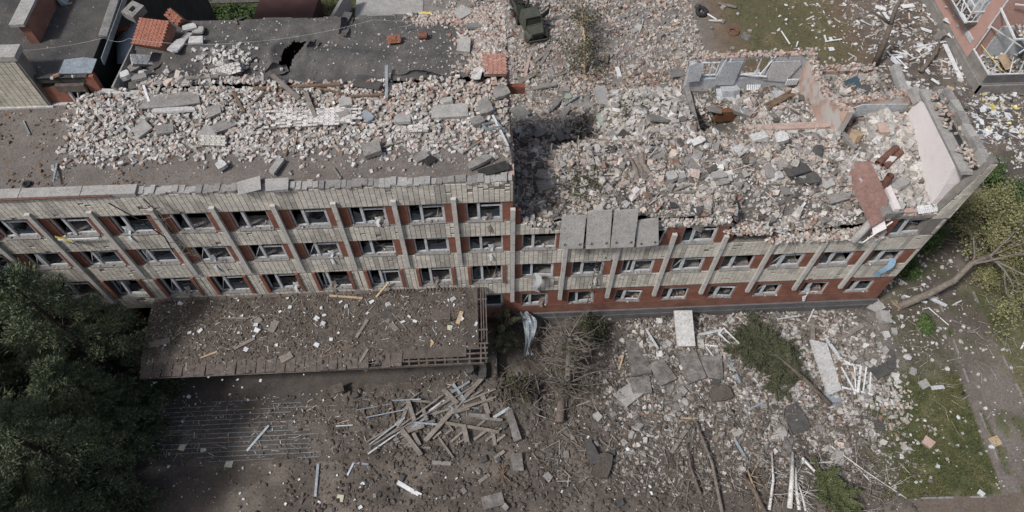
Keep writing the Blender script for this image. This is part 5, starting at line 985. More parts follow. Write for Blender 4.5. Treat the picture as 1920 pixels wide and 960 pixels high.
slab(1362, 183, 1.55, 1.0, .06, .03, 'blueplaster', 'cabinet_lid', 'board', 'blue-grey board lying on the wooden cabinet', None, .3, 0, .25)
def bundle(px, py, lab):
    m = MB(); 
    for k in range(7): m.tube([(-.9+random.uniform(-.2, .1), random.uniform(-.3, .3), random.uniform(0, .2)), (0, random.uniform(-.2, .2), .25), (.9+random.uniform(-.2, .3), random.uniform(-.1, .4), random.uniform(.0, .4))], random.uniform(.05, .1), 6)
    o = m.build('timber_bundle', M['bwood']); o.location = P(px, py, .1); o.rotation_euler = (0, 0, .4); tag(o, lab, 'timber')
bundle(1458, 195, 'twisted brown splintered timbers in the sunken room')
# dusty cloth draped on the rubble
def cloth(px, py, dx, dy, rz, mat, name, label, cat='cloth', amp=.22, lift=.25):
    p = P(px, py); n = 14; vs = []; fs = []
    for j in range(n):
        for i in range(n):
            u = (i/(n-1)-.5)*dx*(1+.25*math.sin(j*.9)); v = (j/(n-1)-.5)*dy; x = u*math.cos(rz)-v*math.sin(rz); y = u*math.sin(rz)+v*math.cos(rz)
            zz = Hs(p.x+x, p.y+y)-p.z; vs.append((x, y, lift+zz*.8+amp*(float(fbm((p.x+x)*1.6, (p.y+y)*1.6, 5))-.5)*2+.08*math.sin(i*1.7+j*.4)))
    for j in range(n-1):
        for i in range(n-1): fs.append((j*n+i, j*n+i+1, (j+1)*n+i+1, (j+1)*n+i))
    m = MB(); m.add(vs, fs); o = m.build(name, M[mat], smooth=True); o.location = p; return tag(o, label, cat)
cloth(1192, 308, 1.2, 3.4, .08, 'cloth', 'dusty_cloth', 'long dusty brown cloth draped over the collapsed rubble'); cloth(1155, 285, 1.3, .5, .1, 'asphaltlump', 'torn_roofing', 'torn dark roofing left above the brown cloth', 'roofing')
# ---- single concrete chunks, the largest ones in view
zones = [('broken grey slab piece lying in the rubble of the collapsed right half', 'slab pieces on the collapsed right half', 46, (975, 1720), (165, 430), ('SLAB',)),
         ('broken grey slab piece lying in the rubble of the back yard', 'slab pieces in the back yard', 26, (985, 1400), (8, 140), ('SLAB',)),
         ('broken slab piece lying in the rubble before the right wall', 'slab pieces before the right wall', 44, (1150, 1660), (600, 870), ('SLAB',)),
         ('pale concrete lump resting on the rubble of the collapsed right half', 'concrete lumps on the collapsed right half', 70, (975, 1720), (240, 440), ('concrete', 'pale', 'dconcrete')),
         ('grey-white lump of rubble lying in front of the right ground floor wall', 'rubble lumps in front of the right wall', 80, (1160, 1680), (600, 860), ('concrete', 'pale', 'dconcrete')),
         ('single pale stone lying on the lawn and path at the lower right', 'pale stones on the lower right lawn', 30, (1660, 1890), (640, 930), ('pale', 'concrete')),
         ('dark lump of broken asphalt among the earth in front of the steps', 'asphalt lumps in front of the steps', 40, (700, 1180), (780, 955), ('asphaltlump', 'dconcrete')),
         ('grey lump of rubble in the yard behind the school', 'rubble lumps in the back yard', 40, (985, 1420), (5, 130), ('concrete', 'dconcrete', 'pinkbrick'))]
for lab, grp, n, xr, yr, ms in zones:
    for k in range(n):
        px = random.uniform(*xr); py = random.uniform(*yr)
        if ms == ('SLAB',):
            a = .3+.6*random.random()**1.8; slab(px, py, a, a*random.uniform(.45, 1), random.uniform(.05, .16), random.uniform(0, 3), random.choice(['dconcrete', 'stained', 'concrete', 'dconcrete', 'asphaltlump']), 'slab_piece', 'slab', lab, grp, random.uniform(-.5, .5), random.uniform(-.5, .5), .1, poly=broken(a, a*random.uniform(.5, 1)) if random.random() < .7 else None); continue
        stone(px, py, random.uniform(.28, .62)*(.52 if 'lawn' in grp else 1), random.choice(ms), 'concrete_lump' if 'asphalt' not in lab else 'asphalt_lump', 'lump', lab, grp)
FS = [(1738, 831, .55, 'pinkbrick', 'round pinkish boulder on the lawn'), (1688, 856, .35, 'pale', 'pale square stone lower left of the round boulder'), (1700, 670, .5, 'pale', 'white boulder at the edge of the grass below the tree'), (1710, 697, .4, 'concrete', 'grey boulder below the white one'), (1655, 597, .75, 'concrete', 'square block by the building corner'), (1640, 578, .8, 'concrete', 'cracked block at the foot of the building corner'), (1775, 692, .3, 'pale', 'double stone on the brown grass'), (1796, 783, .28, 'paper', 'bright white stick on the lawn'), (1150, 778, .3, 'dconcrete', 'small tiled block on the earth'), (1120, 782, .4, 'concrete', 'tiled block left of the pit of earth'), (1285, 755, .5, 'concrete', 'rounded grey stone below the slabs'), (1352, 815, .5, 'dconcrete', 'grey flat stone among crumbs')]
for a in FS: stone(a[0], a[1], a[2]*1.5, a[3], 'boulder', 'stone', a[4])
# ---- front ground
def hollow_slab():
    root = tag(empty('hollow_core_slab', P(1279, 625, .75)), 'whitish hollow-core floor slab leaning against rubble below the ground floor windows', 'slab'); root.rotation_euler = (.25, 0, -.03)
    m = MB(); m.box(-.62, .62, -1.25, 1.25, -.11, .11); m.build('slab_body', M['pale'], root)
    m = MB(); m.box(-.62, .62, 1.252, 1.26, -.11, .11)
    for k in range(6):
        x = -.5+k*.2; m = MB(); m.tube([(x, 1.24, .0), (x, 1.275, .0)], .075, 10); m.build('core_hole_shade', M['black'], root)  # black disc painted for the shade inside each core
    return root
hollow_slab()
FF = [(1197, 672, 1.3, 2.9, .2, .02, 'dconcrete', 'soil-stained slab lying in front of the second ground floor window'), (1200, 725, 1.3, 1.2, .2, .03, 'dconcrete', 'broken end of the soil-stained slab'), (1296, 690, 1.3, 1.9, .22, .25, 'dconcrete', 'grey hollow-core slab lying below the whitish one'), (1240, 700, 1.2, 1.6, .2, .4, 'dconcrete', 'slab half buried left of the grey hollow-core one'), (1182, 738, 1.9, 1.1, .18, .6, 'concrete', 'pale curved slab sticking out of the earth'), (1350, 738, 1.5, 1.1, .2, .1, 'earth', 'soil-covered slab corner right of middle'), (1330, 690, 1.6, 1.6, .2, -.2, 'dconcrete', 'flat stained slab right of the grey hollow-core one'),
 (1547, 690, 1.1, 3.6, .2, .08, 'pale', 'long whitish slab lying upright in the rubble at right'), (1490, 785, 1.4, 1.9, .12, .15, 'asphaltlump', 'dark grey roofing sheet in the rubble beside the conifer trunk'), (1466, 815, .6, .8, .15, .5, 'concrete', 'pale triangular slab left of the roofing sheet'), (1474, 840, .6, 1.4, .12, -.4, 'dconcrete', 'bent grey sheet above the birch stems'), (1650, 690, 1.6, 1.2, .1, .4, 'asphaltlump', 'dark roofing sheet lying on the brick rubble at right'), (1670, 675, .5, 1.4, .12, -.3, 'asphaltlump', 'upright dark strip beside the dark roofing sheet'), (1757, 728, .9, .3, .06, .1, 'frame', 'pale flat strip on the grass'), (1730, 722, .6, .5, .15, .4, 'concrete', 'grey slab at the top of the lawn'),
 (1558, 745, 1.0, .9, .06, .1, 'steel', 'grey folded metal sheet at the foot of the long whitish slab'), (1130, 875, 1.0, 1.6, .5, -.5, 'earth', 'big clod like brown block in the earth'), (1110, 850, .6, 1.5, .3, .3, 'asphaltlump', 'dark slab standing in the earth left of the brown block'), (962, 800, .5, 2.0, .3, .25, 'dconcrete', 'tiled strip of kerb beside the plank pile'), (970, 868, .7, 1.1, .15, .1, 'dconcrete', 'grey slab below the tiled strip'), (925, 940, 1.3, .8, .15, .2, 'dconcrete', 'brown-grey plate at the bottom middle'), (1660, 630, .4, .5, .2, .1, 'pale', 'small pale block by the corner'), (635, 730, .6, .6, .15, .3, 'brownsheet', 'brown rag on the steps'), (667, 742, .4, .4, .15, .3, 'asphaltlump', 'dark lump beside the brown rag'), (880, 690, .5, 1.1, .5, .2, 'asphaltlump', 'dark block under the porch end'), (905, 700, .5, 1.2, .5, -.1, 'asphaltlump', 'second dark block under the porch end')]
for a in FF: slab(a[0], a[1], a[2], a[3], a[4], a[5], 'stained' if a[6] == 'dconcrete' else a[6], 'ground_slab', 'slab', a[7], None, random.uniform(-.12, .12), random.uniform(-.12, .12), a[4]*.4+.12, poly=broken(a[2], a[3]) if a[6] in ('asphaltlump', 'earth') else None)
# fallen steel sheet in the branches
def crumpled():
    vs = []; fs = []; n = 16
    for j in range(n):
        t = j/(n-1); wd = .55+.25*math.sin(t*6.2)
        for i in range(6):
            s = (i/5-.5)*wd*2; vs.append((s*.6+.25*math.sin(t*5)+.35*t, -2.1*(t-.5)*1.6, .35*math.sin(t*7)+.16*math.sin(i*2.1+t*9)))
    for j in range(n-1):
        for i in range(5): fs.append((j*6+i, j*6+i+1, (j+1)*6+i+1, (j+1)*6+i))
    m = MB(); m.add(vs, fs); o = m.build('crumpled_sheet', M['steel']); o.location = P(984, 645, 1.6); tag(o, 'crumpled silvery metal sheet caught in the broken conifer', 'metal sheet')
crumpled()
def hang_sheet(x0, z0, mat, lab):
    m = MB(); vs = []; fs = []
    for j in range(10):
        for i in range(4): vs.append((.12*math.sin(j*.8)+(i-1.5)*.12, -.1-.15*math.sin(j*.5)-.05*i, -j*.28))
    for j in range(9):
        for i in range(3): fs.append((j*4+i, j*4+i+1, (j+1)*4+i+1, (j+1)*4+i))
    m.add(vs, fs); o = m.build('hanging_curtain', mat); o.location = (x0, -.12, z0); tag(o, lab, 'curtain')
hang_sheet(1.55, 7.0, M['frame'], 'torn grey curtain hanging from a second-floor window near the middle'); hang_sheet(24.2, 7.2, mat_noise('blue_cloth', (.22, .36, .48), (.32, .46, .58), 3), 'pale blue cloth hanging from the last second-floor window')
# flag-like rag on the left windows
m = MB(); m.add([(0, 0, 0), (.8, -.1, -.35), (.75, -.1, -.6), (-.05, 0, -.2)], [(0, 1, 2, 3)]); o = m.build('yellow_rag', M['yellow']); o.location = W(102, 442, -.3); m = MB(); m.add([(.25, -.02, -.35), (.8, -.12, -.6), (.9, -.12, -.9), (.4, -.02, -.6)], [(0, 1, 2, 3)]); m.build('blue_half', mat_noise('dark_blue_cloth', (.03, .05, .16), (.05, .08, .22), 3), o); tag(o, 'yellow and blue rag hanging below a top floor window at left', 'rag')
m = MB(); m.box(0, 2.2, -.25, -.19, 0, .14); o = m.build('window_ledge', M['white']); o.location = W(113, 445, -.1); tag(o, 'long white ledge board under the second window at upper left', 'board')
m = MB(); m.tube([(0, -.5, 0), (.9, -.6, -1.3), (1.6, -.6, -3.0), (1.4, -.5, -4.6)], .035, 5); o = m.build('dangling_cable', M['black']); o.location = (-20.6, -.1, 16.2); tag(o, 'black cable dangling from the parapet over the left windows', 'cable')
def dead_branch(px, py, Y, lab, n=7, s=1.0, seed=0):
    random.seed(seed); m = MB(); m.tube([(0, 0, 0), (.3*s, -.1, -1*s), (.35*s, -.1, -2.2*s)], [.05, .035, .015], 5)
    for k in range(n): 
        t = random.uniform(.2, 1); m.tube([(.3*s*t, -.1, -2*s*t), (.3*s*t+random.uniform(-.8, .8)*s, random.uniform(-.4, 0), -2*s*t+random.uniform(-.5, .5)*s)], [.02, .008], 4)
    o = m.build('dead_branch', M['gbark']); o.location = W(px, py, Y); tag(o, lab, 'branch')
dead_branch(268, 372, -.4, 'bare branch hanging on the upper left facade', 8, 1.2, 3); dead_branch(325, 440, -.4, 'bare branch hanging beside the left third-floor windows', 9, 1.0, 4); dead_branch(360, 470, -.4, 'thin branch hanging lower left on the facade', 6, .9, 5)
random.seed(77)
# ---- plank pile over the steps
PP = [(798, 830, 905, 712, .3, .1, 'wood', 'widest grey plank lying diagonally over the plank pile'), (690, 852, 880, 718, .1, .06, 'frame', 'longest thin pale batten of the pile'), (700, 838, 890, 728, .09, .06, 'wood', 'second thin pale batten of the pile'), (712, 832, 830, 745, .1, .06, 'wood', 'third thin batten of the pile, greyer'), (688, 832, 742, 800, .09, .05, 'wood', 'short pale batten at the left tip of the pile'), (694, 836, 760, 786, .08, .05, 'steel', 'short bluish batten at the left tip of the pile'), (800, 780, 925, 752, .12, .08, 'wood', 'straight beam pointing right from the pile middle'), (812, 782, 930, 732, .1, .06, 'wood', 'grey batten pointing up right from the pile middle'), (868, 770, 930, 748, .12, .06, 'wood', 'thin plank behind the widest plank'),
 (836, 795, 936, 812, .2, .1, 'wood', 'long level plank at the right of the pile'), (754, 808, 790, 856, .3, .1, 'wood', 'plank pointing down from the pile middle'), (776, 815, 788, 838, .25, .1, 'wood', 'short plank beside the downward one'), (752, 815, 796, 800, .3, .1, 'wood', 'flat plank crossing the pile left of middle'), (760, 804, 788, 795, .2, .1, 'wood', 'upper short plank above the flat crossing one'), (766, 754, 778, 792, .25, .08, 'wood', 'upright plank at the left of the pile'), (754, 790, 766, 760, .22, .08, 'wood', 'leaning plank left of the upright one'), (734, 755, 742, 800, .08, .08, 'bwood', 'thin brown stake left of the pile'), (832, 733, 858, 760, .3, .1, 'wood', 'short wide plank at the top of the pile'), (904, 742, 916, 778, .28, .1, 'wood', 'plank lying at the upper right of the pile'), (880, 782, 918, 784, .25, .1, 'dconcrete', 'grey block plank at the right of the pile'), (850, 776, 880, 768, .25, .1, 'wood', 'short plank in the middle of the pile'), (794, 770, 802, 792, .22, .1, 'wood', 'stub plank in the pile centre'), (788, 800, 816, 790, .2, .1, 'wood', 'broken plank in the pile centre'),
 (870, 800, 876, 832, .3, .1, 'wood', 'plank sticking out below the pile'), (924, 810, 928, 836, .22, .1, 'wood', 'plank standing at the lower right of the pile'), (810, 868, 846, 870, .25, .1, 'dconcrete', 'short grey kerb piece below the pile'), (928, 860, 946, 846, .2, .08, 'wood', 'grey board at the right below the pile'), (898, 905, 918, 890, .22, .1, 'wood', 'light board near the bottom middle'), (746, 905, 768, 918, .25, .1, 'white', 'upper arm of the bent pale metal strip'), (766, 917, 790, 930, .25, .1, 'white', 'lower arm of the bent pale metal strip'), (464, 846, 505, 798, .16, .08, 'steel', 'pale metal strip lying on the steps'), (592, 932, 597, 870, .16, .08, 'steel', 'straight metal strip lying below the steps'), (652, 892, 664, 868, .12, .08, 'steel', 'left arm of the dark bent strip'), (664, 868, 692, 872, .12, .08, 'steel', 'right arm of the dark bent strip'), (736, 754, 790, 752, .08, .06, 'steel', 'metal edging pulled loose above the pile'), (668, 770, 735, 758, .05, .04, 'steel', 'second loose metal edging'), (688, 786, 760, 772, .06, .05, 'steel', 'third loose metal edging'), (630, 800, 662, 798, .06, .06, 'frame', 'short pale rod on the soil'), (575, 772, 595, 760, .05, .04, 'ywood', 'tan twig on the soil'), (633, 795, 655, 788, .05, .04, 'ywood', 'tan twig beside the pale rod')]
for a in PP: plank(*a[:7], 'fallen_plank' if 'wood' in a[6] else 'metal_strip', 'plank' if 'wood' in a[6] else 'strip', a[7], None, random.uniform(.15, .4) if a[0] > 680 and a[1] < 850 else .08)
for k in range(34):
    x = random.uniform(740, 935); y = random.uniform(715, 840); t = random.choice([-.7, -.6, -.75, .1, 1.0]); L = random.uniform(15, 55)
    plank(x, y, x+L*math.cos(t), y+L*math.sin(t)*.9, random.uniform(.07, .2), .06, random.choice(['wood', 'wood', 'wood', 'steel']), 'loose_batten', 'batten', 'loose grey batten buried in the plank pile below the porch end', 'loose battens in the plank pile', random.uniform(.08, .25))
for k in range(8):
    a = math.radians(random.uniform(0, 180)); x, y = 943, 896; L = random.uniform(14, 36); plank(x-L*math.cos(a)*.4, y-L*math.sin(a), x+L*math.cos(a)*.5, y+L*math.sin(a)*.6, .05, .05, 'bwood', 'brown_stick', 'stick', ['longest', 'shortest', 'lowest', 'topmost', 'leftmost', 'rightmost', 'steepest', 'flattest'][k]+' brown stick of the crossed bunch at the bottom middle', 'crossed brown sticks', .1, .3)
# white window frames thrown on the rubble
FR = [(1360, 640, 'white square-ended window frame lying beside the fallen conifer', .95, 1.6, -.75, True), (1600, 705, 'pile of white window bars in the right rubble', 1.1, 1.6, .1, True)]
o = wframe(0, 0, 0, .62, 1.9, name='window_frame', pos=P(1388, 660, .25), rx=-HP+.15, rz=.68, mull=False); tag(o, FR[0][2], 'window frame')
for k, (a, b, c, d) in enumerate([(1575, 690, 1600, 735), (1600, 690, 1602, 736), (1612, 688, 1606, 738), (1622, 690, 1616, 735), (1630, 700, 1628, 738), (1578, 684, 1612, 688), (1576, 728, 1634, 742)]): plank(a, b, c, d, .16 if k == 2 else .09, .06, 'white', 'white_bar', 'window bar', ['leftmost', 'second', 'widest', 'fourth', 'rightmost upright', 'top cross', 'bottom cross'][k]+' white bar of the window frame pile in the right rubble', 'white window bars in the right rubble', .2)
WB = [(1306, 630, 1352, 621, .2, .07, 'frame', 'pale flat bar right of the whitish slab'), (1354, 622, 1380, 630, .14, .06, 'frame', 'bent end of the pale flat bar'), (1320, 648, 1345, 652, .08, .05, 'white', 'thin white bar below the pale flat bar'), (1322, 650, 1338, 672, .08, .05, 'white', 'thin white bar slanting down'), (1312, 590, 1345, 602, .2, .1, 'wood', 'light plank at the foot of the wall'), (1357, 610, 1374, 590, .14, .1, 'frame', 'pale stake at the foot of the wall'), (1350, 612, 1368, 625, .1, .06, 'bwood', 'brown stick by the pale stake'), (1212, 620, 1232, 655, .15, .08, 'frame', 'light narrow board left of the whitish slab'), (1232, 655, 1242, 668, .15, .08, 'frame', 'lower end of the light narrow board'), (1160, 695, 1168, 668, .12, .06, 'ywood', 'tan splinter left of the soil-stained slab'), (1175, 620, 1185, 612, .15, .1, 'wood', 'stub of wood near the wall'),
 (1432, 612, 1458, 590, .4, .2, 'dconcrete', 'grey kerb block leaning near the wall foot'), (1456, 600, 1500, 594, .1, .06, 'frame', 'thin pale bar by the wall foot'), (1513, 606, 1524, 582, .09, .06, 'white', 'white bar leaning at the wall foot'), (1498, 604, 1545, 620, .2, .1, 'wood', 'grey beam lying over the right rubble'), (1570, 638, 1615, 612, .35, .12, 'wood', 'wide grey beam slanting in the right rubble'), (1546, 635, 1575, 676, .22, .1, 'frame', 'pale beam right of the long whitish slab'), (1572, 680, 1572, 720, .2, .15, 'bwood', 'brown post beside the window bars'), (1522, 600, 1522, 640, .3, .1, 'wood', 'board above the long whitish slab'), (1594, 690, 1596, 752, .1, .1, 'wood', 'grey post among the window bars'), (1364, 672, 1386, 720, .18, .06, 'steel', 'blue-grey strip below the white frame'),
 (1258, 850, 1292, 798, .22, .1, 'wood', 'grey plank at the top of the bare branches'), (1184, 779, 1240, 779, .08, .06, 'bwood', 'thin brown rod on the earth'), (1276, 785, 1308, 787, .12, .06, 'ywood', 'torn yellow wood at the top of the bare branches'), (1376, 825, 1396, 860, .16, .08, 'steel', 'blue-grey strip in pale rubble'), (1402, 770, 1430, 756, .14, .06, 'steel', 'blue-grey strip near the conifer'), (968, 700, 985, 735, .12, .06, 'steel', 'blue-grey strip among conifer branches'), (1012, 724, 1035, 706, .08, .06, 'steel', 'thin steel bar near conifer branches'), (1692, 556, 1735, 570, .12, .1, 'white', 'pale pole by the leaning tree trunk'), (1725, 552, 1772, 576, .2, .14, 'frame', 'pale rails behind the leaning tree trunk'), (1784, 574, 1800, 566, .1, .08, 'frame', 'short pale rail behind the trunk'), (1728, 582, 1740, 579, .05, .05, 'white', 'white wire end by the branches'), (1740, 579, 1776, 612, .05, .05, 'white', 'white wire over the grass'), (1912, 655, 1920, 640, .1, .08, 'white', 'white rail at the right edge')]
for a in WB: plank(*a[:7], 'timber' if 'wood' in a[6] else 'bar', 'timber' if 'wood' in a[6] else 'bar', a[7], None, .12, .2)
# porch litter
PI = [(413, 597, 467, 598, .1, .06, 'wood', 'thin grey plank on the porch roof at left'), (602, 672, 672, 645, .1, .06, 'bwood', 'long thin rafter lying on the porch soil'), (668, 634, 690, 600, .2, .08, 'wood', 'broken board in the middle of the porch roof'), (725, 600, 745, 620, .3, .06, 'wood', 'flat board on the right porch soil'), (735, 588, 762, 618, .07, .06, 'wood', 'thin bar beside the flat board'), (706, 558, 730, 530, .12, .1, 'ywood', 'pale plank leaning up to the second-floor window'), (618, 555, 680, 560, .14, .05, 'ywood', 'pale thin board along the wall edge of the porch'), (858, 608, 866, 585, .25, .06, 'ywood', 'orange-tan board on the right porch roof'), (842, 604, 866, 594, .06, .06, 'black', 'dark stick under the tan board'), (480, 606, 490, 598, .4, .08, 'wood', 'square grey board left of middle on the porch'), (508, 623, 520, 602, .45, .08, 'wood', 'square board with grey stones on the porch'), (526, 677, 548, 664, .5, .06, 'wood', 'pale square board near the porch eave'), (376, 672, 408, 660, .1, .05, 'ywood', 'thin pale splinter near the porch eave'), (440, 655, 478, 635, .2, .08, 'wood', 'dark board among the porch soil'), (280, 648, 320, 638, .4, .06, 'wood', 'grey board with paper at the left end of the porch'), (690, 655, 676, 680, .16, .08, 'wood', 'grey post end over the porch eave'), (673, 682, 688, 696, .16, .08, 'wood', 'bent lower part of the grey post end'), (800, 655, 812, 640, .3, .05, 'ywood', 'small yellow wood at the lattice'), (890, 645, 925, 617, .08, .06, 'ywood', 'tan batten sticking out of the rafters'), (775, 688, 805, 680, .06, .05, 'ywood', 'tan batten below the eave'), (612, 690, 630, 696, .1, .06, 'brownsheet', 'brown batten below the eave'), (826, 585, 826, 586, .1, .1, 'wood', 'stub')]
for a in PI[:-1]: plank(*a[:7], 'porch_board', 'board', a[7], None, .07)
slab(826, 585, 1.2, 1.05, .06, .03, 'brownsheet', 'roof_panel', 'panel', 'square brown panel lying on the right of the porch roof'); slab(730, 595, .8, .8, .05, .5, 'asphaltlump', 'roof_panel', 'panel', 'dark square panel left of the brown one on the porch roof'); slab(822, 660, .9, .9, .05, .3, 'asphaltlump', 'roof_panel', 'panel', 'dark panel sagging into the bare lattice')
# papers and scraps
def papers(n, xr, yr, lab, grp, mat='paper', s=(.12, .34), name='paper_scrap'):
    for k in range(n):
        p = P(random.uniform(*xr), random.uniform(*yr), .06); a = s[0]+(s[1]*1.15-s[0])*random.random()**2; b = a*random.uniform(.5, 1.0); m = MB()
        m.add([(-a/2, -b/2, random.uniform(0, .05)), (a/2, -b/2, random.uniform(0, .08)), (a/2*random.uniform(.6, 1), b/2, random.uniform(0, .05)), (-a/2, b/2*random.uniform(.6, 1), random.uniform(0, .08))], [(0, 1, 2), (0, 2, 3)])
        o = m.build(name, M[mat]); o.location = p; o.rotation_euler = (random.uniform(-.2, .2), random.uniform(-.2, .2), random.uniform(0, 6)); tag(o, lab, 'paper', grp)
papers(46, (300, 900), (555, 660), 'small white paper scrap lying on the porch roof soil', 'paper scraps on the porch roof'); papers(30, (285, 620), (700, 800), 'small white scrap lying on the dark entrance steps', 'white scraps on the entrance steps', s=(.1, .26)); papers(28, (290, 980), (870, 955), 'small white scrap lying on the earth below the steps', 'white scraps below the steps', s=(.08, .24)); papers(48, (1650, 1800), (10, 190), 'torn white board piece in the litter beside the pink block', 'torn white boards beside the pink block', s=(.25, .8)); papers(40, (1820, 1915), (170, 260), 'torn white sheet in the litter in front of the pink block', 'torn white sheets in front of the pink block', s=(.25, .8)); papers(20, (1450, 1640), (5, 95), 'white scrap lying on the worn grass behind the school', 'white scraps on the back grass', s=(.15, .5)); papers(30, (980, 1260), (690, 950), 'white scrap lying on the brown earth right of the steps', 'white scraps on the right earth', s=(.08, .22))
for k, (x, y, w_, l) in enumerate([(342, 839, .42, 'leftmost yellowish sheet on the steps'), (382, 842, .36, 'crumpled yellowish sheet second from left on the steps'), (430, 869, .5, 'largest yellowish printed sheet at the foot of the steps'), (300, 790, .45, 'dim printed sheet beside the spruce'), (638, 934, .4, 'torn pale sheet on the earth below the steps'), (294, 644, .4, 'white printed sheet on the board at the porch end'), (843, 615, .3, 'yellow wrapper on the porch roof')]):
    slab(x, y, w_, w_*1.05, .012, random.uniform(-.3, .3), 'oldpaper' if 'oldpaper' in M else M.setdefault('oldpaper', mat_noise('yellowed_paper', (.42, .41, .30), (.55, .54, .42), 9, bs=.1, c3=(.2, .2, .16))) and 'oldpaper', 'paper_sheet', 'paper', l, None, lift=.06)
for k, (x, y, l) in enumerate([(478, 528+480-480, ''), (0, 0, '')][:0]): pass
for (x, y, s_, l) in [(480, 610, .5, 'grey woolly bundle on the porch roof at left'), (607, 588+20, .5, 'white plastic bag on the porch roof'), (603, 578, .4, 'grey-white bag above the white one'), (650, 575, .4, 'white torn bag by the middle of the porch'), (728, 572, .5, 'white and blue bag near the wall on the porch'), (850, 562, .5, 'cream rag on the right porch roof'), (1858, 838, .6, 'white torn foam with a yellowish board by the path'), (1838, 926, .5, 'white foam scraps at the lower path'), (1806, 738, .35, 'black and white bag at the right path'), (1895, 690, .3, 'grey rag by the right kerb')]: stone(x, y, s_*.8, 'frame' if 'black' not in l else 'black', 'plastic_bag', 'bag', l)
slab(1866, 828, .7, .6, .05, .3, 'ywood', 'insulation_board', 'board', 'yellowish insulation board beside the path')
WL = [(1555, 72, 1558, 78, .3, .05, 'white', 'white plate left on the back grass'), (1546, 80, 1577, 76, .14, .06, 'white', 'white bar on the back grass'), (1545, 68, 1548, 80, .14, .06, 'white', 'short white bar joining the first'), (1612, 40, 1632, 50, .14, .05, 'frame', 'thin white lath on the back grass'), (1672, 98, 1700, 104, .12, .06, 'white', 'upper white frame side in the litter'), (1662, 98, 1668, 106, .12, .06, 'white', 'left white frame end in the litter'), (1668, 106, 1702, 103, .1, .06, 'white', 'lower white frame side in the litter'), (1678, 108, 1700, 130, .12, .06, 'white', 'curved white strip in the litter'), (1690, 96, 1714, 112, .1, .06, 'white', 'white strip right of the frame'), (1718, 90, 1772, 80, .16, .06, 'white', 'long white bar pointing to the pink block'), (1716, 96, 1750, 88, .1, .06, 'white', 'thin white bar beside the long one'), (1724, 55, 1745, 62, .3, .08, 'white', 'white panel strip by the pink block'), (1655, 25, 1665, 38, .3, .06, 'white', 'white board left of the fork'), (1745, 150, 1760, 160, .2, .08, 'white', 'white board at the broken end wall'), (1770, 85, 1800, 150, .4, .08, 'white', 'long white fascia leaning along the base of the pink block'), (1464, 60, 1480, 85, .1, .05, 'white', 'white lath at left of the back grass'), (1495, 80, 1492, 90, .12, .05, 'white', 'short white lath near the wall top'), (1690, 15, 1712, 12, .5, .05, 'white', 'large white sheet by the trunk'), (1660, 20, 1640, 14, .5, .05, 'white', 'white sheet left of the trunk'), (1156, 130, 1162, 148, .35, .3, 'white', 'white broken box in the yard')]
for a in WL: plank(*a[:7], 'white_lath', 'lath', a[7], None, .15)
m = MB(); m.obox((0, 0, .35), (1.0, .7, .7), rot_e(.1, .1, .4)); o = m.build('dark_crate', M['dconcrete']); o.location = P(1762, 72, 0); tag(o, 'dark grey crate beside the pink block', 'crate'); slab(1775, 175, .9, .6, .06, .3, 'ywood', 'round_board', 'board', 'orange-brown oval board in the litter', poly=shape(10, .45, .3, .03), lift=.5)
m = MB(); m.prism([(-1.6, -1.2), (1.4, -1.5), (1.7, 1.2), (-1.2, 1.4)], .08, rot_e(.3, -.5, .2)); o = m.build('teal_sheet', mat_noise('dark_teal_sheet', (.03, .055, .07), (.05, .08, .10), 2)); o.location = G(1598, 157, 11.4); o.scale = (.3, .3, .3); tag(o, 'dark teal sheet in the hollow behind the pink cross wall', 'sheet')
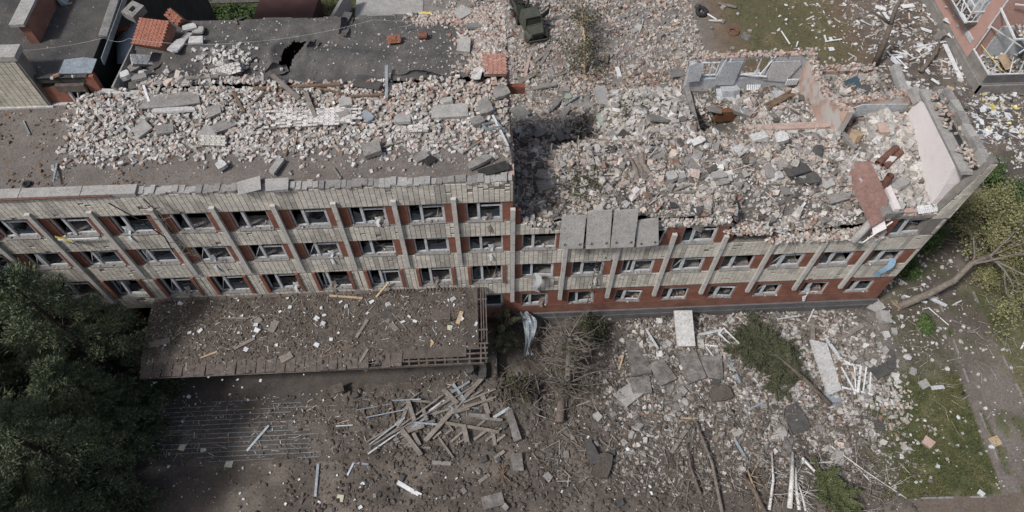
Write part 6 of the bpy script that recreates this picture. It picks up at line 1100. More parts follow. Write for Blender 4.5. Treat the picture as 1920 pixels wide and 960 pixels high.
# =================================================================== WRECKED TRUCK
def truck():
    root = tag(empty('wrecked_truck', (3.45, 29.6, Hs(3.45, 29.6)-.1), .28), 'burnt green army truck with empty windscreen and a bent door, in the yard rubble', 'truck')
    def pt(name, mat, f, par=root): m = MB(); f(m); return m.build(name, M[mat], par)
    def cab(m):
        m.add([(-1.05, 0, .9), (1.05, 0, .9), (1.05, 1.9, .9), (-1.05, 1.9, .9), (-.9, .35, 2.4), (.9, .35, 2.4), (.85, 1.8, 2.5), (-.85, 1.8, 2.5), (-1.02, .02, 1.55), (1.02, .02, 1.55), (1.02, 1.88, 1.55), (-1.02, 1.88, 1.55)],
              [(0, 3, 2, 1), (4, 5, 6, 7), (0, 1, 9, 8), (1, 2, 10, 9), (2, 3, 11, 10), (3, 0, 8, 11), (10, 11, 7, 6), (9, 10, 6, 5), (11, 8, 4, 7)])
    pt('cab', 'army', cab)
    def ws(m):
        a, b, c, d = Vector((-1.0, .03, 1.57)), Vector((1.0, .03, 1.57)), Vector((.88, .34, 2.38)), Vector((-.88, .34, 2.38))
        for p, q in ((a, b), (b, c), (c, d), (d, a)): m.bar(p, q, .16, .14)
    wsf = pt('windscreen_frame', 'army', ws); pt('windscreen_opening_shade', 'black', lambda m: m.add([(-.95, .07, 1.62), (.95, .07, 1.62), (.82, .36, 2.3), (-.82, .36, 2.3)], [(0, 1, 2, 3)]), wsf)  # black sheet stands in for the shade inside the cab
    pt('hood', 'army', lambda m: m.add([(-.8, -1.25, 1.0), (.8, -1.25, 1.0), (1.0, .0, 1.0), (-1.0, 0, 1.0), (-.65, -1.2, 1.45), (.65, -1.2, 1.45), (.95, .02, 1.6), (-.95, .02, 1.6)], [(0, 1, 5, 4), (4, 5, 6, 7), (1, 2, 6, 5), (3, 0, 4, 7), (0, 3, 2, 1)]))
    pt('grille', 'black', lambda m: m.box(-.6, .6, -1.3, -1.24, .75, 1.35)); pt('bumper', 'army', lambda m: m.obox((0, -1.45, .6), (2.2, .15, .25), rot_e(.1, .1, .06)))
    for s in (-1, 1):
        fd = pt('fender', 'army', lambda m: m.add([(s*.75, -1.2, 1.05), (s*1.2, -1.1, .95), (s*1.2, -.1, 1.05), (s*.95, 0, 1.25), (s*1.2, -1.3, .6)], [(0, 1, 2, 3), (0, 4, 1)]))
        for y in (-.6, 2.6, 3.8):
            wh = MB(); wh.tube([(s*1.15, y, .5), (s*.8, y, .5)], .5, 14); w_ = wh.build('wheel', M['black'], root); rm = MB(); rm.tube([(s*1.16, y, .5), (s*1.1, y, .5)], .25, 10); rm.build('rim', M['rust'], w_)
    pt('chassis', 'black', lambda m: (m.box(-.5, -.35, -1.2, 5.2, .6, .8), m.box(.35, .5, -1.2, 5.2, .6, .8), m.obox((0, 2.6, .9), (1.2, .5, .4), rot_e(.2, .1, .3)), m.obox((.1, 3.6, 1.0), (1.9, .3, .3), rot_e(.3, .2, .1)), m.obox((-.3, 4.6, 1.1), (1.7, .8, .15), rot_e(.4, .3, .2))))
    pt('torn_bed', 'army', lambda m: (m.obox((-.5, 2.9, 1.4), (1.4, 1.3, .06), rot_e(.6, .5, .2)), m.obox((.6, 4.3, 1.2), (1.2, 1.4, .06), rot_e(-.4, .5, .5)), m.obox((-.9, 4.2, 1.3), (.08, 1.8, .7), rot_e(.1, .3, .2))))
    def door(m):
        for p, q in (((1.05, 1.2, 1.0), (2.35, 1.9, 1.1)), ((2.35, 1.9, 1.1), (2.4, 1.75, 2.35)), ((2.4, 1.75, 2.35), (1.1, 1.0, 2.3)), ((1.08, 1.1, 1.65), (2.36, 1.85, 1.75))): m.bar(p, q, .1, .1)
        m.add([(1.06, 1.2, 1.0), (2.34, 1.9, 1.1), (2.36, 1.85, 1.72), (1.08, 1.12, 1.62)], [(0, 1, 2, 3)])
    pt('door', 'army', door); pt('mangled_metal', 'black', lambda m: [m.obox((random.uniform(-1.1, 1.1), random.uniform(2, 5), random.uniform(.8, 1.8)), (random.uniform(.2, .8), random.uniform(.2, .6), random.uniform(.04, .2)), rot_e(random.uniform(-1, 1), random.uniform(-1, 1), random.uniform(0, 3))) for k in range(16)])
    root.scale = (.86, .86, .86)
truck()
# maroon sheet roof and wall at the back
m = MB(); m.box(-21.5, -16.5, 29, 34, 0, 2.8); m.prism([(-2.7, -2.8), (2.7, -2.8), (2.7, 2.8), (-2.7, 2.8)], .1, rot_e(.25, 0, -.25), (-19, 31.4, 3.2)); tag(m.build('maroon_shed', M['maroon']), 'dark maroon sheet-roofed shed behind the dark roof', 'shed')
m = MB(); m.bar((-16.6, 25.5, 1.2), (-14.0, 34.5, 1.2), .3, 2.4); tag(m.build('concrete_wall', M['concrete']), 'low concrete wall right of the maroon shed', 'wall'); m = MB(); m.box(-13.5, -7, 25, 40, .2, .45); tag(m.build('paved_apron', M['concrete']), kind='structure')
m = MB(); m.box(-40, -22, 36.2, 37.5, .1, .5); tag(m.build('back_path', M['concrete']), kind='structure')
# =================================================================== VEGETATION
def leaf_mesh(name, pts, nrm, size, mat, parent, tri=False, aspect=1.6, rnd=.6, axis=None):
    """many small leaf faces at pts, roughly facing nrm"""
    N = len(pts); n = nrm + rng.normal(0, rnd, (N, 3)); n /= np.linalg.norm(n, axis=1)[:, None]+1e-9
    u = np.cross(n, rng.normal(0, 1, (N, 3))) if axis is None else axis+rng.normal(0, .35, (N, 3)); u /= np.linalg.norm(u, axis=1)[:, None]+1e-9; v = np.cross(n, u)
    s = size*rng.uniform(.6, 1.4, (N, 1)); a = u*s*aspect/2; b = v*s/2
    V = np.stack([pts-a, pts+b*.9, pts+a, pts-b*.9], 1).reshape(-1, 3); F = np.arange(N*4).reshape(N, 4)
    return np_mesh(name, V, [F], mat, None, parent)
def fronds(name, items, mat, parent, step=.055, w0=.34, wl=.035, seed=0):
    """flat conifer sprays: items = (base, tip, sag); needles stand out on both sides of each twig"""
    rg = np.random.default_rng(seed); VV = []
    for b, t, sag in items:
        b = np.array(b, float); t = np.array(t, float); L = np.linalg.norm(t-b); n = max(6, int(L/step)); u = np.linspace(.08, 1, n)[:, None]
        p = b*(1-u)+t*u; p[:, 2:] += sag*4*u*(1-u); d = (t-b)/L; s = np.cross(d, np.array([rg.normal(0, .35), rg.normal(0, .35), 1.0])); s /= np.linalg.norm(s)
        up = np.cross(s, d)
        for sg in (-1, 1):
            for r in range(2):
                a = d*rg.uniform(.3, .9, (n, 1)) + sg*s*rg.uniform(.5, 1.1, (n, 1)) + up*rg.normal(.05, .3, (n, 1)); a /= np.linalg.norm(a, axis=1)[:, None]
                ln = w0*(1-.65*u)*rg.uniform(.5, 1.15, (n, 1)); q = p+rg.normal(0, .02, (n, 3)); wv = np.cross(a, up+rg.normal(0, .4, (n, 3))); wv /= np.linalg.norm(wv, axis=1)[:, None]+1e-9
                wd = wl*rg.uniform(.7, 1.5, (n, 1)); VV.append(np.stack([q, q+a*ln*.5+wv*wd, q+a*ln, q+a*ln*.5-wv*wd], 1).reshape(-1, 3))
    V = np.concatenate(VV); return np_mesh(name, V, [np.arange(len(V)).reshape(-1, 4)], mat, None, parent)
def spruce_parts(h, r, seed):
    rg = np.random.default_rng(seed); P_ = []; Nn = []; br = MB()
    br.tube([(0, 0, 0), (0, 0, h*.5), (0, 0, h)], [.24, .15, .02], 7)
    nt_ = 18
    for t in range(nt_):
        f = (t+.5)/nt_; z = h*(.06+.92*f); R0 = r*(1-f)**.75+.25; nb = int(4+5*(1-f))
        a0 = rg.uniform(0, 6.28)
        for k in range(nb):
            a = a0+6.283*k/nb+rg.uniform(-.25, .25); R = R0*rg.uniform(.78, 1.12); dz = -R*.22+.25*f
            tip = np.array([R*np.cos(a), R*np.sin(a), dz])
            br.tube([(0, 0, z), tuple(tip*.55+np.array([0, 0, z+.12*R*.2])), tuple(tip+np.array([0, 0, z]))], [.03, .018, .006], 3, False)
            m = max(2, int(R/1.0))
            for j in range(m):
                q = 1-.62*j/m; c = tip*q+np.array([0, 0, z+.10*R*q*(1-q)]); rad = (.64 if j == 0 else .46)*min(1, R/1.8+.5)*rg.uniform(.7, 1.25)
                n = int((330 if j == 0 else 150)*min(1, R/1.8+.5))
                d = rg.normal(0, 1, (n, 3)); d /= np.linalg.norm(d, axis=1)[:, None]; d[:, 2] = np.abs(d[:, 2])*.8-.15
                rr = rg.uniform(.3, 1, (n, 1))**.4
                tn = tip/(np.linalg.norm(tip)+1e-6); d = d+tn*np.abs(rg.normal(0, .55, (n, 1)))*(rg.uniform(0, 1, (n, 1)) < .6); P_.append(c+d*rr*rad*np.array([1, 1, .8])); Nn.append(d*.7+tip/ (R+.1)*.3+np.array([0, 0, .45]))
    return br, np.concatenate(P_), np.concatenate(Nn)
sp = []
for sd, h, r in ((1, 13.5, 3.7), (2, 11.5, 3.3)):
    br, pts, nn = spruce_parts(h, r, sd); to = br.mesh('trunk'); to.materials.append(M.setdefault('darkbark', mat_noise('shaded_spruce_bark', (.03, .026, .022), (.06, .05, .042), 4))); co_ = leaf_mesh('crown', pts, nn, .085, M['needle'], None, aspect=2.6, rnd=.5, axis=nn/(np.linalg.norm(nn, axis=1)[:, None]+1e-9)); me = co_.data; bpy.data.objects.remove(co_); sp.append((to, me, h))  # darker copy of brown bark; shade inside the crown is in its colour
SPR = [(-25.9, -3.7, 0, .98, .0, 'tall dark spruce closest to the left windows and the porch end'), (-31.5, -2.0, 1, 1.1, 1.2, 'spruce against the facade at the left edge of the picture'), (-26.0, -10.3, 0, .93, 2.2, 'spruce beside the left end of the entrance steps'), (-31.2, -8.0, 0, 1.08, 3.3, 'broad spruce in the middle of the left spruce group'), (-27.0, -14.2, 1, 1.0, 4.1, 'front spruce at the bottom of the left spruce group'), (-33.0, -13.0, 1, 1.05, 5.1, 'spruce at the far lower left corner'), (-36.5, -6.0, 0, 1.1, .7, 'spruce at the far left behind the group'), (-25.3, -6.9, 1, .82, 5.6, 'smaller spruce leaning over the left end of the steps')]
for x, y, k, s, a, lab in SPR:
    root = tag(empty('spruce_tree', (x, y, -.1), a), lab, 'tree', 'spruces left of the entrance'); root.scale = (s, s, s*1.12)  # trees stretched upward so their shadow reaches farther over the steps
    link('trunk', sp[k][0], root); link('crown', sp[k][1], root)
# --- recursive bare tree
def grow(m, p, d, L, r, dep, tips, rg, up=.1, spread=.55, nseg=4):
    pts = [p.copy()]; rad = [r]; q = p.copy(); dd = d.normalized()
    for k in range(nseg):
        dd = (dd + Vector(rg.normal(0, .13, 3)) + Vector((0, 0, up*.12))).normalized(); q = q + dd*(L/nseg); pts.append(q.copy()); rad.append(r*(1-.55*(k+1)/nseg))
        if dep <= 1: tips.append((q.copy(), dd.copy()))
    m.tube(pts, rad, 6 if dep > 2 else 4 if dep > 1 else 3, False)
    if dep == 0: return
    n = 2 + (rg.uniform() < .7)
    for k in range(n):
        f = rg.uniform(.45, 1.0) if k else 1.0; i = min(int(f*nseg), nseg); nd = (dd + Vector(rg.normal(0, spread, 3)) + Vector((0, 0, up))).normalized(); grow(m, pts[i], nd, L*rg.uniform(.55, .82), max(rad[i]*.72, .008), dep-1, tips, rg, up, spread, nseg)
def tree(loc, d, L, r, dep, seed, lab, bark='gbark', leaf=None, nleaf=6, ls=.1, up=.1, spread=.55, name='leafy_tree', group=None, lr=.35):
    rg = np.random.default_rng(seed); m = MB(); tips = []; grow(m, Vector((0, 0, 0)), Vector(d), L, r, dep, tips, rg, up, spread)
    root = tag(empty(name, loc), lab, 'tree', group); m.build('trunk', M[bark], root, True)
    if leaf:
        t = np.array([list(a) for a, b in tips]); t = np.repeat(t, nleaf, 0)+rg.normal(0, lr, (len(t)*nleaf, 3)); leaf_mesh('crown', t, np.tile([[0, 0, .6]], (len(t), 1)), ls, M[leaf], root, rnd=.9)
    return root
# leaning trunk by the corner and its crown over the right edge
a = Vector((28.0, -.1, .2)); path = [a, Vector((29.6, .15, 1.3)), Vector((31.0, .5, 2.6)), Vector((31.9, 1.2, 3.6)), Vector((33.0, 1.4, 4.1))]
root = tag(empty('leaning_tree', a), 'big grey tree trunk torn at its base and leaning right from the building corner', 'tree'); m = MB(); m.tube([p-a for p in path], [.33, .27, .23, .2, .15], 9)
rg = np.random.default_rng(11); tips = []
for k in range(7): grow(m, path[4]-a+Vector((0, 0, 0)) if k < 4 else path[3]-a, Vector((.8, rg.uniform(-1.1, 1.0), rg.uniform(-.2, .5))), rg.uniform(2.2, 3.4), .10, 4, tips, rg, .02, .5)
m.build('trunk', M['gbark'], root, True); t = np.array([list(x) for x, y in tips]); t = np.repeat(t, 3, 0)+rg.normal(0, .25, (len(t)*3, 3)); leaf_mesh('crown', t, np.tile([[0, 0, .6]], (len(t), 1)), .11, M['leaf'], root, rnd=.9)
m = MB()
for k in range(14): m.tube([(rng.uniform(-.3, .2), rng.uniform(-.3, .3), 0), (-.5+rng.uniform(-.3, .2), rng.uniform(-.5, .5), .15+rng.uniform(0, .3))], [.05, .01], 4)
m.build('torn_base', M['ywood'], root)
M['twigbark'] = mat_noise('pale_twig_bark', (.22, .20, .165), (.36, .33, .28), 3)
TR = [((36.2, 3.0, 0), 2.3, .13, 5, 21, 'spring tree with thin olive leaves at the right edge beside the corner'), ((37.5, -1.2, 0), 2.2, .12, 5, 22, 'spring tree with thin olive leaves low on the right edge'), ((35.2, 6.5, 0), 2.2, .12, 5, 23, 'spring tree with olive leaves between end wall and right edge')]
TR += [((37.6, -4.6, 0), 2.0, .11, 5, 24, 'spring tree with olive leaves at the right edge beside the path'), ((34.6, 2.2, 0), 1.9, .1, 5, 25, 'slender spring tree with olive leaves behind the leaning trunk')]
for p, L, r, dep, sd, lab in TR: tree(p, (.05, -.05, 1), L, r, dep, sd, lab, 'twigbark', 'leaf', 7, .085, .12, .6)
def bush(x, y, r, h, lab, n=2600, mat='bushleaf', ls=.13):
    root = tag(empty('shrub', (x, y, Hs(x, y)-.05)), lab, 'shrub'); d = rng.normal(0, 1, (n, 3)); d /= np.linalg.norm(d, axis=1)[:, None]; d[:, 2] = np.abs(d[:, 2])
    cl = rng.normal(0, .45, (26, 3)); cl[:, 2] = np.abs(cl[:, 2]); c = cl[rng.integers(0, 26, n)]; p = (c*.9+d*rng.uniform(.1, .5, (n, 1)))*np.array([r, r, h]); leaf_mesh('crown', p, d+np.array([0, 0, .5]), ls, M[mat], root)
    m = MB(); [m.tube([(0, 0, 0), tuple(p[rng.integers(0, n)])], [.03, .008], 4) for k in range(9)]; m.build('trunk', M['bark'], root)
BU = [(38.6, 11.0, 1.9, 2.4, 'dense dark green shrub above the spring trees at the right edge'), (40.5, 9.0, 1.7, 2.2, 'dark green shrub at the right edge below the dense one'), (34.0, 8.3, 1.5, 2.0, 'dark green shrub beside the end wall, upper one'), (31.5, 5.5, 1.3, 1.6, 'dark green shrub beside the end wall, middle one'), (29.4, 3.0, 1.1, 1.2, 'low dark shrub beside the end wall near the torn trunk'), (37.5, 6.0, 1.5, 2.0, 'mid green shrub under the spring trees'), (39.0, 2.5, 1.5, 1.6, 'mid green shrub at the right edge under the spring tree'), (29.3, -1.9, .6, .8, 'small bright green shrub below the torn trunk')]
for x, y, r, h, lab in BU: bush(x, y, r, h, lab)
for k, x in enumerate(np.arange(-33, -17, 1.6)): bush(float(x), 33.8+float(rng.uniform(-.8, .8)), 1.3, 1.1, 'green shrub behind the dark roof, number %d' % k if False else 'leafy green shrub in the strip behind the dark roof', 1300, 'bushleaf', .16)
for o in bpy.data.objects:
    if o.get('label') == 'leafy green shrub in the strip behind the dark roof': o['group'] = 'green shrubs behind the dark roof'
bush(-22.0, 9.2, .9, 1.0, 'bright green bush deep in the gap left of the dark roof', 900); bpy.data.objects[-1]
# back right tree trunk with a fork
q = P(1640, 122); b = G(1670, 45, 4.2); c1 = G(1692, -10, 6.2); c2 = G(1610, 8, 5.6); m = MB(); z0 = q.copy()
m.tube([q-z0, (q.lerp(b, .5)-z0)+Vector((.1, 0, 0)), b-z0], [.34, .27, .23], 9); m.tube([b-z0, b.lerp(c1, .5)-z0+Vector((-.1, 0, 0)), c1-z0], [.22, .17, .13], 8); m.tube([b-z0, b.lerp(c2, .55)-z0+Vector((.2, -.1, 0)), c2-z0], [.13, .1, .07], 7)
root = tag(empty('forked_tree', q), 'bare forked brown tree trunk standing in the litter behind the end wall', 'tree'); m.build('trunk', M['bark'], root, True)
a, b = P(1724, 137, .2), P(1750, 108, .5); m = MB(); m.tube([a-a, a.lerp(b, .5)-a, b-a, b-a+Vector((.3, .9, .7)), b-a+Vector((-.9, 1.6, .5))], [.24, .2, .16, .12, .08], 7); root = tag(empty('fallen_limb', a), 'curved broken limb lying in the white litter', 'limb'); m.build('limb', M['bark'], root, True)
# yard tree lying/standing bare with dull foliage
q = P(1095, 148); tip = G(1088, -8, 3.0); m = MB(); tips = []; rg = np.random.default_rng(31); m.tube([q-q, q.lerp(tip, .4)-q+Vector((.15, 0, .6)), tip-q], [.16, .11, .06], 7)
for k in range(16):
    f = rg.uniform(.05, .95); grow(m, q.lerp(tip, f)-q+Vector((0, 0, .5*(1-abs(2*f-1)))), Vector((rg.uniform(-1, 1), rg.uniform(-.5, .6), rg.uniform(-.1, .5))), rg.uniform(.9, 1.8), .05, 2, tips, rg, .05, .5)
root = tag(empty('stripped_tree', q), 'stripped tan tree with dull foliage lying back across the yard rubble', 'tree'); m.build('trunk', M['ywood'], root, True); t = np.array([list(x) for x, y in tips]); t = np.repeat(t, 4, 0)+rg.normal(0, .3, (len(t)*4, 3)); leaf_mesh('crown', t, np.tile([[0, 0, .6]], (len(t), 1)), .11, M['dneedle'], root, rnd=.9)
for (x, y, lab) in [(1210, 195, 'dull green twigs caught on the middle mound'), (1155, 215, 'dull green twigs at the rim of the pit'), (1075, 265, 'weeds growing on the collapsed rubble near the break'), (1120, 335, 'weeds in the middle of the collapsed rubble'), (1085, 350, 'low weeds left of middle on the collapsed rubble')]:
    q = P(x, y, .15); root = tag(empty('weed_patch', q), lab, 'weeds'); n = 700; p = rng.normal(0, 1, (n, 3))*np.array([.75, .7, .12]); p[:, 2] = [Hs(q.x+a_, q.y+b_)-q.z+abs(c_) for a_, b_, c_ in p]; leaf_mesh('foliage', p, np.tile([[0, 0, .7]], (n, 1)), .10, M['dneedle'], root, rnd=.9)
# broken conifers in front
def conifer_down(path, rad, lab, nbr, R, seed, needles, nd=26, bark='bark', bare=False, droop=-.1, mat='dneedle', ls=.11, name='broken_conifer', r0=.0):
    q = path[0]; rg = np.random.default_rng(seed); m = MB(); m.tube([p-q for p in path], rad, 8); pts = []; nn = []
    for k in range(nbr):
        f = rg.uniform(r0, 1); i = min(int(f*(len(path)-1)), len(path)-2); g = f*(len(path)-1)-i; c = path[i].lerp(path[i+1], g)-q; ax = (path[i+1]-path[i]).normalized(); a = ax.orthogonal().normalized(); b = ax.cross(a); t = rg.uniform(0, 6.283)
        d = (a*math.cos(t)+b*math.sin(t)+ax*rg.uniform(.1, .7)).normalized(); L = R*(1-.45*f)*rg.uniform(.5, 1.25); e = c+d*L+Vector((0, 0, droop*L)); ze = Hs(q.x+e.x, q.y+e.y)-q.z; e.z = max(e.z, ze+.05); mid = c.lerp(e, .4)+Vector(rg.normal(0, .10*L, 3))+Vector((0, 0, .08*L)); m2 = c.lerp(e, .72)+Vector(rg.normal(0, .13*L, 3)); m.tube([c, mid, m2, e], [.045, .034, .024, .01], 4, False)
        for s in range(3):
            u = rg.uniform(.3, 1); c2 = c.lerp(e, u); m.tube([c2, c2+Vector(rg.normal(0, .28, 3))], [.012, .005], 3, False)
        if rg.uniform() < needles:
            n = nd; u = rg.uniform(.25, 1.05, (n, 1)); p = np.array(c)*(1-u)+np.array(e)*u+rg.normal(0, .16, (n, 3)); pts.append(p); nn.append(np.tile([[0, 0, .6]], (n, 1)))
    root = tag(empty(name, q), lab, 'tree'); m.build('trunk', M[bark], root, True)
    if pts: leaf_mesh('crown', np.concatenate(pts), np.concatenate(nn), ls, M[mat], root, aspect=2.2, rnd=.8)
    return root
q0 = P(1062, 715, .0); conifer_down([q0+Vector((-.1, -1.2, .2)), q0+Vector((0, 0, 1.4)), q0+Vector((.05, .9, 3.0)), q0+Vector((.05, 1.4, 4.4))], [.26, .23, .19, .1], 'shattered conifer with bare radiating branches at the porch corner', 120, 3.4, 41, .13, 24, bark='gbark')
a = P(945, 640, .2)+Vector((0, 0, 1.6)); root = tag(empty('conifer_bough', a), 'green drooping conifer boughs at the right end of the porch', 'tree'); rg = np.random.default_rng(43); its = []; m = MB()
m.tube([(0.2, .3, -1.7), (0, 0, 0)], [.08, .04], 5)
for k in range(46):
    c = Vector((rg.normal(0, .25), rg.normal(0, .9), rg.normal(0, .5))); th = rg.uniform(0, 6.28); L = rg.uniform(.5, 1.1); t = c+Vector((math.cos(th)*L, math.sin(th)*L, -.35*L)); its.append((c, t, .1)); m.tube([(0, 0, 0), c, t], [.03, .02, .005], 3, False)
m.build('trunk', M['bark'], root); fronds('crown', its, M['dneedle'], root, .05, .34, .035, 44)
for (x, y, lab, sd) in [(1105, 625, 'dark needled bough heap right of the shattered conifer', 51), (960, 735, 'tangle of bare conifer twigs left of the shattered conifer', 52)]:
    q = P(x, y, .3); conifer_down([q+Vector((-.9, .3, 0)), q+Vector((.9, -.2, .3))], [.08, .04], lab, 70, 1.5, sd, .75 if sd == 51 else .2, 46, mat='dneedle')
q = P(1555, 762, .25); e = P(1405, 640, .6); root = tag(empty('fallen_conifer', q), 'fallen conifer with ragged dark green crown lying toward the wall at right', 'tree')
rg = np.random.default_rng(61); m = MB(); ax = e-q; m.tube([q-q, ax*.35+Vector((0, 0, .35)), ax*.7+Vector((0, 0, .3)), ax], [.17, .13, .09, .04], 7); its = []
for k in range(105):
    f = rg.uniform(.38, 1.02); c = ax*f+Vector((0, 0, .3)); th = rg.normal(0, .95); d = Vector((ax.x, ax.y, 0)).normalized(); d = Matrix.Rotation(th, 3, 'Z') @ d; L = rg.uniform(.9, 2.3)*(1-.35*abs(f-.7)); t = c+d*L; t.z = Hs(q.x+t.x, q.y+t.y)-q.z+rg.uniform(.05, .95)*(1 if rg.uniform() < .6 else .35); m.tube([c, c.lerp(t, .5)+Vector((0, 0, .12)), t], [.03, .02, .006], 3, False); its.append((c, t, .12))
    for r in range(3):
        u = rg.uniform(.35, .95); b2 = c.lerp(t, u)+Vector((0, 0, .1)); d2 = Matrix.Rotation(rg.choice([-1, 1])*rg.uniform(.4, .9), 3, 'Z') @ d; its.append((b2, b2+d2*L*.42+Vector((0, 0, rg.uniform(-.2, .15))), .04))
for k in range(26):
    f = rg.uniform(.1, .45); c = ax*f+Vector((0, 0, .25)); t = c+Vector(rg.normal(0, .7, 3)); m.tube([c, t], [.03, .006], 3, False)
m.build('trunk', M['bark'], root, True); fronds('crown', its, M['dneedle'], root, .06, .30, .03, 62)
q = P(1450, 700, .2); root = tag(empty('conifer_branches', q), 'bare dark branch heap below the fallen conifer crown', 'branches'); m = MB()
for k in range(46): t = Vector(rg.normal(0, 1, 3))*.9; t.z = abs(t.z)*.35; m.tube([Vector(rg.normal(0, .25, 3))*Vector((1, 1, .2)).length*.4, t*.5+Vector((0, 0, .1)), t], [.03, .02, .006], 3, False)
m.build('branch_tangle', M['bark'], root)
q = P(1048, 795, .35); m = MB(); b = P(1056, 722, .5); m.tube([q-q, (b-q)*.5, b-q], [.3, .27, .22], 9); root = tag(empty('log', q), 'thick brown log lying in the earth below the shattered conifer', 'log'); m.build('trunk', M['bark'], root, True)
# birches at the bottom right
BI = [(1478, 955, 1482, 852, .17, 'birch', 'thickest white birch stem at the bottom right'), (1440, 958, 1443, 850, .1, 'birch', 'thin white birch stem left of the thickest'), (1496, 958, 1488, 880, .12, 'birch', 'white birch stem right of the thickest'), (1508, 960, 1492, 910, .08, 'birch', 'short white birch stem at the bottom'), (1352, 962, 1300, 790, .12, 'gbark', 'long pale brown bare stem from the bottom edge'), (1312, 930, 1286, 835, .12, 'bark', 'dark bare stem left of the long pale one'), (1432, 962, 1388, 890, .16, 'bark', 'dark leaning stem near the birches'), (1425, 955, 1398, 885, .1, 'ywood', 'split tan stem beside the dark leaning one'), (1600, 956, 1625, 975, .12, 'birch', 'birch stem end at the bottom edge'), (1426, 912, 1412, 895, .1, 'bark', 'bent root beside the dark leaning stem')]
rg = np.random.default_rng(71)
for x1, y1, x2, y2, r, mt, lab in BI:
    a, b = P(x1, y1, .25), P(x2, y2, .45); m = MB(); tips = []; md = a.lerp(b, .5)-a+Vector((rg.normal(0, .12), rg.normal(0, .1), .15)); m.tube([a-a, md, b-a], [r, r*.8, r*.55], 7)
    for k in range(6): grow(m, (b-a)*rg.uniform(.2, 1), Vector((rg.uniform(-.7, .9), rg.uniform(-1, .6), rg.uniform(-.05, .35))), rg.uniform(.5, 1.1), .025, 1, tips, rg, 0, .45)
    root = tag(empty('fallen_log', a), lab, 'tree', None); m.build('trunk', M[mt], root, True)
a = P(1500, 862, .4); root = tag(empty('fallen_conifer', a), 'green needled conifer top lying right of the birch stems', 'tree'); rg = np.random.default_rng(73); its = []; m = MB(); e = P(1580, 958, .5)-a; m.tube([a-a, e*.5+Vector((0, 0, .2)), e], [.1, .07, .03], 6)
for k in range(60):
    f = rg.uniform(.25, 1.0); c = e*f+Vector((0, 0, .2)); d = Matrix.Rotation(rg.normal(0, .8), 3, 'Z') @ Vector((e.x, e.y, 0)).normalized(); L = rg.uniform(.6, 1.5); t = c+d*L+Vector((0, 0, rg.uniform(-.1, .5))); its.append((c, t, .1)); m.tube([c, t], [.025, .005], 3, False)
    for r in range(2):
        b2 = c.lerp(t, rg.uniform(.4, .9)); d2 = Matrix.Rotation(rg.choice([-1, 1])*.7, 3, 'Z') @ d; its.append((b2, b2+d2*L*.4, .03))
m.build('trunk', M['birch'], root); fronds('crown', its, M['needle2'] if 'needle2' in M else M.setdefault('needle2', mat_leaf('fresh_needles', (.052, .068, .028), (.10, .11, .05))), root, .06, .30, .03, 74)
LT = [[(1558, 838), (1620, 885), (1698, 935)], [(1700, 600), (1735, 625), (1755, 638)], [(1620, 925), (1650, 938), (1660, 950)], [(1605, 910), (1650, 925)], [(1710, 660), (1740, 665), (1770, 640)], [(1745, 625), (1760, 595), (1745, 590)], [(1600, 870), (1630, 905)], [(1320, 870), (1290, 905), (1285, 950)], [(1500, 870), (1560, 868)], [(1505, 880), (1550, 910)], [(1090, 840), (1050, 815)], [(1082, 832), (1055, 790)]]
LL = ['long thin white twig lying over the lawn', 'forked grey twig below the leaning trunk', 'small bare twig at the bottom of the lawn', 'pale twig left at the bottom of the lawn', 'curved twig at the top of the lawn', 'hooked twig below the leaning trunk', 'twig beside the long white one', 'forked twig at the bottom middle', 'upper white twig by the birch stems', 'lower white twig by the birch stems', 'brown twig on the earth below the log', 'second brown twig on the earth near the log']
for pl, lab in zip(LT, LL):
    ps = [P(x, y, .1+.1*(k % 2)) for k, (x, y) in enumerate(pl)]; a = ps[0]; m = MB(); tips = []; m.tube([p-a for p in ps], [.05*(1-.25*k) for k in range(len(ps))], 5)
    for k in range(5): grow(m, ps[-1].lerp(ps[0], rg.uniform(0, .7))-a, Vector((rg.uniform(-1, 1), rg.uniform(-1, 1), .08)), rg.uniform(.4, .9), .016, 1, tips, rg, 0, .4)
    o = m.build('fallen_twig', M['gbark'] if 'white' not in lab else M['birch'], None); o.location = a; tag(o, lab, 'twig')
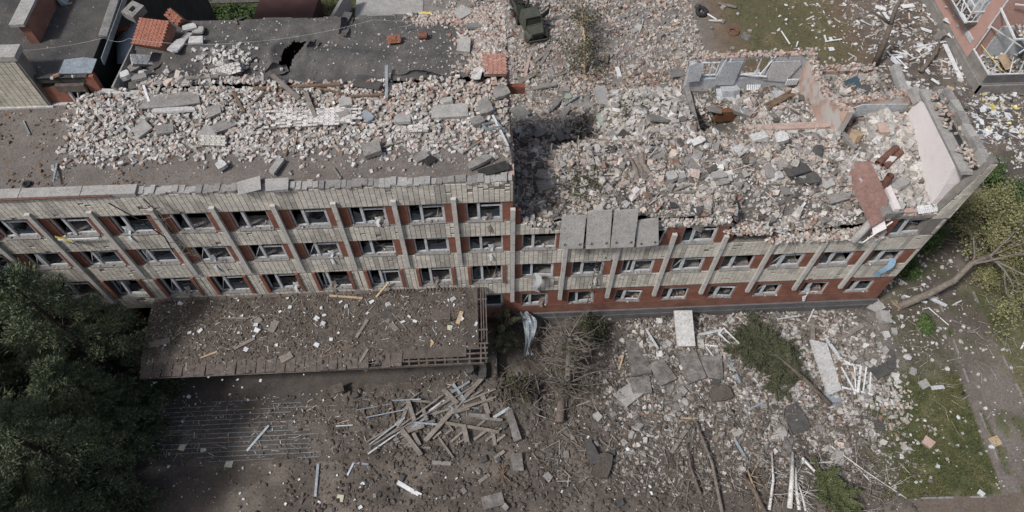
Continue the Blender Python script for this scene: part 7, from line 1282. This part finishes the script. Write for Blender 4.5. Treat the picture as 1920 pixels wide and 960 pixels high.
# dry twigs tangled over the ground on the right
m = MB(); rg = np.random.default_rng(81)
for k in range(150):
    x, y = rg.uniform(27, 38), rg.uniform(-9, 9); z = Hs(x, y)+rg.uniform(.05, .5); t = rg.uniform(0, 6.28); L = rg.uniform(.6, 1.8); m.tube([(x, y, z), (x+L*.5*math.cos(t), y+L*.5*math.sin(t), z+.15), (x+L*math.cos(t+.3), y+L*math.sin(t+.3), z+.02)], [.02, .014, .006], 3, False)
tag(m.build('dry_twigs', M['twigbark']), 'tangle of dry twigs over the grass beside the leaning tree', 'twigs', kind='stuff')
for (x, y, L, wd, rz, lab) in [(652, 50, 1.6, .5, 1.35, 'curled roofing flap standing in the middle of the dark roof'), (520, 138, 1.3, .5, .4, 'lifted roofing edge below the tear in the dark roof'), (590, 88, 1.0, .35, 1.1, 'curled roofing strip right of the tear'), (460, 128, 1.6, .45, .1, 'folded roofing strip at the left front of the dark roof'), (770, 148, 2.2, .4, .02, 'rolled roofing edge along the front of the dark roof'), (830, 152, 1.8, .4, -.03, 'dark rolled roofing edge near the salmon wall chunk'), (300, 118, 1.4, .5, .9, 'torn roofing sheet below the big red brick block')]:
    p = P(x, y, .0); m = MB(); vs = []
    for i in range(9):
        for j in range(5): t = j/4; vs.append(((i/8-.5)*L, wd*(math.sin(t*2.2)-.3)+.04*math.sin(i*1.9), .02+wd*.75*(1-math.cos(t*2.2))*(.6+.4*math.sin(i*.8+x))))
    m.add(vs, [(i*5+j, i*5+j+1, (i+1)*5+j+1, (i+1)*5+j) for i in range(8) for j in range(4)]); o = m.build('roofing_flap', M['bitumen'], None, True); o.location = p; o.rotation_euler = (0, 0, rz); tag(o, lab, 'roofing')
m = MB(); rg = np.random.default_rng(83)
for k in range(260):
    q = P(rg.uniform(1250, 1640), rg.uniform(770, 958), rg.uniform(.05, .5)); t = rg.uniform(0, 6.28); L = rg.uniform(.5, 1.7); dz = rg.uniform(-.05, .35); b = Vector(rg.normal(0, .15, 3))
    m.tube([q, q+Vector((L*.5*math.cos(t), L*.5*math.sin(t), dz))+b, q+Vector((L*math.cos(t+.3), L*math.sin(t+.3), .02))], [.028, .018, .006], 3, False)
tag(m.build('twig_tangle', M['gbark']), 'tangle of thin bare branches around the birch stems at the bottom right', 'twigs', kind='stuff')
m = MB()
for k in range(110):
    q = P(rg.uniform(925, 1110), rg.uniform(590, 780), rg.uniform(.1, .9)); t = rg.uniform(0, 6.28); L = rg.uniform(.5, 1.6); b = Vector(rg.normal(0, .2, 3))
    m.tube([q, q+Vector((L*.5*math.cos(t), L*.5*math.sin(t), .2))+b, q+Vector((L*math.cos(t+.4), L*math.sin(t+.4), .02))], [.03, .02, .006], 3, False)
tag(m.build('twig_tangle', M['gbark']), 'tangle of broken twigs around the shattered conifer', 'twigs', kind='stuff')
# grass
def grass(n, x0, x1, y0, y1, dens, hgt=.13):
    X, Y = sample(n, x0, x1, y0, y1, dens); N = len(X); S2 = np.stack([rng.uniform(.05, .09, N), np.ones(N), rng.uniform(.6, 1.4, N)*hgt], 1); return X, Y, S2
hp = Heap()
for a in [(70000, 20, 31, -14, -1, lambda x, y: lawn_mask(x, y)*ss(.28, .5, fbm(x/.9, y/.9, 171)), .12), (26000, 26, 44, -12, 15, lambda x, y: lawn_mask(x, y)*.8, .14), (16000, 18, 36, 20, 38, lambda x, y: lawn_mask(x, y)*ss(.35, .55, fbm(x/2, y/2, 172)), .13), (14000, -36, -12, 30, 38, lambda x, y: lawn_mask(x, y), .25)]:
    X, Y, S2 = grass(*a); hp.add('tri', np.stack([X, Y, H(X, Y)-.01], 1), S2, rots(len(X), .45), np.tile([[.07, .09, .03]], (len(X), 1)), .0)
tag(hp.build('grass', M['grass']), 'worn green grass of the lawn and back garden', 'grass', kind='stuff')
# =================================================================== LABELS that tell look-alikes apart by what they lie beside
from bpy_extras.object_utils import world_to_camera_view as w2c
MARKS = {
 'pale bricks strewn over the left flat roof': [('the long grey panel', 318, 193), ('the cream wall chunk', 405, 270), ('the white brick panel', 590, 224), ('the pale middle block', 757, 229), ('the dark jagged block', 700, 287), ('the rough beam end', 899, 308), ('the loose window frame', 918, 236), ('the narrow parapet block', 520, 318), ('the lying rail', 108, 330), ('the largest flat slab', 845, 215)],
 'concrete lumps on the collapsed right half': [('the brown cloth', 1192, 308), ('the hanging slabs', 1130, 430), ('the pale block pair', 1265, 336), ('the two-tier block', 1348, 340), ('the dark roofing sheets', 1500, 325), ('the brown veneer panel', 1618, 370), ('the rusty pipes', 1665, 300), ('the corridor beam', 1480, 245), ('the broken cross wall', 985, 330), ('the thin dark plate', 1296, 308)],
 'rubble lumps in front of the right wall': [('the hollow-core slab', 1279, 625), ('the soil-stained slab', 1197, 672), ('the fallen conifer', 1430, 650), ('the long whitish slab', 1547, 690), ('the window bars', 1603, 710), ('the birch stems', 1480, 880), ('the dark roofing sheet', 1490, 785), ('the long bare stem', 1320, 840), ('the pale curved slab', 1182, 738)],
 'pale stones on the lower right lawn': [('the round boulder', 1738, 831), ('the pale flat strip', 1757, 728), ('the path kerb', 1840, 760), ('the long white twig', 1640, 900), ('the white boulder', 1700, 670), ('the lower kerb', 1790, 930)],
 'asphalt lumps in front of the steps': [('the bent pale strip', 768, 918), ('the tiled strip', 962, 800), ('the brown block', 1130, 875), ('the crossed sticks', 943, 896), ('the short kerb piece', 828, 869), ('the brown log', 1050, 770)],
 'rubble lumps in the back yard': [('the wrecked truck', 1003, 40), ('the stripped tree', 1092, 80), ('the loose tyre', 1315, 25), ('the rusty ring', 1375, 60), ('the white broken box', 1158, 138), ('the grey stump', 1137, 112)],
 'loose battens in the plank pile': [('the widest plank', 850, 770), ('the downward plank', 772, 832), ('the long level plank', 886, 804), ('the brown stake', 738, 778), ('the left batten tips', 705, 830)],
 'paper scraps on the porch roof': [('the square brown panel', 826, 585), ('the orange-tan board', 862, 597), ('the flat grey board', 735, 610), ('the long thin rafter', 640, 658), ('the stone-laden board', 514, 612), ('the thin grey plank', 440, 597), ('the porch left end', 300, 620)],
 'white scraps on the entrance steps': [('the pale metal strip', 485, 822), ('the leftmost yellowish sheet', 342, 839), ('the brown rag', 635, 730), ('the porch eave', 420, 705), ('the largest yellowish sheet', 430, 869), ('the dim printed sheet', 300, 790)],
 'white scraps below the steps': [('the straight metal strip', 594, 900), ('the dark bent strip', 668, 880), ('the bent pale strip', 768, 918), ('the torn pale sheet', 638, 934), ('the spruces', 290, 920), ('the largest yellowish sheet', 430, 869)],
 'torn white boards beside the pink block': [('the forked trunk', 1655, 80), ('the curved limb', 1737, 122), ('the dark crate', 1762, 72), ('the white fascia', 1785, 118), ('the end wall beams', 1750, 175)],
 'torn white sheets in front of the pink block': [('the oval orange board', 1775, 175), ('the pink block base', 1870, 172), ('the dark shrubs', 1880, 265), ('the parapet end', 1835, 215)],
 'white scraps on the back grass': [('the white plate', 1556, 75), ('the forked trunk', 1640, 70), ('the white lath', 1472, 72), ('the back wall top', 1540, 100)],
 'white scraps on the right earth': [('the brown log', 1050, 770), ('the brown block', 1130, 875), ('the pale curved slab', 1182, 738), ('the shattered conifer', 1060, 650), ('the crossed sticks', 943, 896), ('the tiled strip', 962, 800)],
 'green shrubs behind the dark roof': [('the hollow concrete block', 252, 22), ('the maroon shed', 540, 15), ('the thin white bar', 450, 35)]}
for a_, b_ in (('slab pieces on the collapsed right half', 'concrete lumps on the collapsed right half'), ('slab pieces in the back yard', 'rubble lumps in the back yard'), ('slab pieces before the right wall', 'rubble lumps in front of the right wall')): MARKS[a_] = MARKS[b_]
MARKS['pinkish bricks strewn over the left flat roof'] = MARKS['pale bricks strewn over the left flat roof']
NOUN = {'slab pieces on the collapsed right half': 'slab piece', 'slab pieces in the back yard': 'slab piece', 'slab pieces before the right wall': 'slab piece', 'pale bricks strewn over the left flat roof': 'pale brick', 'pinkish bricks strewn over the left flat roof': 'pinkish brick', 'concrete lumps on the collapsed right half': 'concrete lump', 'rubble lumps in front of the right wall': 'rubble lump', 'pale stones on the lower right lawn': 'pale stone', 'asphalt lumps in front of the steps': 'dark lump', 'rubble lumps in the back yard': 'yard lump', 'loose battens in the plank pile': 'loose batten', 'paper scraps on the porch roof': 'paper scrap', 'white scraps on the entrance steps': 'white scrap', 'white scraps below the steps': 'white scrap', 'torn white boards beside the pink block': 'torn white board', 'torn white sheets in front of the pink block': 'torn white sheet', 'white scraps on the back grass': 'white scrap', 'white scraps on the right earth': 'white scrap', 'green shrubs behind the dark roof': 'leafy shrub'}
bpy.context.view_layer.update()
DIRS = ['right of', 'below right of', 'below', 'below left of', 'left of', 'above left of', 'above', 'above right of']
used = set(o.get('label') for o in bpy.data.objects if o.get('label'))
for g, marks in MARKS.items():
    os_ = [o for o in C.objects if o.get('group') == g and o.parent is None]
    szs = []
    for o in os_:
        d = sorted(o.dimensions) if o.type == 'MESH' else [1, 1, 1]; szs.append(d[2]*d[1])
    q1, q2 = np.quantile(szs, [.33, .67]) if szs else (0, 0)
    for o, s in zip(os_, szs):
        x, y = project(*[np.array([v]) for v in o.location]); x = float(x[0]); y = float(y[0])
        sz = 'small' if s < q1 else 'large' if s > q2 else 'middling'; done = False
        mk = sorted(marks, key=lambda m: math.hypot(m[1]-x, m[2]-y))
        for nm, mx, my in mk[:10]:
            r = math.hypot(x-mx, y-my); dr = DIRS[int(round(math.atan2(y-my, x-mx)/(math.pi/4))) % 8]
            how = 'close' if r < 22 else 'just' if r < 45 else 'some way' if r < 90 else 'well' if r < 160 else 'far'
            l = f"{sz} {NOUN[g]} lying {how} {dr} {nm}" if 'shrub' not in NOUN[g] else f"{sz} {NOUN[g]} {how} {dr} {nm}"
            if l not in used: used.add(l); o['label'] = l; done = True; break
        if not done:
            for wd in ('flattest', 'longest', 'dustier', 'tilted', 'chipped'):
                l2 = l.replace(' lying', ' lying' ); l2 = l2.replace(sz, sz+' '+('greyer' if o.color[0] < .4 else 'paler')+('' if wd == 'flattest' else ' longer' if wd == 'longest' and o.scale[0] > .25 else ' shorter' if wd == 'longest' else ' tilted' if wd == 'dustier' else ' end'), 1)
                if l2 not in used: used.add(l2); l = l2; break
            o['label'] = l
